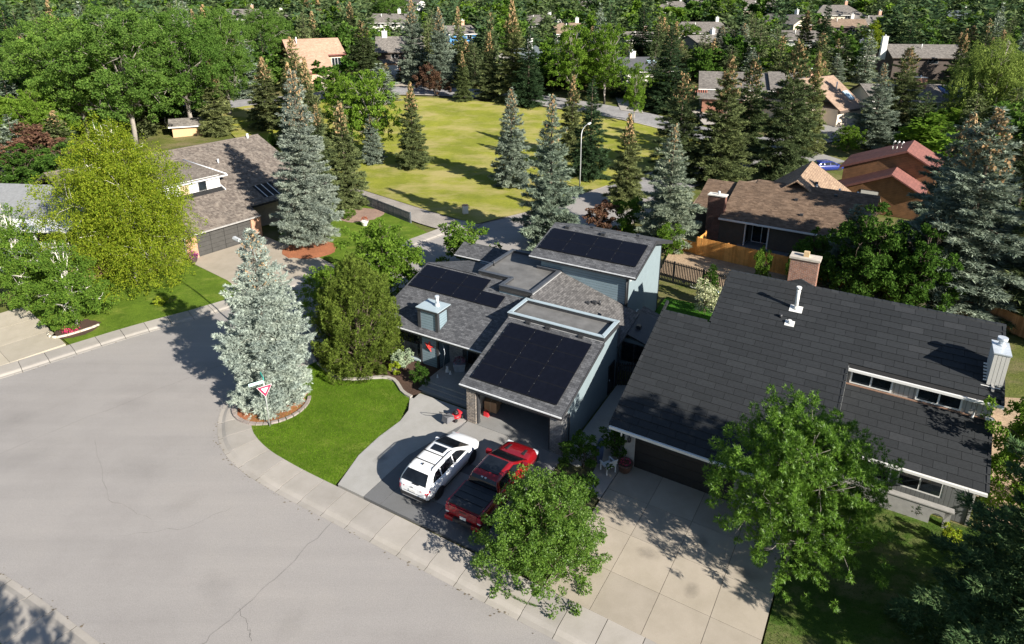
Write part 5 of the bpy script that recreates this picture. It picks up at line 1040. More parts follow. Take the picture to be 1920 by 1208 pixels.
box('header', M_TRIM, SH, 1.12, 7.05, .1, .4, 2.3, 2.5); MB().box(.45, .62, -.10, -.02, 1.9, 2.15).build('wall_lamp', M_TRIM, SH)
MB().tube([(-.12, -.2, 2.45), (-.12, .0, .1)], .05).build('downspout', M_GUT, SH)
box('brick_chimney', M_OBRICK, SH, -3.2, -2.2, 7.5, 8.7, 4, 8.6)
KEEP += [(-27, 66, 15)]
MARK = []
# ------------------------------------------------------------------ houses further off
M_TANR = tabs('tan_shingle', (.33, .205, .145), (.40, .255, .185), (.26, .165, .12), .5, .2, 'u', .008, .2, .2, .2, 2)
M_BROWNR = tabs('brown_shingle', (.20, .145, .105), (.30, .22, .16), (.10, .07, .05), .45, .2, 'u', .01, .4, .2, .3, 5)
M_BROWNV = tabs('brown_shingle_side', (.24, .165, .115), (.34, .24, .165), (.12, .08, .06), .45, .2, 'v', .01, .35, .2, .3, 5)
M_GREYR = tabs('grey_shake_roof', (.13, .118, .108), (.22, .20, .18), (.09, .08, .07), .4, .25, 'u', .01, .4, .2, .3, 4)
M_SLATER = tabs('slate_blue_roof', (.085, .105, .115), (.12, .14, .15), (.05, .06, .06), .5, .25, 'u', .01, .25, .3, .2, 3)
M_REDR = tabs('red_tile_roof', (.27, .095, .06), (.34, .125, .08), (.2, .07, .05), .4, .3, 'u', .008, .25, .3, .2, 3)
M_REDV = tabs('red_tile_side', (.17, .07, .06), (.22, .09, .075), (.1, .05, .04), .4, .3, 'v', .008, .25, .3, .2, 3)
M_WOOD = siding('cedar_boards', (.185, .09, .04), .2, False, .3)
M_CREAM = plain('cream_stucco', (.66, .56, .44), .85, .06, 1)
M_PALE = plain('pale_stucco', (.66, .63, .58), .85, .06, 1)
M_DKBR = plain('dark_brown_boards', (.07, .052, .042), .8, .2)
M_SALM = plain('salmon_brick', (.50, .29, .20), .85, .15, 4)
M_GREYW = plain('grey_boards_far', (.22, .22, .22), .8, .1)
M_BLUEF = plain('bright_blue_wall', (.05, .22, .52), .6, .05)
def window(par, u, v, z, w, h, fm=None, side='f', n=1):
    """a framed window on a wall that faces -v (side f), +u (side r) or -u (side l)"""
    o = link('window', None, par)
    d = {'f': lambda a, b: (u+a, v-b), 'r': lambda a, b: (u+b, v+a), 'l': lambda a, b: (u-b, v+a)}[side]
    def bx(name, a0, a1, b0, b1, z0, z1, ma):
        (x0, y0), (x1, y1) = d(a0, b0), d(a1, b1); MB().box(min(x0, x1), max(x0, x1), min(y0, y1), max(y0, y1), z0, z1).build(name, ma, o)
    bx('frame', 0, w, .0, .05, z, z+h, fm or M_WHITE); t = .07; pw = (w-t*(n+1))/n
    for k in range(n): bx('pane', t+k*(pw+t), t+k*(pw+t)+pw, .052, .064, z+t, z+h-t, M_GLASS)
    return o
def gable(nm, label, x, y, ang, w, d, eave, ridge, wall, roof, chim=None, wins=(), garage=None, over=.45, z=None, hip=0, vent=None, gdm=None):
    """gable house; local u runs along the ridge, front faces -v; origin at the front left corner"""
    z = T(y) if z is None else z; t = thing(nm, label, 'house', (x, y, z), R(ang)); s = (ridge-eave)/(d/2); zo = eave-over*s
    MB().box(0, w, 0, d, -1.5, eave-.02).build('wall', wall, t)
    if not hip:
        for u in (0.0, w-.2): MB().prism([(u, 0, eave-.02), (u, d, eave-.02), (u, d/2, ridge-.16)], [(u+.2, 0, eave-.02), (u+.2, d, eave-.02), (u+.2, d/2, ridge-.16)]).build('gable_wall', wall, t)
    h = hip
    m = MB(); m.slab([(-over, -over, zo), (w+over, -over, zo), (w+over-h, d/2, ridge), (-over+h, d/2, ridge)], .16); m.slab([(-over+h, d/2, ridge), (w+over-h, d/2, ridge), (w+over, d+over, zo), (-over, d+over, zo)], .16)
    if h:
        m.prism([(w+over, -over, zo-.16), (w+over, d+over, zo-.16), (w+over-h, d/2, ridge-.16)], [(w+over, -over, zo), (w+over, d+over, zo), (w+over-h, d/2, ridge)]); m.prism([(-over, d+over, zo-.16), (-over, -over, zo-.16), (-over+h, d/2, ridge-.16)], [(-over, d+over, zo), (-over, -over, zo), (-over+h, d/2, ridge)])
    rf = m.build('roof', roof, t); box('gutter', M_WHITE if wall not in (M_DKBR,) else M_DKBR, rf, -over, w+over, -over-.1, -over-.002, zo-.2, zo-.02)
    if chim:
        cu, cv, cw, cdp, ct, cmat = chim; c = box('chimney', cmat, t, cu, cu+cw, cv, cv+cdp, eave-1, ct); box('chimney_cap', M_PALE, c, cu-.06, cu+cw+.06, cv-.06, cv+cdp+.06, ct, ct+.1); MB().cyl((cu+cw/2, cv+cdp/2, ct+.1), .12, .35, 8).build('flue', M_STEEL, c)
    for a in wins: window(t, *a)
    if garage: u0, gw, gh = garage; g = box('garage_door', gdm or M_WHITE, t, u0, u0+gw, -.04, -.002, 0, gh)
    if vent: u, v = vent; zz = zo+(v+over)*s if v < d/2 else ridge-(v-d/2)*s; MB().cyl((u, v, zz-.1), .11, 1.15, 8).build('vent_pipe', M_WHITE, rf)
    KEEP.append((x+(w/2)*math.cos(R(ang))-(d/2)*math.sin(R(ang)), y+(w/2)*math.sin(R(ang))+(d/2)*math.cos(R(ang)), max(w, d)*.62+2)); MARK.append((KEEP[-1][0], KEEP[-1][1], label)); return t, rf, s, zo
# tan roofed house: long front slope over the garage, two storeys showing on the right
t = thing('tan_roofed_house', 'house with big plain tan roof and a double window on its right', 'house', (-40.6, 150.6, 5.3), R(33))
rf = MB().slab([(-6.2, -.5, 2.95), (.6, -.5, 2.95), (.6, 3.5, 6.2), (-6.2, 3.5, 6.2)], .2).slab([(-8.2, 3.5, 6.2), (4.9, 3.5, 6.2), (4.6, 7.4, 9.6), (-8.2, 7.4, 9.6)], .2).slab([(-8.2, -.5+1.2, 3.93), (-6.2, -.5+1.2, 3.93), (-6.2, 3.5, 6.2), (-8.2, 3.5, 6.2)], .2).slab([(-8.2, 7.4, 9.6), (4.6, 7.4, 9.6), (4.6, 13, 5.0), (-8.2, 13, 5.0)], .2).build('roof', M_TANR, t)
MB().box(-6, .4, 0, 4, -1.5, 2.9).box(-7.9, 4.2, 4.2, 12.6, -1.5, 5.0).box(.4, 4.2, 4.2, 5.4, 4.9, 6.3).build('wall', M_SALM, t); MB().prism([(4.2, 4.2, 5), (4.2, 12.6, 5), (4.2, 7.4, 9.2)], [(4.25, 4.2, 5), (4.25, 12.6, 5), (4.25, 7.4, 9.2)]).build('gable_wall', M_SALM, t)
MB().prism([(.4, -.3, 2.8), (.45, -.3, 2.8), (.45, 4.2, 2.8), (.4, 4.2, 2.8)], [(.4, -.3, 3.0), (.45, -.3, 3.0), (.45, 4.2, 6.4), (.4, 4.2, 6.4)]).build('gable_wall', M_DKBR, t)
box('fascia', M_REDV, rf, -6.2, .6, -.58, -.502, 2.65, 2.95); box('fascia', M_REDV, rf, .6, 4.95, 3.42, 3.498, 5.95, 6.22)
box('garage_door', plain('taupe_door', (.34, .28, .23), .7), t, -3.6, -.6, -.05, -.002, 0, 2.3); window(t, 1.6, 4.2, 3.4, 2.2, 2.0, None, 'f', 3); window(t, 2.0, 4.2, .5, 2.0, 1.8, None, 'f', 2)
MB().cyl((-5.4, 6.3, 8.5), .12, 1.6, 8).build('vent_pipe', M_WHITE, rf); KEEP.append((-41, 157, 11))
# dark house with white garage door
t, rf, s, zo = gable('dark_brown_house', 'dark brown house with a sunlit white garage door', -32.2, 161.5, 6, 11, 9, 5.6, 8.6, M_DKBR, M_GREYR, (1.0, 4, 1.2, 1, 9.8, M_PALE), [(3.2, 0, 3.8, 1.8, 1.2, None, 'f', 2)], None, .6, 6.2)
MB().box(.9, 5.6, -1.6, .0, -1.5, 2.9).build('wall', M_SALM, t); box('garage_door', M_WHITE, t, 1.3, 5.0, -1.66, -1.602, 0, 2.3); MB().slab([(.6, -2.1, 2.9), (5.9, -2.1, 2.9), (5.9, .0, 3.6), (.6, .0, 3.6)], .15).build('roof', M_GREYR, t)
# brown roofed house behind the orange fence
B7 = Frame(21.12, 63.34, -32)
t = thing('brown_roofed_house', 'brown shingled house with a brick chimney and white framed patio door behind the orange fence', 'house', (B7.x, B7.y, 0), B7.a)
r7 = MB().slab([(-3.6, 1.9, 2.75), (.0, 1.9, 2.75), (.0, 6.9, 4.75), (-3.0, 6.9, 4.75)], .16).slab([(.0, -.1, 2.75), (13.6, -.1, 2.75), (13.6, 7.6, 5.25), (1.9, 7.6, 5.25), (.0, 6.9, 4.75)], .16).slab([(1.9, 7.6, 5.25), (13.6, 7.6, 5.25), (13.6, 14, 2.9), (1.9, 14, 2.9)], .16).slab([(-3.0, 6.9, 4.75), (1.9, 6.9, 4.75), (1.9, 12, 2.8), (-3.0, 12, 2.8)], .16).build('roof', M_BROWNR, t)
shakes(r7, [(.0, 13.6, -.1, 6.9), (1.9, 13.6, 6.9, 7.6)], lambda v: 2.76+(v+.1)*.3247, .3247, .2, .34, shk_mat('brown_tab', (.12, .082, .058), (.20, .14, .10)), 7, 'shingles')
shakes(r7, [(-3.3, .0, 1.9, 6.9)], lambda v: 2.76+(v-1.9)*.4, .4, .2, .34, MATS['brown_tab'], 8, 'shingles')
r8 = MB().slab([(1.8, 6.5, 2.9), (5.9, 6.5, 6.0), (5.9, 16.5, 6.0), (1.8, 16.5, 2.9)], .16).slab([(5.9, 6.5, 6.0), (10.6, 6.5, 2.9), (10.6, 16.5, 2.9), (5.9, 16.5, 6.0)], .16).build('roof', M_BROWNV, t)
MB().box(-3.0, .0, 2.2, 12, -.1, 2.7).box(.0, 2.6, .45, 8, -.1, 2.7).box(2.6, 4.9, 1.9, 8, -.1, 2.7).box(4.9, 13, .45, 14, -.1, 2.7).box(2.2, 10.2, 8, 16, -.1, 2.9).build('wall', plain('umber_stucco', (.085, .075, .06), .9, .1), t)
MB().prism([(2.2, 15.9, 2.8), (10.2, 15.9, 2.8), (5.9, 15.9, 5.8)], [(2.2, 16, 2.8), (10.2, 16, 2.8), (5.9, 16, 5.8)]).prism([(2.2, 8, 2.8), (10.2, 8, 2.8), (5.9, 8, 5.8)], [(2.2, 8.1, 2.8), (10.2, 8.1, 2.8), (5.9, 8.1, 5.8)]).build('gable_wall', M_DKBR, t)
box('gutter', M_WHITE, r7, -.02, 13.6, -.22, -.10, 2.58, 2.74); box('gutter', M_WHITE, r7, -3.6, -.02, 1.78, 1.898, 2.58, 2.74)
c = box('chimney', tabs('dark_brick', (.20, .075, .05), (.13, .055, .04), (.16, .13, .11), .24, .08, 'w', .01, .3, .3, .4, 3), t, -1.45, .25, .55, 1.45, -.1, 4.75); box('chimney_cap', M_PALE, c, -1.52, .32, .48, 1.52, 4.75, 4.85); MB().cyl((-.5, 1.0, 4.85), .12, .35, 8).build('flue', M_STEEL, c)
window(t, 3.0, 1.9, .15, 1.9, 2.2, None, 'f', 2); window(t, 2.6, .5, .2, 1.3, 2.1, None, 'r', 1); box('post', M_WHITE, t, 4.78, 4.9, .3, .42, -.1, 2.6); box('post', M_WHITE, t, 2.55, 2.66, .3, .42, -.1, 2.6); box('patio', plain('patio_blue', (.12, .13, .14), .8), t, 2.0, 7, -.6, 1.9, -.05, .12)
for u, v in ((7.2, 2.2), (6.2, 4.6), (9.6, 6.3)): MB().box(u, u+.3, v, v+.3, 2.75+(v+.1)*.325, 3.0+(v+.1)*.325).build('roof_vent', M_TRIM, r7)
MB().cyl((7.7, 7.9, 5.0), .08, .5, 8).cyl((9.9, 7.9, 5.0), .12, .35, 8).cyl((11.6, 7.8, 5.0), .1, .3, 8).build('vent_pipe', M_WHITE, r7); MB().box(7.3, 7.6, 9.5, 9.8, 5.0, 5.3).build('roof_vent', M_TRIM, r8)
# red roofed cedar house
t = thing('red_roofed_house', 'cedar clad house with stepped red tiled gables', 'house', (42.75, 73.2, 0), R(-36))
def redgable(u0, up, u1, v0, v1, zl_, zp, zr, wallz=-.1):
    MB().prism([(u0+.4, v0+.5, wallz), (u1-.3, v0+.5, wallz), (u1-.3, v0+.5, zr-.1), (up, v0+.5, zp-.2), (u0+.4, v0+.5, zl_-.1)], [(u0+.4, v1-.5, wallz), (u1-.3, v1-.5, wallz), (u1-.3, v1-.5, zr-.1), (up, v1-.5, zp-.2), (u0+.4, v1-.5, zl_-.1)]).build('wall', M_WOOD, t)
    r = MB().slab([(u0, v0, zl_), (up, v0, zp), (up, v1, zp), (u0, v1, zl_)], .16).build('roof', M_REDV, t); MB().slab([(up, v0, zp), (u1, v0, zr), (u1, v1, zr), (up, v1, zp)], .16).build('roof', M_REDV, t)
    MB().prism([(u0, v0-.03, zl_-.25), (up, v0-.03, zp-.25), (up, v0-.03, zp+.02), (u0, v0-.03, zl_+.02)], [(u0, v0-.001, zl_-.25), (up, v0-.001, zp-.25), (up, v0-.001, zp+.02), (u0, v0-.001, zl_+.02)]).build('barge_board', plain('red_brown_trim', (.15, .06, .05), .7), r)
redgable(-7.6, .9, 4.5, -.5, 4.5, 1.1, 4.9, 2.9); redgable(-5.2, 1.6, 5.2, 3.5, 11, 4.2, 7.0, 5.0)
window(t, -2.0, .0, .35, 1.95, 2.25, M_DKBR, 'f', 1); box('blind', M_PALE, t, -1.93, -.13, -.085, -.07, 1.05, 2.5)
for u in (-.2, .25, .7): MB().tube([(u, 7, 6.3), (u, 7, 7.2), (u+.15, 6.8, 7.35)], .09).build('vent_pipe', M_WHITE, t)
KEEP.append((45, 76, 12))
# house with the skylight
t = thing('skylight_house', 'cream house with a plain tan brown roof, one skylight and a white pipe', 'house', (59.2, 116.6, 1.9), R(34))
rf = MB().slab([(-2.7, -.6, 3.2), (5.6, -.6, 3.2), (5.6, 6.5, 8.2), (-2.7, 6.5, 8.2)], .18).slab([(-6.4, 3.2, 5.87), (-2.7, 3.2, 5.87), (-2.7, 6.5, 8.2), (-6.4, 6.5, 8.2)], .18).slab([(-6.4, 6.5, 8.2), (5.6, 6.5, 8.2), (5.6, 13, 3.6), (-6.4, 13, 3.6)], .18).build('roof', M_TANR.copy(), t)
for n_ in rf.data.materials[0].node_tree.nodes:
    if n_.type == 'TEX_BRICK': n_.inputs['Color1'].default_value = (.25, .175, .13, 1); n_.inputs['Color2'].default_value = (.30, .215, .16, 1)
MB().box(-2.3, 5.2, 0, 12.5, -1.5, 3.3).box(-6, -2.3, 3.8, 12.5, -1.5, 4.0).build('wall', M_CREAM, t); MB().prism([(5.15, 0, 3.2), (5.15, 12.5, 3.2), (5.15, 6.5, 7.9)], [(5.2, 0, 3.2), (5.2, 12.5, 3.2), (5.2, 6.5, 7.9)]).build('gable_wall', M_CREAM, t); box('garage_door', M_CREAM, t, .5, 3.6, -.06, -.002, 0, 2.3); box('fascia', M_DKBR, rf, -2.7, 5.6, -.66, -.602, 2.8, 3.2)
s_ = 5/7.1; MB().slab([(3.0, 1.2, 3.2+1.8*s_+.2), (4.6, 1.2, 3.2+1.8*s_+.2), (4.6, 2.9, 3.2+3.5*s_+.2), (3.0, 2.9, 3.2+3.5*s_+.2)], .3).build('skylight', plain('skylight_glass', (.42, .55, .62), .15, .3, .6), t)
MB().cyl((2.2, 3.6, 5.9), .12, 1.6, 8).build('vent_pipe', M_WHITE, rf); c = box('chimney', M_SALM, t, -1.2, .1, 6.9, 7.7, 6, 9.4); MB().cyl((-.5, 7.3, 9.4), .12, .4, 8).build('flue', M_STEEL, c)
KEEP.append((56, 122, 11))
# pergola house
t, rf, s, zo = gable('pergola_house', 'peach house with grey shake roof and red pergola beams at its left', 36.8, 128.8, -14, 19, 13, 4.2, 6.6, M_CREAM, M_GREYR, None, [(15.5, 0, 1.2, 1.6, 1.2, None, 'f', 2)], None, .6, 3.2)
MB().slab([(-.8, -4.2, 2.7), (8, -4.2, 2.7), (8, .2, 3.8), (-.8, .2, 3.8)], .16).build('roof', M_GREYR, t); MB().box(.2, 7.6, -3.6, .0, -1.5, 2.7).build('wall', plain('brick_brown', (.28, .13, .085), .8), t)
for q in range(6): MB().slab([(-1.2+q*.42, -1.6, 3.5), (-1.05+q*.42, -1.6, 3.5), (-1.05+q*.42, .9, 4.3), (-1.2+q*.42, .9, 4.3)], .2).build('pergola_beam', plain('pergola_red', (.42, .16, .11), .7), t)
MB().slab([(12.4, -.8, 4.4), (19.8, -.8, 4.4), (19.8, 6, 6.9), (12.4, 6, 6.9)], .14).build('roof', M_GREYR, t); box('barge_board', plain('peach_trim', (.55, .28, .2), .7), t, 19.7, 19.85, -.8, 6, 4.2, 4.45)
# others placed by eye from the photograph
gable('slate_roofed_house', 'pale house under a slate blue roof beside the two tall poplars', 4.0, 158, 62, 15, 12, 3.4, 6.2, M_PALE, M_SLATER, (9, 4, 1, 1, 8.2, M_WHITE), (), (2, 4.5, 2.2))
t, rf, s, zo = gable('dark_skylight_house', 'low dark roofed house with two small skylights behind the slim poplar', 22.5, 150, 8, 15, 11, 3.0, 5.4, M_PALE, plain('charcoal_roof', (.07, .072, .08), .85, .2, 3), (5.5, 5, 1.3, 1.1, 6.6, M_PALE), [(1.6, 0, .6, 1.4, 1.6, None, 'f', 1)], None, .6)
for u in (9.2, 10.6): MB().slab([(u, 2.8, zo+3.25*s+.12), (u+.9, 2.8, zo+3.25*s+.12), (u+.9, 4.3, zo+4.75*s+.12), (u, 4.3, zo+4.75*s+.12)], .12).build('skylight', MATS['skylight_glass'], t)
gable('long_dark_house', 'long dark house with grey roof and tall white pipes at the upper right', 89, 157, -8, 15.5, 11, 5.0, 7.4, M_DKBR, M_GREYR, (-2.0, 3, 1.2, 1, 9.2, M_WHITE), [(7.5, 0, 3.4, 2.2, 1.4, M_GREYW, 'f', 2)], None, .6, None, 0, (7, 3.5))
t, rf, s, zo = gable('blue_panel_house', 'low house with blue solar panels and a square brick chimney at the right', 70.5, 128.5, -4, 24, 12, 2.9, 5.2, M_PALE, M_GREYR, (9.3, 4.0, 2.0, 1.2, 6.6, plain('salmon_chimney', (.55, .27, .18), .85)), (), None, .6, 2.2)
for u in range(6):
    for q in range(2): MB().slab([(14.0+u*1.75, 1.0+q*2.2, zo+(1.6+q*2.2)*s+.12), (15.68+u*1.75, 1.0+q*2.2, zo+(1.6+q*2.2)*s+.12), (15.68+u*1.75, 3.1+q*2.2, zo+(3.7+q*2.2)*s+.12), (14.0+u*1.75, 3.1+q*2.2, zo+(3.7+q*2.2)*s+.12)], .06).build('solar_panel', plain('blue_cells', (.015, .03, .09), .15, .2), t)
MB().cyl((5, 3.5, 4.2), .13, 1.8, 8).build('vent_pipe', M_WHITE, rf)
gable('white_house', 'white house with pale grey roof and a covered balcony at the far left', -49.5, 56.5, -6, 10.5, 9, 5.3, 7.0, M_PALE, plain('pale_grey_roof', (.21, .215, .22), .85, .15, 4), None, [(3.5, 0, .6, 1.6, 1.4, None, 'f', 2)], None, .7, 0)
t = bpy.data.objects['white_house']; box('balcony_recess', M_DARK, t, 4.6, 10.3, -.03, -.003, 2.9, 5.0); box('balcony_floor', M_WHITE, t, 4.4, 10.6, -1.5, .0, 2.35, 2.6); MB().box(4.4, 10.6, -1.55, -1.45, 2.6, 3.4).build('railing', M_WHITE, t)
MB().slab([(3.9, -1.9, 4.75), (11.2, -1.9, 4.75), (11.2, -.4, 5.2), (3.9, -.4, 5.2)], .2).build('roof', M_WHITE, t)
for u in (4.5, 7.5, 10.45): box('post', M_WHITE, t, u, u+.14, -1.5, -1.36, 2.6, 4.8)
MB().box(10.5, 12.3, -2.5, 6, -.1, 2.4).build('wall', M_SALM, t); MB().slab([(10.5, -3, 2.4), (12.8, -3, 1.9), (12.8, 6, 1.9), (10.5, 6, 2.4)], .12).build('roof', plain('green_tarp', (.08, .12, .10), .6), t)
gable('garden_shed', 'small tan shed with grey roof behind the golden birch', -57.5, 110, 22, 5.0, 3.5, 2.0, 2.8, plain('shed_orange', (.50, .33, .18), .8, .1), M_GREYR, None, (), None, .5)
FARH = [  # label, x, y, angle, w, d, eave, ridge, wall, roof, hip
 ('far_house', 'grey roofed far house with a row of dormer lights above the olive hedge', 52, 218, -8, 19, 13, 3.2, 6.2, M_PALE, M_GREYR, 3), ('far_house', 'grey brown gable roof with slate wall and thin white vent', 52, 184, 30, 13, 12, 3.4, 6.0, M_GREYW, M_GREYR, 0),
 ('far_house', 'pale house with a small brick chimney beside the dark spruce', 33, 196, 0, 8, 9, 3.6, 5.6, M_PALE, M_GREYR, 0), ('far_house', 'house with dark panes in twin gables on the far slope', 98, 292, -10, 14, 12, 5.0, 8.6, M_CREAM, M_GREYR, 0),
 ('far_house', 'cream house with a bright gable end and a chimney on the far slope', 86, 240, -55, 14, 12, 4.2, 7.0, M_CREAM, M_GREYR, 0), ('far_house', 'hip roofed cream house at the right of the far cluster', 118, 268, -8, 18, 14, 4.6, 8.0, M_CREAM, M_GREYR, 5),
 ('far_house', 'peach roofed house at the top edge of the far cluster', 108, 325, 0, 15, 13, 4.8, 8.0, M_CREAM, M_TANR, 5), ('far_house', 'small pale house at the very top of the far cluster', 84, 330, 0, 11, 10, 4.8, 8.0, M_CREAM, M_GREYR, 3),
 ('far_house', 'white house partly behind blue spruces in the middle right', 76, 191, -20, 9, 8, 4.4, 6.6, M_WHITE, M_GREYR, 0), ('far_house', 'dark walled house with patched brown roof below the far cluster', 101, 222, -12, 13, 10, 4.6, 6.8, M_DKBR, M_BROWNR, 0),
 ('far_house', 'low grey roof between two brown topped spruces at the upper right', 79, 172, -4, 16, 10, 3.0, 5.0, M_PALE, M_GREYR, 0), ('far_house', 'bright blue walled house behind the grey spruces', -18, 196, 30, 9, 10, 5.2, 7.2, M_BLUEF, M_GREYR, 0),
 ('far_house', 'grey roofed two storey house above the dark brown one', -50, 232, 0, 15, 12, 5.0, 7.6, M_PALE, M_GREYR, 0), ('far_house', 'white gabled house near the top centre', -52, 318, -50, 12, 10, 4.6, 7.4, M_WHITE, M_GREYR, 0),
 ('far_house', 'grey roof with a tall white vent above the left poplars', -113, 255, 6, 20, 14, 4.0, 7.4, M_GREYW, M_GREYR, 0), ('far_house', 'dark grey gable beside the grey roof at the upper left', -92, 245, 12, 12, 11, 4.0, 7.0, M_DKBR, M_GREYR, 0),
 ('far_house', 'small brown roof with a white chimney behind the slate roof', 14, 210, 10, 10, 10, 3.8, 6.6, M_PALE, M_BROWNR, 0), ('far_house', 'grey roof among spruces at the upper right', 123, 243, 0, 13, 10, 3.6, 6.2, M_GREYW, M_GREYR, 0),
 ('far_house', 'dark slate roof among spruces near the top right', 168, 262, 10, 14, 11, 3.6, 6.4, M_GREYW, M_SLATER, 0), ('far_house', 'white roofed house half hidden left of the tallest olive spruce', 2, 238, -20, 13, 11, 4.2, 6.8, M_WHITE, M_GREYR, 0),
 ('far_house', 'grey roof at the top edge above the light green poplars', 30, 322, 10, 15, 12, 4.6, 7.6, M_PALE, M_GREYR, 4), ('far_house', 'pale roof at the top edge right of the poplars', 62, 300, -6, 16, 12, 4.6, 7.6, M_PALE, M_GREYR, 4)]
for q, (nm, lb, x, y, a, w, d, e, r_, wl, rm, hp) in enumerate(FARH):
    gable(nm, lb, x, y, a, w, d, e, r_, wl, rm, (w*.7, d*.5, 1.0, .9, r_+1.4, [M_PALE, M_WHITE, M_SALM][q % 3]), [(w*.2, 0, 1.2, 1.8, 1.3, None, 'f', 2), (w*.6, 0, 1.2, 1.8, 1.3, None, 'f', 2)] + ([(w*.25, 0, e-1.6, 1.6, 1.1, None, 'f', 2), (w*.62, 0, e-1.6, 1.6, 1.1, None, 'f', 2)] if e > 4.5 else []), None, .5, None, hp, (w*.35, d*.3))
# ------------------------------------------------------------------ vehicles
M_TYRE = plain('tyre_rubber', (.015, .015, .016), .85, .2); M_RIM = plain('alloy_rim', (.30, .31, .32), .3, .1, 3, metal=.6)
M_CARGL = glassy('car_glass', (.008, .010, .013), .04); M_BLACKP = plain('black_plastic', (.018, .018, .02), .5, .15)
M_WPAINT = plain('white_car_paint', (.78, .79, .80), .28, .02, 1, coat=.6); M_RPAINT = plain('red_car_paint', (.23, .006, .010), .25, .06, 1, coat=.8, metal=.15)
M_BPAINT = plain('blue_car_paint', (.015, .03, .20), .25, .05, 1, coat=.8); M_LAMP = plain('lamp_lens', (.62, .64, .66), .15, .1); M_TAIL = plain('tail_lens', (.32, .012, .03), .18, .15); M_CHROME = plain('chrome_trim', (.6, .6, .62), .15, .05, 2, metal=.9)
M_COVER = plain('vinyl_cover', (.014, .016, .020), .42, .25, 3)
def body(stations):
    """closed loft; station = (x, z bottom, z top, half width at sill, at waist, at shoulder)"""
    m = MB(); rings = []
    for x, zb, zt, w0, w1, w2 in stations:
        h = zt-zb; half = [(0, zb), (w0*.8, zb), (w0, zb+.10*h), (w1, zb+.45*h), (w1*.985, zb+.78*h), (w2, zb+.95*h), (w2*.82, zt+.004), (w2*.4, zt+.02), (0, zt+.025)]
        ring = half+[(-y, z) for y, z in reversed(half[1:-1])]; i = len(m.v); m.v += [(x, y, z) for y, z in ring]; rings.append((i, len(ring)))
    for (a, n), (b, _) in zip(rings, rings[1:]):
        for k in range(n): j = (k+1) % n; m.f.append((a+k, a+j, b+j, b+k)); m.smooth.append(True)
    m.f.append(tuple(rings[0][0]+k for k in range(rings[0][1]))); m.f.append(tuple(rings[-1][0]+k for k in reversed(range(rings[-1][1])))); m.smooth += [False, False]; return m
class Cab:
    """greenhouse described by levels (z, x rear, x front, half width)"""
    def __init__(s, lv, r=.16): s.lv = lv; s.r = r
    def at(s, z):
        Z = [l[0] for l in s.lv]; return [float(np.interp(z, Z, [l[i] for l in s.lv])) for i in (1, 2, 3)]
    def mesh(s):
        m = MB(); rings = []
        for z, xr, xf, w in s.lv:
            r = min(s.r, w*.5); pts = []
            for cx, cy, a0 in ((xf-r, w-r, 0), (xr+r, w-r, 90), (xr+r, -w+r, 180), (xf-r, -w+r, 270)):
                for k in range(4): a = R(a0+k*30); pts.append((cx+r*math.cos(a), cy+r*math.sin(a), z))
            rings.append(len(m.v)); m.v += pts
        for a, b in zip(rings, rings[1:]):
            for k in range(16): j = (k+1) % 16; m.f.append((a+k, a+j, b+j, b+k)); m.smooth.append(True)
        m.f.append(tuple(rings[-1]+k for k in range(16))); m.smooth.append(True); return m
    def side(s, pts, sgn, o=.010):
        """strip of glass following the side between the outline points (x, z)"""
        zs = [p[1] for p in pts]; lv = sorted({min(zs), max(zs)} | {l[0] for l in s.lv if min(zs) < l[0] < max(zs)} | set(zs)); rows = []
        for z in lv:
            xs = []
            for (xa, za), (xb, zb) in zip(pts, pts[1:]+pts[:1]):
                if abs(za-zb) > 1e-6 and min(za, zb)-1e-6 <= z <= max(za, zb)+1e-6: xs.append(xa+(xb-xa)*(z-za)/(zb-za))
                elif abs(za-zb) <= 1e-6 and abs(z-za) < 1e-6: xs += [xa, xb]
            y = sgn*(s.at(z)[2]+o); rows.append(((min(xs), y, z), (max(xs), y, z)))
        return rows
    def end(s, f, z0, z1, front, o=.014):
        lv = sorted({z0, z1} | {l[0] for l in s.lv if z0 < l[0] < z1}); rows = []
        for z in lv:
            xr, xf, w = s.at(z); x = xf+o if front else xr-o; w = (w-s.r*.55)*f; rows.append(((x, -w, z), (x, w, z)))
        return rows
def panes(par, name, lists, mat):
    for rows in lists:
        m = MB()
        for (a, b), (c, d) in zip(rows, rows[1:]): m.face([a, b, d, c])
        m.build(name, mat, par)
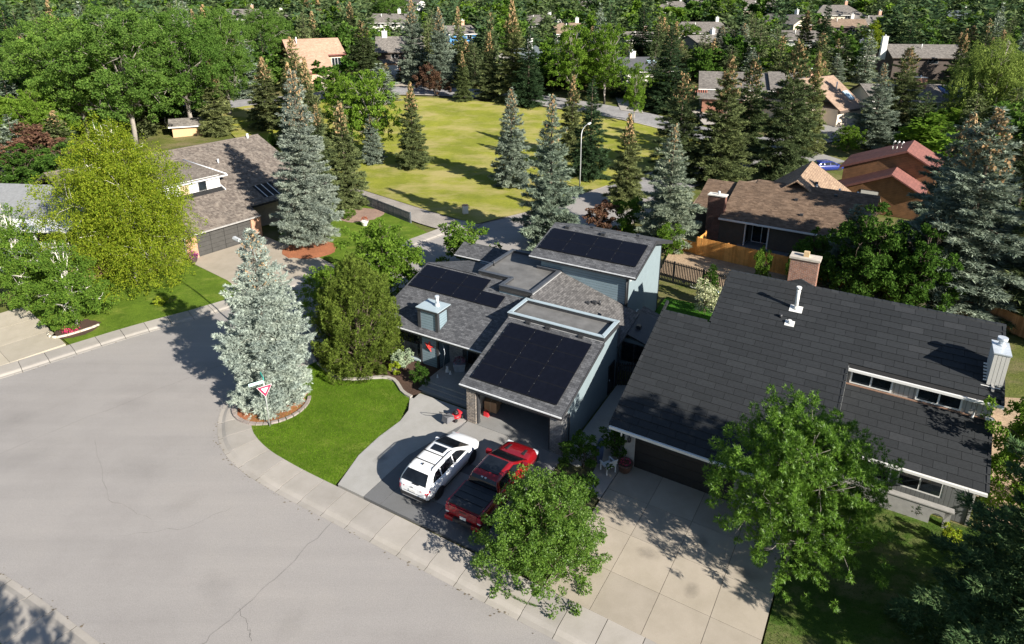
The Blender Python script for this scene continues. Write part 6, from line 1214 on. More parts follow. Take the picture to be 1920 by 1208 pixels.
def wheels(root, xs, yw, r, wd):
    ty = MB(); A = [(r*.62, -wd/2), (r*.9, -wd/2), (r, -wd*.32), (r, wd*.32), (r*.9, wd/2), (r*.62, wd/2)]; n = 22
    def latY(m, prof, off=0):
        rings = []
        for rr, y in prof: rings.append(len(m.v)); m.v += [(rr*math.cos(6.2832*j/n), y+off, rr*math.sin(6.2832*j/n)) for j in range(n)]
        for a, b in zip(rings, rings[1:]):
            for j in range(n): m.f.append((a+j, b+j, b+(j+1) % n, a+(j+1) % n)); m.smooth.append(True)
        m.f.append(tuple(rings[-1]+j for j in range(n))); m.f.append(tuple(rings[0]+j for j in reversed(range(n)))); m.smooth += [False, False]
    latY(ty, A); tm = ty.mesh('tyre', M_TYRE); rm = MB(); latY(rm, [(r*.64, -wd*.30), (r*.64, wd*.46), (r*.56, wd*.5), (r*.50, wd*.36), (r*.2, wd*.40), (r*.12, wd*.48)])
    for k in range(5): a = 6.2832*k/5; rm.prism([(r*.12*math.cos(a+.9), wd*.36, r*.12*math.sin(a+.9)), (r*.12*math.cos(a-.9), wd*.36, r*.12*math.sin(a-.9)), (r*.6*math.cos(a-.12), wd*.36, r*.6*math.sin(a-.12)), (r*.6*math.cos(a+.12), wd*.36, r*.6*math.sin(a+.12))], [(r*.12*math.cos(a+.9), wd*.49, r*.12*math.sin(a+.9)), (r*.12*math.cos(a-.9), wd*.49, r*.12*math.sin(a-.9)), (r*.6*math.cos(a-.12), wd*.49, r*.6*math.sin(a-.12)), (r*.6*math.cos(a+.12), wd*.49, r*.6*math.sin(a+.12))])
    rmm = rm.mesh('rim', M_RIM); arch = MB(); latY(arch, [(r*1.14, -.02), (r*1.14, .012)])
    am = arch.mesh('wheel_arch', M_BLACKP)
    for x in xs:
        for sg in (1, -1):
            w = link('wheel', None, root, (x, sg*yw, r), (0, 0, 0 if sg > 0 else math.pi)); link('tyre', tm, w); link('rim', rmm, w); link('wheel_arch', am, root, (x, sg*(yw+wd*.5-.045), r), (0, 0, 0 if sg > 0 else math.pi))
def suv(name, label, x, y, rz, paint, extras=True, L=1.0):
    t = thing(name, label, 'car', (x, y, .08), rz); t.scale = (L, L, L)
    body([(-2.50, .52, .98, .66, .70, .62), (-2.46, .42, 1.06, .80, .84, .76), (-2.34, .36, 1.12, .88, .925, .86), (-1.9, .30, 1.14, .92, .965, .90), (-1.0, .27, 1.12, .93, .975, .91), (0, .26, 1.10, .93, .975, .91), (.9, .26, 1.08, .93, .97, .90), (1.35, .27, 1.07, .92, .96, .87), (1.8, .28, 1.02, .90, .945, .83), (2.15, .30, .95, .86, .90, .76), (2.38, .34, .86, .78, .82, .66), (2.5, .42, .72, .62, .66, .52)]).build('body', paint, t)
    cab = Cab([(1.0, -2.44, 1.66, .90), (1.14, -2.40, 1.38, .88), (1.28, -2.30, 1.10, .845), (1.42, -2.15, .82, .80), (1.54, -1.99, .56, .752), (1.63, -1.84, .34, .70), (1.69, -1.66, .10, .62), (1.715, -1.4, -.2, .50), (1.722, -1.1, -.5, .34)], .20); cab.mesh().build('cabin', paint, t)
    wl = []
    for sg in (1, -1):
        wl += [cab.side([(-1.95, 1.16), (-1.25, 1.13), (-1.25, 1.55), (-1.60, 1.53), (-1.85, 1.36)], sg), cab.side([(-1.17, 1.12), (-.20, 1.13), (-.20, 1.58), (-1.17, 1.56)], sg), cab.side([(-.12, 1.12), (1.05, 1.12), (.62, 1.40), (.30, 1.56), (-.12, 1.58)], sg)]
    panes(t, 'side_window', wl, M_CARGL); panes(t, 'windscreen', [cab.end(1, 1.06, 1.66, True)], M_CARGL); panes(t, 'rear_window', [cab.end(1, 1.17, 1.57, False)], M_CARGL)
    wheels(t, (-1.52, 1.52), .855, .365, .25)
    for sg in (1, -1):
        MB().prism([(-2.36, sg*.93, 1.0), (-2.50, sg*.50, .94), (-2.49, sg*.50, .90), (-2.34, sg*.94, .90)], [(-2.30, sg*.955, 1.02), (-2.53, sg*.50, .95), (-2.52, sg*.50, .90), (-2.28, sg*.965, .89)]).prism([(-2.40, sg*.88, .92), (-2.47, sg*.76, .92), (-2.44, sg*.82, .68)], [(-2.36, sg*.95, .92), (-2.51, sg*.76, .92), (-2.47, sg*.83, .66)]).build('tail_lamp', M_TAIL, t)
        MB().prism([(2.20, sg*.80, .86), (2.42, sg*.56, .80), (2.40, sg*.60, .74), (2.18, sg*.86, .78)], [(2.24, sg*.84, .87), (2.45, sg*.56, .81), (2.43, sg*.60, .74), (2.22, sg*.895, .78)]).build('headlamp', M_LAMP, t)
        MB().box(.98, 1.12, sg*.93-.04, sg*1.10 if sg > 0 else sg*.93+.04, 1.06, 1.2).build('mirror', paint, t) if sg > 0 else MB().box(.98, 1.12, -1.10, -.89, 1.06, 1.2).build('mirror', paint, t)
        MB().tube([(-1.75, sg*.64, 1.66), (-1.6, sg*.62, 1.735), (-.2, sg*.62, 1.735), (.12, sg*.62, 1.66)], .022).build('roof_rail', M_BLACKP, t); box('sill_trim', M_BLACKP, t, -1.1, 1.1, sg*.955-.01, sg*.955+.01, .30, .36)
    if extras:
        for x0 in (-1.35, -.65): MB().tube([(x0, -.61, 1.755), (x0, .61, 1.755)], .026).build('cross_bar', M_BLACKP, t)
        box('sunroof', M_CARGL, t, -.42, .04, -.40, .40, 1.690, 1.732); MB().prism([(-1.62, -.03, 1.68), (-1.42, -.03, 1.70), (-1.42, .03, 1.70), (-1.62, .03, 1.68)], [(-1.62, -.015, 1.79), (-1.56, -.015, 1.79), (-1.56, .015, 1.79), (-1.62, .015, 1.79)]).build('antenna', M_BLACKP, t)
    MB().prism([(-2.54, -.72, .36), (-2.54, .72, .36), (-2.3, .9, .33), (-2.3, -.9, .33)], [(-2.54, -.72, .56), (-2.54, .72, .56), (-2.3, .925, .54), (-2.3, -.925, .54)]).build('rear_bumper', M_BLACKP, t); box('bumper_trim', M_CHROME, t, -2.56, -2.50, -.6, .6, .36, .40)
    MB().box(-2.53, -2.515, -.20, .20, .72, .86).build('licence_plate', M_WHITE, t); box('grille', M_BLACKP, t, 2.40, 2.50, -.5, .5, .46, .66); box('wiper', M_BLACKP, t, -2.45, -2.40, -.35, .05, 1.16, 1.18)
    MB().box(-2.535, -2.51, -.06, .06, .98, 1.03).build('badge', M_CHROME, t); box('tailgate_line', M_BLACKP, t, -2.515, -2.505, -.55, .55, .66, .672)
    return t
p = GF.w(1.36, -4.48); suv('white_car', 'white seven seat car with black roof rails parked on the driveway', p[0], p[1], GF.a+R(90.5), M_WPAINT)
suv('blue_car', 'blue car mostly hidden beside the red roofed house', 45.8, 92.6, R(12), M_BPAINT, False, .92)
# red pickup
p = GF.w(4.62, -4.36); t = thing('red_pickup', 'red crew cab pickup with black bed cover parked behind the green bush', 'pickup', (p[0], p[1], .08), GF.a+R(90))
body([(-2.92, .62, 1.22, .86, .90, .84), (-2.86, .55, 1.30, .93, .97, .92), (-2.5, .50, 1.33, .95, .99, .94), (-1.3, .48, 1.34, .95, 1.0, .95), (0, .46, 1.34, .95, 1.0, .95), (1.0, .46, 1.32, .95, .995, .93), (1.45, .47, 1.30, .95, .99, .90), (2.2, .48, 1.25, .94, .98, .87), (2.65, .50, 1.18, .90, .95, .80), (2.85, .52, 1.08, .84, .88, .72), (2.93, .56, .98, .76, .80, .66)]).build('body', M_RPAINT, t)
cab = Cab([(1.28, -1.22, 1.72, .93), (1.45, -1.20, 1.40, .88), (1.68, -1.12, .92, .80), (1.84, -1.02, .60, .74), (1.90, -.92, .46, .68), (1.925, -.75, .25, .58)], .12); cab.mesh().build('cabin', M_RPAINT, t)
wl = []
for sg in (1, -1): wl += [cab.side([(-1.02, 1.40), (-.08, 1.40), (-.08, 1.78), (-.92, 1.76)], sg), cab.side([(.0, 1.40), (1.18, 1.40), (.82, 1.62), (.46, 1.79), (.0, 1.79)], sg)]
panes(t, 'side_window', wl, M_CARGL); panes(t, 'windscreen', [cab.end(1, 1.34, 1.86, True)], M_CARGL); panes(t, 'rear_window', [cab.end(1, 1.40, 1.82, False)], M_CARGL)
box('roof_glass', M_CARGL, t, -.72, .36, -.56, .56, 1.918, 1.955)
bc_ = MB(); bc_.slab([(-2.86, -.86, 1.40), (-1.26, -.88, 1.43), (-1.26, .88, 1.43), (-2.86, .86, 1.40)], .05)
for k_ in range(3): bc_.box(-2.42+k_*.42, -2.405+k_*.42, -.86, .86, 1.38, 1.438)
bc_.build('bed_cover', M_COVER, t)
for sg in (1, -1):
    MB().box(-2.90, -1.24, sg*.93-.055, sg*.93+.055, 1.32, 1.375).build('bed_rail', M_RPAINT, t); MB().box(-2.95, -2.80, min(sg*.80, sg*.985), max(sg*.80, sg*.985), .86, 1.24).build('tail_lamp', M_TAIL, t)
    MB().box(-2.953, -2.90, min(sg*.80, sg*.985), max(sg*.80, sg*.985), .86, .93).build('reverse_lamp', M_LAMP, t); MB().box(2.66, 2.90, min(sg*.62, sg*.92), max(sg*.62, sg*.92), .88, 1.06).build('headlamp', M_LAMP, t)
    MB().box(1.02, 1.2, min(sg*.95, sg*1.22), max(sg*.95, sg*1.22), 1.32, 1.56).build('mirror', M_RPAINT, t); MB().prism([(1.9, sg*.42, 1.285), (2.4, sg*.40, 1.24), (2.4, sg*.54, 1.235), (1.9, sg*.58, 1.28)], [(1.9, sg*.44, 1.335), (2.4, sg*.42, 1.26), (2.4, sg*.52, 1.255), (1.9, sg*.56, 1.33)]).build('bonnet_vent', M_BLACKP, t)
    MB().box(-.02, .10, sg*1.0-.012, sg*1.0+.012, 1.16, 1.20).build('door_handle', M_BLACKP, t); box('step_bar', M_BLACKP, t, -1.1, 1.2, sg*.98-.06, sg*.98+.06, .40, .48)
    box('bumper_corner', M_RPAINT, t, -3.08, -2.86, min(sg*.52, sg*.97), max(sg*.52, sg*.97), .54, .76)
box('rear_bumper', M_BLACKP, t, -3.07, -2.86, -.52, .52, .56, .74); MB().box(-2.972, -2.955, -.17, .17, .76, .92).build('licence_plate', M_WHITE, t); box('tailgate', M_RPAINT, t, -2.955, -2.90, -.78, .78, .80, 1.30); box('tailgate_handle', M_BLACKP, t, -2.965, -2.95, -.18, .18, 1.14, 1.20); box('front_bumper', M_BLACKP, t, 2.7, 3.0, -.9, .9, .45, .7); box('grille', M_BLACKP, t, 2.86, 2.96, -.6, .6, .74, 1.04)
for y_ in (-.10, .10): box('cargo_lamp', M_LAMP, t, -1.11, -1.05, y_-.05, y_+.05, 1.82, 1.86)
wheels(t, (-1.92, 1.86), .86, .41, .27)
# ------------------------------------------------------------------ street furniture, fences and small things
M_POLE = plain('galvanised_pole', (.42, .43, .43), .45, .1, 3, metal=.3); M_SIGNR = plain('sign_red', (.62, .02, .07), .4, .04); M_SIGNW = plain('sign_white', (.80, .80, .78), .4, .03); M_SIGNG = plain('sign_green', (.05, .40, .34), .4, .05); M_SIGNP = plain('sign_pale_green', (.52, .74, .68), .4, .05)
t = thing('yield_sign', 'triangular red and white yield sign with green street name blades on a thin pole', 'sign', (-14.3, 32.6, 0), R(33))
MB().tube([(0, 0, 0), (0, 0, 3.15)], .032, 8).build('pole', M_POLE, t)
def tri(r, y0, y1, z=2.58): pts = [(r*math.cos(R(a)), r*math.sin(R(a))) for a in (-90, 30, 150)]; return [(x, y0, z+w) for x, w in pts], [(x, y1, z+w) for x, w in pts]
for nm, r, y0, ma in (('sign_plate', .50, -.045, M_SIGNW), ('border', .465, -.050, M_SIGNR), ('centre', .235, -.055, M_SIGNW)):
    a, b = tri(r, y0, -.036 if nm == 'sign_plate' else y0+.004); MB().prism(a, b).build(nm, ma, t)
MB().box(-.82, -.02, -.02, .02, 3.02, 3.20).build('street_name_blade', M_SIGNP, t); MB().box(-.02, .02, -.1, .62, 3.24, 3.42).build('street_name_blade', M_SIGNG, t)
def street_lamp(x, y, rz, label, h=8.0, arm=2.0):
    t = thing('street_lamp', label, 'street lamp', (x, y, T(y)), rz); MB().tube([(0, 0, 0), (0, 0, 3), (0, 0, h-.9), (.12*arm, 0, h-.35), (.4*arm, 0, h-.02), (arm, 0, h+.22)], [.10, .085, .06, .055, .045, .035], 8).build('pole', M_POLE, t)
    MB().prism([(arm-.05, -.10, h+.10), (arm+.75, -.15, h+.16), (arm+.75, .15, h+.16), (arm-.05, .10, h+.10)], [(arm-.05, -.07, h+.28), (arm+.72, -.10, h+.30), (arm+.72, .10, h+.30), (arm-.05, .07, h+.28)]).build('lamp_head', plain('lamp_grey', (.55, .56, .56), .4), t); MB().box(arm+.1, arm+.65, -.1, .1, h+.07, h+.12).build('lens', M_LAMP, t)
street_lamp(9.0, 84.0, R(60), 'tall grey street lamp with a curved arm among the park spruces'); street_lamp(-17.2, 41.0, R(139), 'street lamp rising behind the silver spruce, only its head showing', 7.9, 2.2)
t = thing('utility_box', 'small white utility pedestal on the park grass by the lane mouth', 'utility box', (-5.45, 72.75, .1), R(20)); box('body', plain('pedestal_white', (.66, .62, .55), .6), t, -.3, .3, -.25, .25, 0, .95); box('lid', plain('pedestal_brown', (.34, .2, .14), .6), t, -.33, .33, -.28, .28, .95, 1.02); box('door', M_PALE, t, -.22, .22, -.27, -.252, .15, .85)
def pot(name, label, x, y, z, r, h, pm, fm, fr, fh, n=260, seed=1, cat='planter', sq=False):
    t = thing(name, label, cat, (x, y, z))
    (MB().prism([(-r*.75, -r*.75, 0), (r*.75, -r*.75, 0), (r*.75, r*.75, 0), (-r*.75, r*.75, 0)], [(-r, -r, h), (r, -r, h), (r, r, h), (-r, r, h)]) if sq else MB().lathe([(r*.6, 0), (r*.72, h*.1), (r*.95, h*.8), (r*1.05, h*.92), (r*1.05, h), (r*.9, h), (r*.88, h*.85)], 14)).build('pot', pm, t)
    rg = np.random.default_rng(seed); d = unit(rg.normal(0, 1, (n, 3))+np.array([0, 0, .4])); P = d*np.array([fr, fr, fh])*rg.uniform(.5, 1, (n, 1))**.5+np.array([0, 0, h]); V, F = leaves(rg, P, d, np.full((n, 1), .09), .035); link('flowers', tri_mesh('flowers', V, F, fm), t); return t
M_PURPF = leafm('flower_purple', [(.08, .14, .03), (.35, .03, .28), (.60, .06, .50)], .2, 3); M_REDF = leafm('flower_red', [(.20, .05, .03), (.42, .10, .06), (.55, .2, .10)], .2, 3); M_PINKF = leafm('flower_mixed', [(.06, .13, .03), (.35, .10, .2), (.7, .62, .66)], .2, 3); M_MAGF = leafm('flower_magenta', [(.08, .14, .03), (.55, .03, .16), (.62, .1, .2)], .2, 3)
pot('flower_pot', 'dark pot of purple flowers by the left brick pillar of the shake roofed house', -30.45, 57.95, .08, .48, .62, plain('pot_dark', (.07, .05, .05), .5), M_PURPF, .52, .45, 420, 2)
pot('flower_urn', 'white urn of reddish flowers on the side lawn', -16.3, 68.5, .05, .42, .55, M_WHITE, M_REDF, .42, .5, 340, 3)
x, y = GF.w(-3.35, 4.1); pot('planter', 'large grey square planter of mixed flowers by the front door', x, y, .36, .42, .62, plain('planter_grey', (.22, .24, .27), .6), M_PINKF, .42, .35, 300, 4, 'planter', True)
x, y = KF.w(-.36, -.55); pot('plant_pot', 'round brown pot at the stucco pillar of the black roofed house', x, y, .07, .42, .55, plain('pot_brown', (.10, .055, .04), .35), M_MAGF, .28, .2, 60, 5)
x, y = -33.3, 44.0; t = tag(link('flower_clump', None, None, (x, y, .05)), 'magenta flowers in the small stone edged bed by the pale driveway', 'flowers'); rg = np.random.default_rng(9); n = 300; P = np.c_[rg.normal(0, .28, n), rg.normal(0, .2, n), rg.uniform(.05, .35, n)]; V, F = leaves(rg, P, unit(P+[0, 0, .3]), np.full((n, 1), .1), .04); link('blossoms', tri_mesh('blossoms', V, F, M_MAGF), t)
t = tag(link('bed_edging', None), 'pale stone edging of the small flower bed by the pale driveway', 'edging'); ed = chaikin([(-35.0, 44.0), (-34.5, 43.3), (-33.6, 43.15), (-32.2, 44.6), (-31.9, 45.2)], 1)
for a, b in zip(ed, ed[1:]): MB().tube([(a.x, a.y, .1), (b.x, b.y, .1)], .11, 5).build('edging_stone', plain('edging_pale', (.50, .44, .35), .9), t)
t = tag(link('bed_edging', None), 'curved concrete edging between the corner lawn and the mulch bed', 'edging'); ed = resample(BEDPTS, .5); q = offset(ed, .11); q2 = offset(ed, -.11)
for i in range(len(ed)-1): MB().prism([(q[i].x, q[i].y, 0), (q[i+1].x, q[i+1].y, 0), (q2[i+1].x, q2[i+1].y, 0), (q2[i].x, q2[i].y, 0)], [(q[i].x, q[i].y, .17), (q[i+1].x, q[i+1].y, .17), (q2[i+1].x, q2[i+1].y, .17), (q2[i].x, q2[i].y, .17)]).build('edging_block', M_WALK, t)
t = tag(link('spruce_ring', None), 'low stone ring edging the mulch under the silver spruce', 'edging')
for k_ in range(16): a0, a1 = R(200+k_*11), R(200+k_*11+9.6); MB().prism([(-15+r*math.cos(a), 35+r*math.sin(a), 0) for r, a in ((2.15, a0), (2.35, a0), (2.35, a1), (2.15, a1))], [(-15+r*math.cos(a), 35+r*math.sin(a), .16) for r, a in ((2.15, a0), (2.35, a0), (2.35, a1), (2.15, a1))]).build('ring_stone', plain('ring_stone_mat', (.26, .22, .20), .9, .3), t)
# star on the front wall
t = tag(link('star_ornament', None, None, (*GF.w(-5.68, 3.84), 1.62), (0, R(12), GF.a)), 'red metal star hanging on the blue front wall', 'star'); m = MB(); o = [((.43 if k_ % 2 == 0 else .175)*math.sin(math.pi*k_/5), (.43 if k_ % 2 == 0 else .175)*math.cos(math.pi*k_/5)) for k_ in range(10)]
for k_ in range(10): (ax_, az), (bx_, bz) = o[k_], o[(k_+1) % 10]; m.face([(ax_, 0, az), (bx_, 0, bz), (0, -.13, 0)]); m.face([(bx_, .02, bz), (ax_, .02, az), (0, .03, 0)]); m.face([(ax_, .02, az), (bx_, .02, bz), (bx_, 0, bz), (ax_, 0, az)])
m.build('star', plain('star_red', (.62, .05, .04), .45, .05), t)
# mower beside the garage pillar
t = thing('lawn_mower', 'red and black walk behind mower beside the left stone pillar', 'mower', (*GF.w(-.72, -.15), .08), GF.a+R(78)); M_MRED = plain('mower_red', (.55, .03, .04), .4)
MB().lathe([(.24, .14), (.30, .16), (.30, .28), (.22, .33)], 14).build('deck', M_MRED, t); MB().cyl((0, 0, .33), .15, .18, 12).cyl((0, 0, .51), .10, .06, 10).build('engine', M_BLACKP, t); MB().prism([(-.95, -.24, .22), (-.33, -.20, .22), (-.33, .20, .22), (-.95, .24, .22)], [(-.9, -.22, .60), (-.36, -.18, .50), (-.36, .18, .50), (-.9, .22, .60)]).build('grass_bag', plain('bag_grey', (.13, .13, .14), .9), t)
MB().tube([(-.2, .21, .3), (-1.15, .21, .98), (-1.2, 0, 1.02), (-1.15, -.21, .98), (-.2, -.21, .3)], .016, 6).build('handle', M_BLACKP, t)
for x in (-.26, .28):
    for y in (-.27, .27): MB().cyl((x, y-.03, .11), .11, .06, 12, None, (0, 1, 0)).build('wheel', M_TYRE, t)
MB().box(.10, .34, -.2, .2, .30, .42).build('hood', M_MRED, t)
M_CARD = plain('cardboard', (.40, .25, .14), .9, .1)
def carton(label, u, v, z, w, d, h, rz, ma=M_CARD): t = thing('cardboard_box', label, 'box', (*GF.w(u, v), z), GF.a+R(rz)); box('carton', ma, t, -w/2, w/2, -d/2, d/2, 0, h); box('tape', plain('tape', (.5, .36, .22), .4), t, -.03, .03, -d/2-.002, d/2+.002, .02, h+.003)
carton('large brown carton inside the garage by the left pillar', .68, 1.7, .085, .8, .6, .72, 8); carton('smaller carton on the large brown one in the garage', .6, 2.4, .085, .5, .5, .5, -6)
t = thing('fuel_can', 'red fuel can on the garage floor beside the brown carton', 'fuel can', (*GF.w(.72, .98), .085), GF.a); MB().prism([(-.16, -.1, 0), (.16, -.1, 0), (.16, .1, 0), (-.16, .1, 0)], [(-.14, -.09, .32), (.14, -.09, .32), (.14, .09, .32), (-.14, .09, .32)]).build('can', M_MRED, t); MB().tube([(-.1, 0, .31), (-.08, 0, .42), (.06, 0, .42), (.08, 0, .31)], .018).build('handle', M_MRED, t)
t = thing('storage_bin', 'dark bin at the right inside the open garage', 'bin', (*GF.w(5.4, 1.6), .085), GF.a); MB().prism([(-.25, -.25, 0), (.25, -.25, 0), (.25, .25, 0), (-.25, .25, 0)], [(-.32, -.32, .95), (.32, -.32, .95), (.32, .32, .95), (-.32, .32, .95)]).build('bin', M_BLACKP, t); box('lid', M_BLACKP, t, -.34, .34, -.36, .34, .95, 1.02)
# garden chair, boards and statues
t = thing('garden_chair', 'white plastic garden chair by the round brown pot', 'chair', (*KF.w(-1.15, -1.0), .065), KF.a+R(-120)); M_PLAS = plain('white_plastic', (.62, .64, .66), .45, .05)
MB().slab([(-.27, -.26, .40), (.27, -.26, .40), (.25, .26, .36), (-.25, .26, .36)], .03).build('seat', M_PLAS, t)
for k_ in range(5): MB().prism([(-.25+k_*.105, .24, .36), (-.17+k_*.105, .24, .36), (-.17+k_*.105, .27, .36), (-.25+k_*.105, .27, .36)], [(-.28+k_*.115, .45, .95), (-.19+k_*.115, .45, .95), (-.19+k_*.115, .48, .95), (-.28+k_*.115, .48, .95)]).build('back_slat', M_PLAS, t)
for sg in (-1, 1):
    MB().box(sg*.31-.04, sg*.31+.04, -.30, .36, .58, .61).build('armrest', M_PLAS, t)
    for y in (-.26, .28): MB().box(sg*.28-.025, sg*.28+.025, y-.025, y+.025, 0, .58).build('leg', M_PLAS, t)
t = thing('blue_board', 'dark blue board leaning among the bushes beside the white chair', 'board', (*KF.w(-1.7, -.8), .05), KF.a+R(60)); MB().prism([(-.2*math.cos(a)*1.2, .02, .9+.85*math.sin(a)) for a in np.linspace(0, 6.28, 14, False)], [(-.2*math.cos(a)*1.2, .06, .9+.85*math.sin(a)) for a in np.linspace(0, 6.28, 14, False)]).build('board', plain('board_blue', (.05, .075, .15), .35), t); MB().tube([(0, .05, 1.0), (0, .09, 1.2)], .02).build('strap', M_BLACKP, t)
M_GNOME = plain('garden_stone', (.55, .54, .52), .8, .15)
for i, (u, v, z, s_, lb) in enumerate([(-3.95, 3.5, .36, .42, 'tallest pale garden statue by the square planter'), (-3.6, 3.35, .36, .26, 'small white garden statue in front of the planter'), (-4.1, 2.6, .36, .22, 'little pale statue at the edge of the landing'), (-5.0, 2.0, .08, .26, 'little white figure in the mulch beside the steps'), (-4.6, 1.95, .26, .2, 'tiny pale figure on the top step')]):
    t = thing('garden_statue', lb, 'statue', (*GF.w(u, v), z)); MB().lathe([(.30*s_, 0), (.34*s_, .1*s_), (.22*s_, .5*s_), (.12*s_, .62*s_), (.2*s_, .75*s_), (.17*s_, .92*s_), (.04*s_, 1.0*s_)], 10).build('figure', M_GNOME, t); box('base', M_GNOME, t, -.3*s_, .3*s_, -.3*s_, .3*s_, -.01, .05*s_)
MB_ = MB().tube([(*GF.w(-4.35, 3.6), .36), (*GF.w(-4.25, 3.7), 1.6), (*GF.w(-4.45, 3.75), 2.3)], .015)
t = tag(MB_.build('garden_stake', M_STEEL), 'thin metal stake by the front corner post', 'stake')
M_HOOP = plain('hoop_white', (.6, .6, .55), .5); t = tag(MB().tube([(16.0+.42*math.cos(a), 52.4+.42*math.sin(a), .09) for a in np.linspace(0, 6.283, 20)], .03, 6).build('hoop', M_HOOP), 'pale hoop lying on the back lawn', 'hoop')
for x, y, c, lb in ((17.0, 51.8, (.7, .7, .68), 'white ball on the back lawn by the picket fence'), (15.2, 53.0, (.3, .4, .6), 'pale blue ball on the back lawn')): t = tag(MB().lathe([(.15*math.sin(a), .2-.15*math.cos(a)) for a in np.linspace(.05, 3.09, 9)], 12, (x, y, 0)).build('ball', plain('ball_'+lb[:4], c, .5)), lb, 'ball')
t = thing('cushion', 'blue cushion by the black picket fence', 'cushion', (17.3, 50.9, .06), .6); MB().lathe([(.1, 0), (.34, .08), (.36, .2), (.2, .3), (.02, .32)], 10).build('pad', plain('cushion_blue', (.12, .2, .45), .8), t); MB().box(-.05, .05, -.05, .05, .30, .34).build('button', M_SIGNW, t)
# fences
def fence(name, label, pts, h, mat, bw=.13, gap=.012, post=2.4, th=.025, z=0, rails=True, postm=None):
    t = tag(link(name, None), label, 'fence'); bm_ = MB(); rm_ = MB(); rnd = random.Random(3)
    for (x0, y0), (x1, y1) in zip(pts, pts[1:]):
        L = math.hypot(x1-x0, y1-y0); dx, dy = (x1-x0)/L, (y1-y0)/L; nx, ny = dy, -dx; n = int(L/(bw+gap))
        for i in range(n):
            a = i*L/n; b = a+L/n-gap; hh = h+rnd.uniform(-.012, .012); o = rnd.uniform(0, .008)
            P = lambda s, w: (x0+dx*s+nx*w, y0+dy*s+ny*w)
            bm_.prism([(*P(a, o), z+.04), (*P(b, o), z+.04), (*P(b, o-th), z+.04), (*P(a, o-th), z+.04)], [(*P(a, o), z+hh), (*P(b, o), z+hh), (*P(b, o-th), z+hh), (*P(a, o-th), z+hh)])
        for zz in (.35, h-.25): rm_.prism([(*P(0, -.03), z+zz), (*P(L, -.03), z+zz), (*P(L, -.08), z+zz), (*P(0, -.08), z+zz)], [(*P(0, -.03), z+zz+.09), (*P(L, -.03), z+zz+.09), (*P(L, -.08), z+zz+.09), (*P(0, -.08), z+zz+.09)])
        k_ = max(1, int(L/post))
        for i in range(k_+1): s = i*L/k_; MB().prism([(*P(s-.05, -.03), 0), (*P(s+.05, -.03), 0), (*P(s+.05, -.13), 0), (*P(s-.05, -.13), 0)], [(*P(s-.05, -.03), z+h+.04), (*P(s+.05, -.03), z+h+.04), (*P(s+.05, -.13), z+h+.04), (*P(s-.05, -.13), z+h+.04)]).build('post', postm or mat, t)
    bm_.build('boards', mat, t, kind='stuff'); rm_.build('rails', mat, t); return t
M_OFENCE = shk_mat('orange_cedar', (.62, .27, .07), (.78, .38, .11)); M_BFENCE = plain('black_fence_paint', (.020, .020, .021), .7, .3); M_GFENCE = shk_mat('slate_fence', (.085, .10, .12), (.14, .155, .175)); M_DFENCE = shk_mat('brown_fence', (.22, .12, .06), (.34, .19, .10))
fence('orange_fence', 'orange stained board fence with a stepped left end', [(18.1, 59.9), (25.4, 54.5), (30, 51.2)], 1.85, M_OFENCE); fence('low_orange_fence', 'lower orange board fence at the left end of the taller one', [(14.2, 63.8), (18.0, 60.1)], 1.25, M_OFENCE); fence('short_orange_fence', 'short orange fence return beside the brick chimney', [(18.15, 60.0), (19.6, 62.0)], 1.7, M_OFENCE)
fence('picket_fence', 'black picket fence behind the green back lawn', [(12.2, 55.0), (20.6, 48.4)], 1.95, M_BFENCE, .09, .06); fence('side_gate', 'black picket gate between the two houses', [GF.w(6.25, 8.0), KF.w(-.7, 9.0)], 1.7, M_BFENCE, .09, .06, 2.2)
fence('slate_fence', 'slate grey picket fence along the gravel lane', [(-22.5, 80.6), (-16, 74.2), (-11.4, 69.4)], 1.3, M_GFENCE, .10, .05); fence('brown_fence', 'brown board fence in the yard behind the right end of the black roof', [(33, 46.5), (36.8, 46.0), (39, 41)], 1.6, M_DFENCE)
# ------------------------------------------------------------------ the wood beyond
rnd = random.Random(2024); taken = [(x, y, r) for _, _, x, y, _, r, _, _ in TR]
def in_view(x, y, m=1.08): return abs(x) < (960/1228*m)*(y*.943+ (24-T(y))*.33)+2
CR = [(-75, 126), (-60, 130), (-47, 134), (-36, 141), (-27, 143.5), (-16, 143), (-4, 139.5), (6, 135), (18, 127.5), (27, 119), (33, 111.5), (36, 99), (45, 107), (56, 112), (72, 121)]
def free(x, y, r):
    if any((x-a)**2+(y-b)**2 < (c+r*.55)**2 for a, b, c in KEEP): return False
    if any((x-a)**2+(y-b)**2 < ((c+r)*.52)**2 for a, b, c in taken): return False
    if min((x-a)**2+(y-b)**2 for a, b in CR) < 9**2: return False
    if y < 139 and -57 < x < 34 and y < 139-abs(x+10)*.35: return False
    return True
SP = ['farA', 'farB', 'farC', 'farD', 'farE', 'farF', 'farE']; DC = ['farL', 'farM', 'farK', 'farL']
def single(p, kind):        # trunk, crown and cones joined into one mesh with several materials
    pr = PROTO[p]; me = bpy.data.meshes.new(kind); bm = bmesh.new(); k0 = 0
    for part in (pr['crown'], pr['trunk'], pr['cones']):
        if part:
            n = len(bm.faces); bm.from_mesh(part); bm.faces.ensure_lookup_table(); me.materials.append(part.materials[0])
            for f in bm.faces[n:]: f.material_index = k0
            k0 += 1
    bm.to_mesh(me); bm.free(); return me
FAR = {p: single(p, 'spruce_tree' if p in SP else 'broadleaf_tree') for p in set(SP+DC)}
nS = nD = 0; rest_pts = []
cand = []
for _ in range(60000):
    y = 88+(rnd.random()**.62)*440; x = rnd.uniform(-1.02, 1.02)*y*.86
    cand.append((y, x))
cand.sort(); named = []
from collections import defaultdict
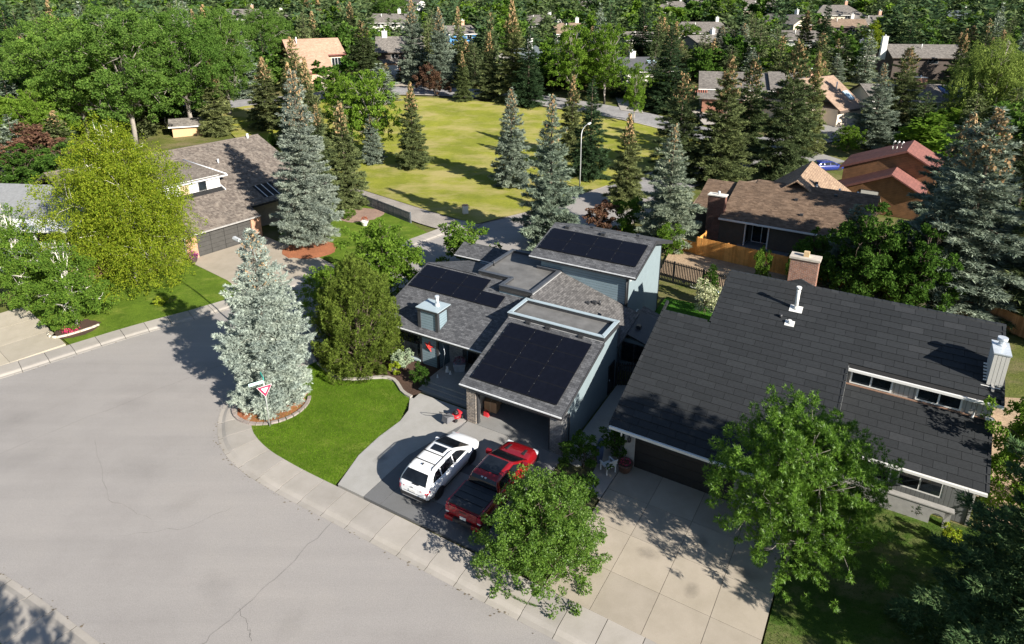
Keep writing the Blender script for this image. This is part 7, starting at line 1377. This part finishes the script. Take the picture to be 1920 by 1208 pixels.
cell = defaultdict(list)
for a, b, c in taken: cell[(int(a//8), int(b//8))].append((a, b, c))
def spaced(x, y, r):
    for i in (-1, 0, 1):
        for j in (-1, 0, 1):
            for a, b, c in cell[(int(x//8)+i, int(y//8)+j)]:
                if (x-a)**2+(y-b)**2 < ((c+r)*.50)**2: return False
    return True
for y, x in cand:
    if not in_view(x, y): continue
    far = y > 250; conif = rnd.random() < (.72 if x > -.2*y else .55)
    if y < 100 and abs(x) < 60: continue
    r = rnd.uniform(3.0, 5.0) if conif else rnd.uniform(3.6, 6.2); h = rnd.uniform(9, 18) if conif else rnd.uniform(7, 12)
    if y < 150: h *= .85
    if not free(x, y, r) or not spaced(x, y, r): continue
    # the wood leaves the far roofs in sight: trees in front of a house stay lower than its eaves
    gy = y*.943+(24-T(y)-h*.5)*.332; px, rp = x/gy*1228, r/gy*1228; ok = True
    for a, b, c in KEEP:
        if b < 120 or y > b: continue
        gb = b*.943+(24-T(b)-3)*.332; qx, qc = a/gb*1228, c*.62/gb*1228
        if abs(px-qx) < qc*.8+rp*.4:
            hmax = 24-(24-T(b)-3.2)*y/b-T(y)
            if h > hmax:
                if hmax > 3 and rnd.random() < .6: h = hmax*rnd.uniform(.75, 1); r = min(r, h*.45)
                elif rnd.random() > .42: ok = False; break
    if not ok: continue
    cell[(int(x//8), int(y//8))].append((x, y, r))
    lim = nS < 236 if conif else nD < 215
    if lim:
        pk = rnd.choice(SP if conif else DC); nm = 'spruce_tree' if conif else 'broadleaf_tree'; P_ = PROTO[pk]
        o = link(nm, FAR[pk], None, (x, y, T(y)-.1), (0, 0, rnd.uniform(0, 6.28))); o.scale = (r/P_['R'], r/P_['R'], h/P_['H']); named.append((o, x, y, pk))
        if conif: nS += 1
        else: nD += 1
    else: rest_pts.append((x, y, r, h, conif))
KINDW = dict(farA='green brown tipped conifer', farB='dark conifer', farC='bluish conifer', farD='olive brown tipped conifer', farE='broad green conifer', farF='tall thin olive conifer', farL='mid green leafy tree', farM='pale green upright leafy tree', farK='dark green leafy tree')
MARKW = [(-41, 157, 'tan roofed house'), (-27, 64, 'shake roofed house'), (56, 122, 'skylight house'), (45, 76, 'red roofed house'), (-62, 107, 'big poplar group'), (78, 108, 'edge willow'), (15, 132, 'twin light poplars')]
SHORT = ['dark brown house', 'pergola house', 'slate blue roof', 'low twin skylight roof', 'long dark house', 'blue panel roof', 'white balcony house', 'garden shed', 'dormered grey roof', 'slate walled gable', 'little brick chimney house', 'twin gabled far house', 'bright cream gable', 'big hip roof', 'peach far roof', 'topmost small pale house', 'white house behind spruces', 'patched brown roof', 'low grey roof', 'bright blue wall', 'two storey grey roof', 'white gabled house', 'tall white vent roof', 'dark grey gable', 'small brown roof', 'upper right grey roof', 'dark slate far roof', 'white far house', 'grey roof above the poplars', 'pale top edge roof']
MARKW += [(a, b, c) for (a, b, _), c in zip(MARK, SHORT)]
ORD = ['closest', 'second closest', 'third closest', 'fourth closest', 'fifth closest', 'sixth closest', 'seventh closest', 'eighth closest', 'ninth closest', 'tenth closest'] + [w + ' closest' for w in 'eleventh twelfth thirteenth fourteenth fifteenth sixteenth seventeenth eighteenth nineteenth twentieth twenty-first twenty-second twenty-third twenty-fourth twenty-fifth twenty-sixth twenty-seventh twenty-eighth'.split()]
bins = defaultdict(list)
for o, x, y, pk in named:
    dmin, mx, my, mw = min(((x-a)**2*1.0+(y-b)**2*.35, a, b, w) for a, b, w in MARKW); px, qx = x/y, mx/my; side = 'behind' if (y > my and abs(px-qx) < .05) else ('in front of' if abs(px-qx) < .05 else ('left of' if px < qx else 'right of'))
    bins[(KINDW[pk], side, mw)].append((dmin, o, pk))
for (kw, side, mw), L in bins.items():
    L.sort(key=lambda q: q[0])
    for i, (_, o, pk) in enumerate(L):
        tag(o, f'{kw} {side} the {mw}' + (f', {ORD[min(i, 27)]} to it' if len(L) > 1 else ''), 'tree', ('conifers' if pk in SP else 'leafy trees')+' in the wood beyond the park')
# the mass of trees behind them, one object
def lowtree(kind, seed):
    rg = np.random.default_rng(seed)
    if kind: p = spruce('w', seed, 15, 3.6, 150, 2.3, .34, S_('green'), 3, .82, .02, 0, .3, 1.5); return np.array([v.co for v in p['crown'].vertices]), len(p['crown'].polygons)
    p = decid('w', seed, 12, 4.6, 420, 1.5, .62, (FOL['poplar'], M_BARK), .06, 9, 'round', limbs=False); return np.array([v.co for v in p['crown'].vertices]), len(p['crown'].polygons)
for conif, nm, mats in ((True, 'far_wood', ['green', 'dark']), (False, 'far_wood', ['poplar', 'lime'])):
    var = [lowtree(conif, 90+i) for i in range(3)]
    for mi, mk in enumerate(mats):
        Vs = []
        for i, (x, y, r, h, c) in enumerate(rest_pts):
            if c != conif or i % len(mats) != mi: continue
            V = var[i % 3][0]; a = rnd.uniform(0, 6.28); s = r/(3.6 if conif else 4.6); q = V.copy(); q[:, :2] = q[:, :2] @ rot2(a).T*s; q[:, 2] *= h/(15 if conif else 12); Vs.append(q+np.array([x, y, T(y)-.1]))
        if Vs:
            V = np.vstack(Vs); o = link(nm, tri_mesh(nm, V, np.arange(len(V)).reshape(-1, 4), FOL[mk])); o['kind'] = 'stuff'; o['label'] = {'green': 'green conifers of the dense far wood along the top edge', 'dark': 'dark conifers of the dense far wood along the top edge', 'blue': 'bluish conifers of the dense far wood along the top edge', 'poplar': 'leafy green trees of the dense far wood along the top edge', 'lime': 'pale green trees of the dense far wood along the top edge'}[mk]; o['category'] = 'wood'
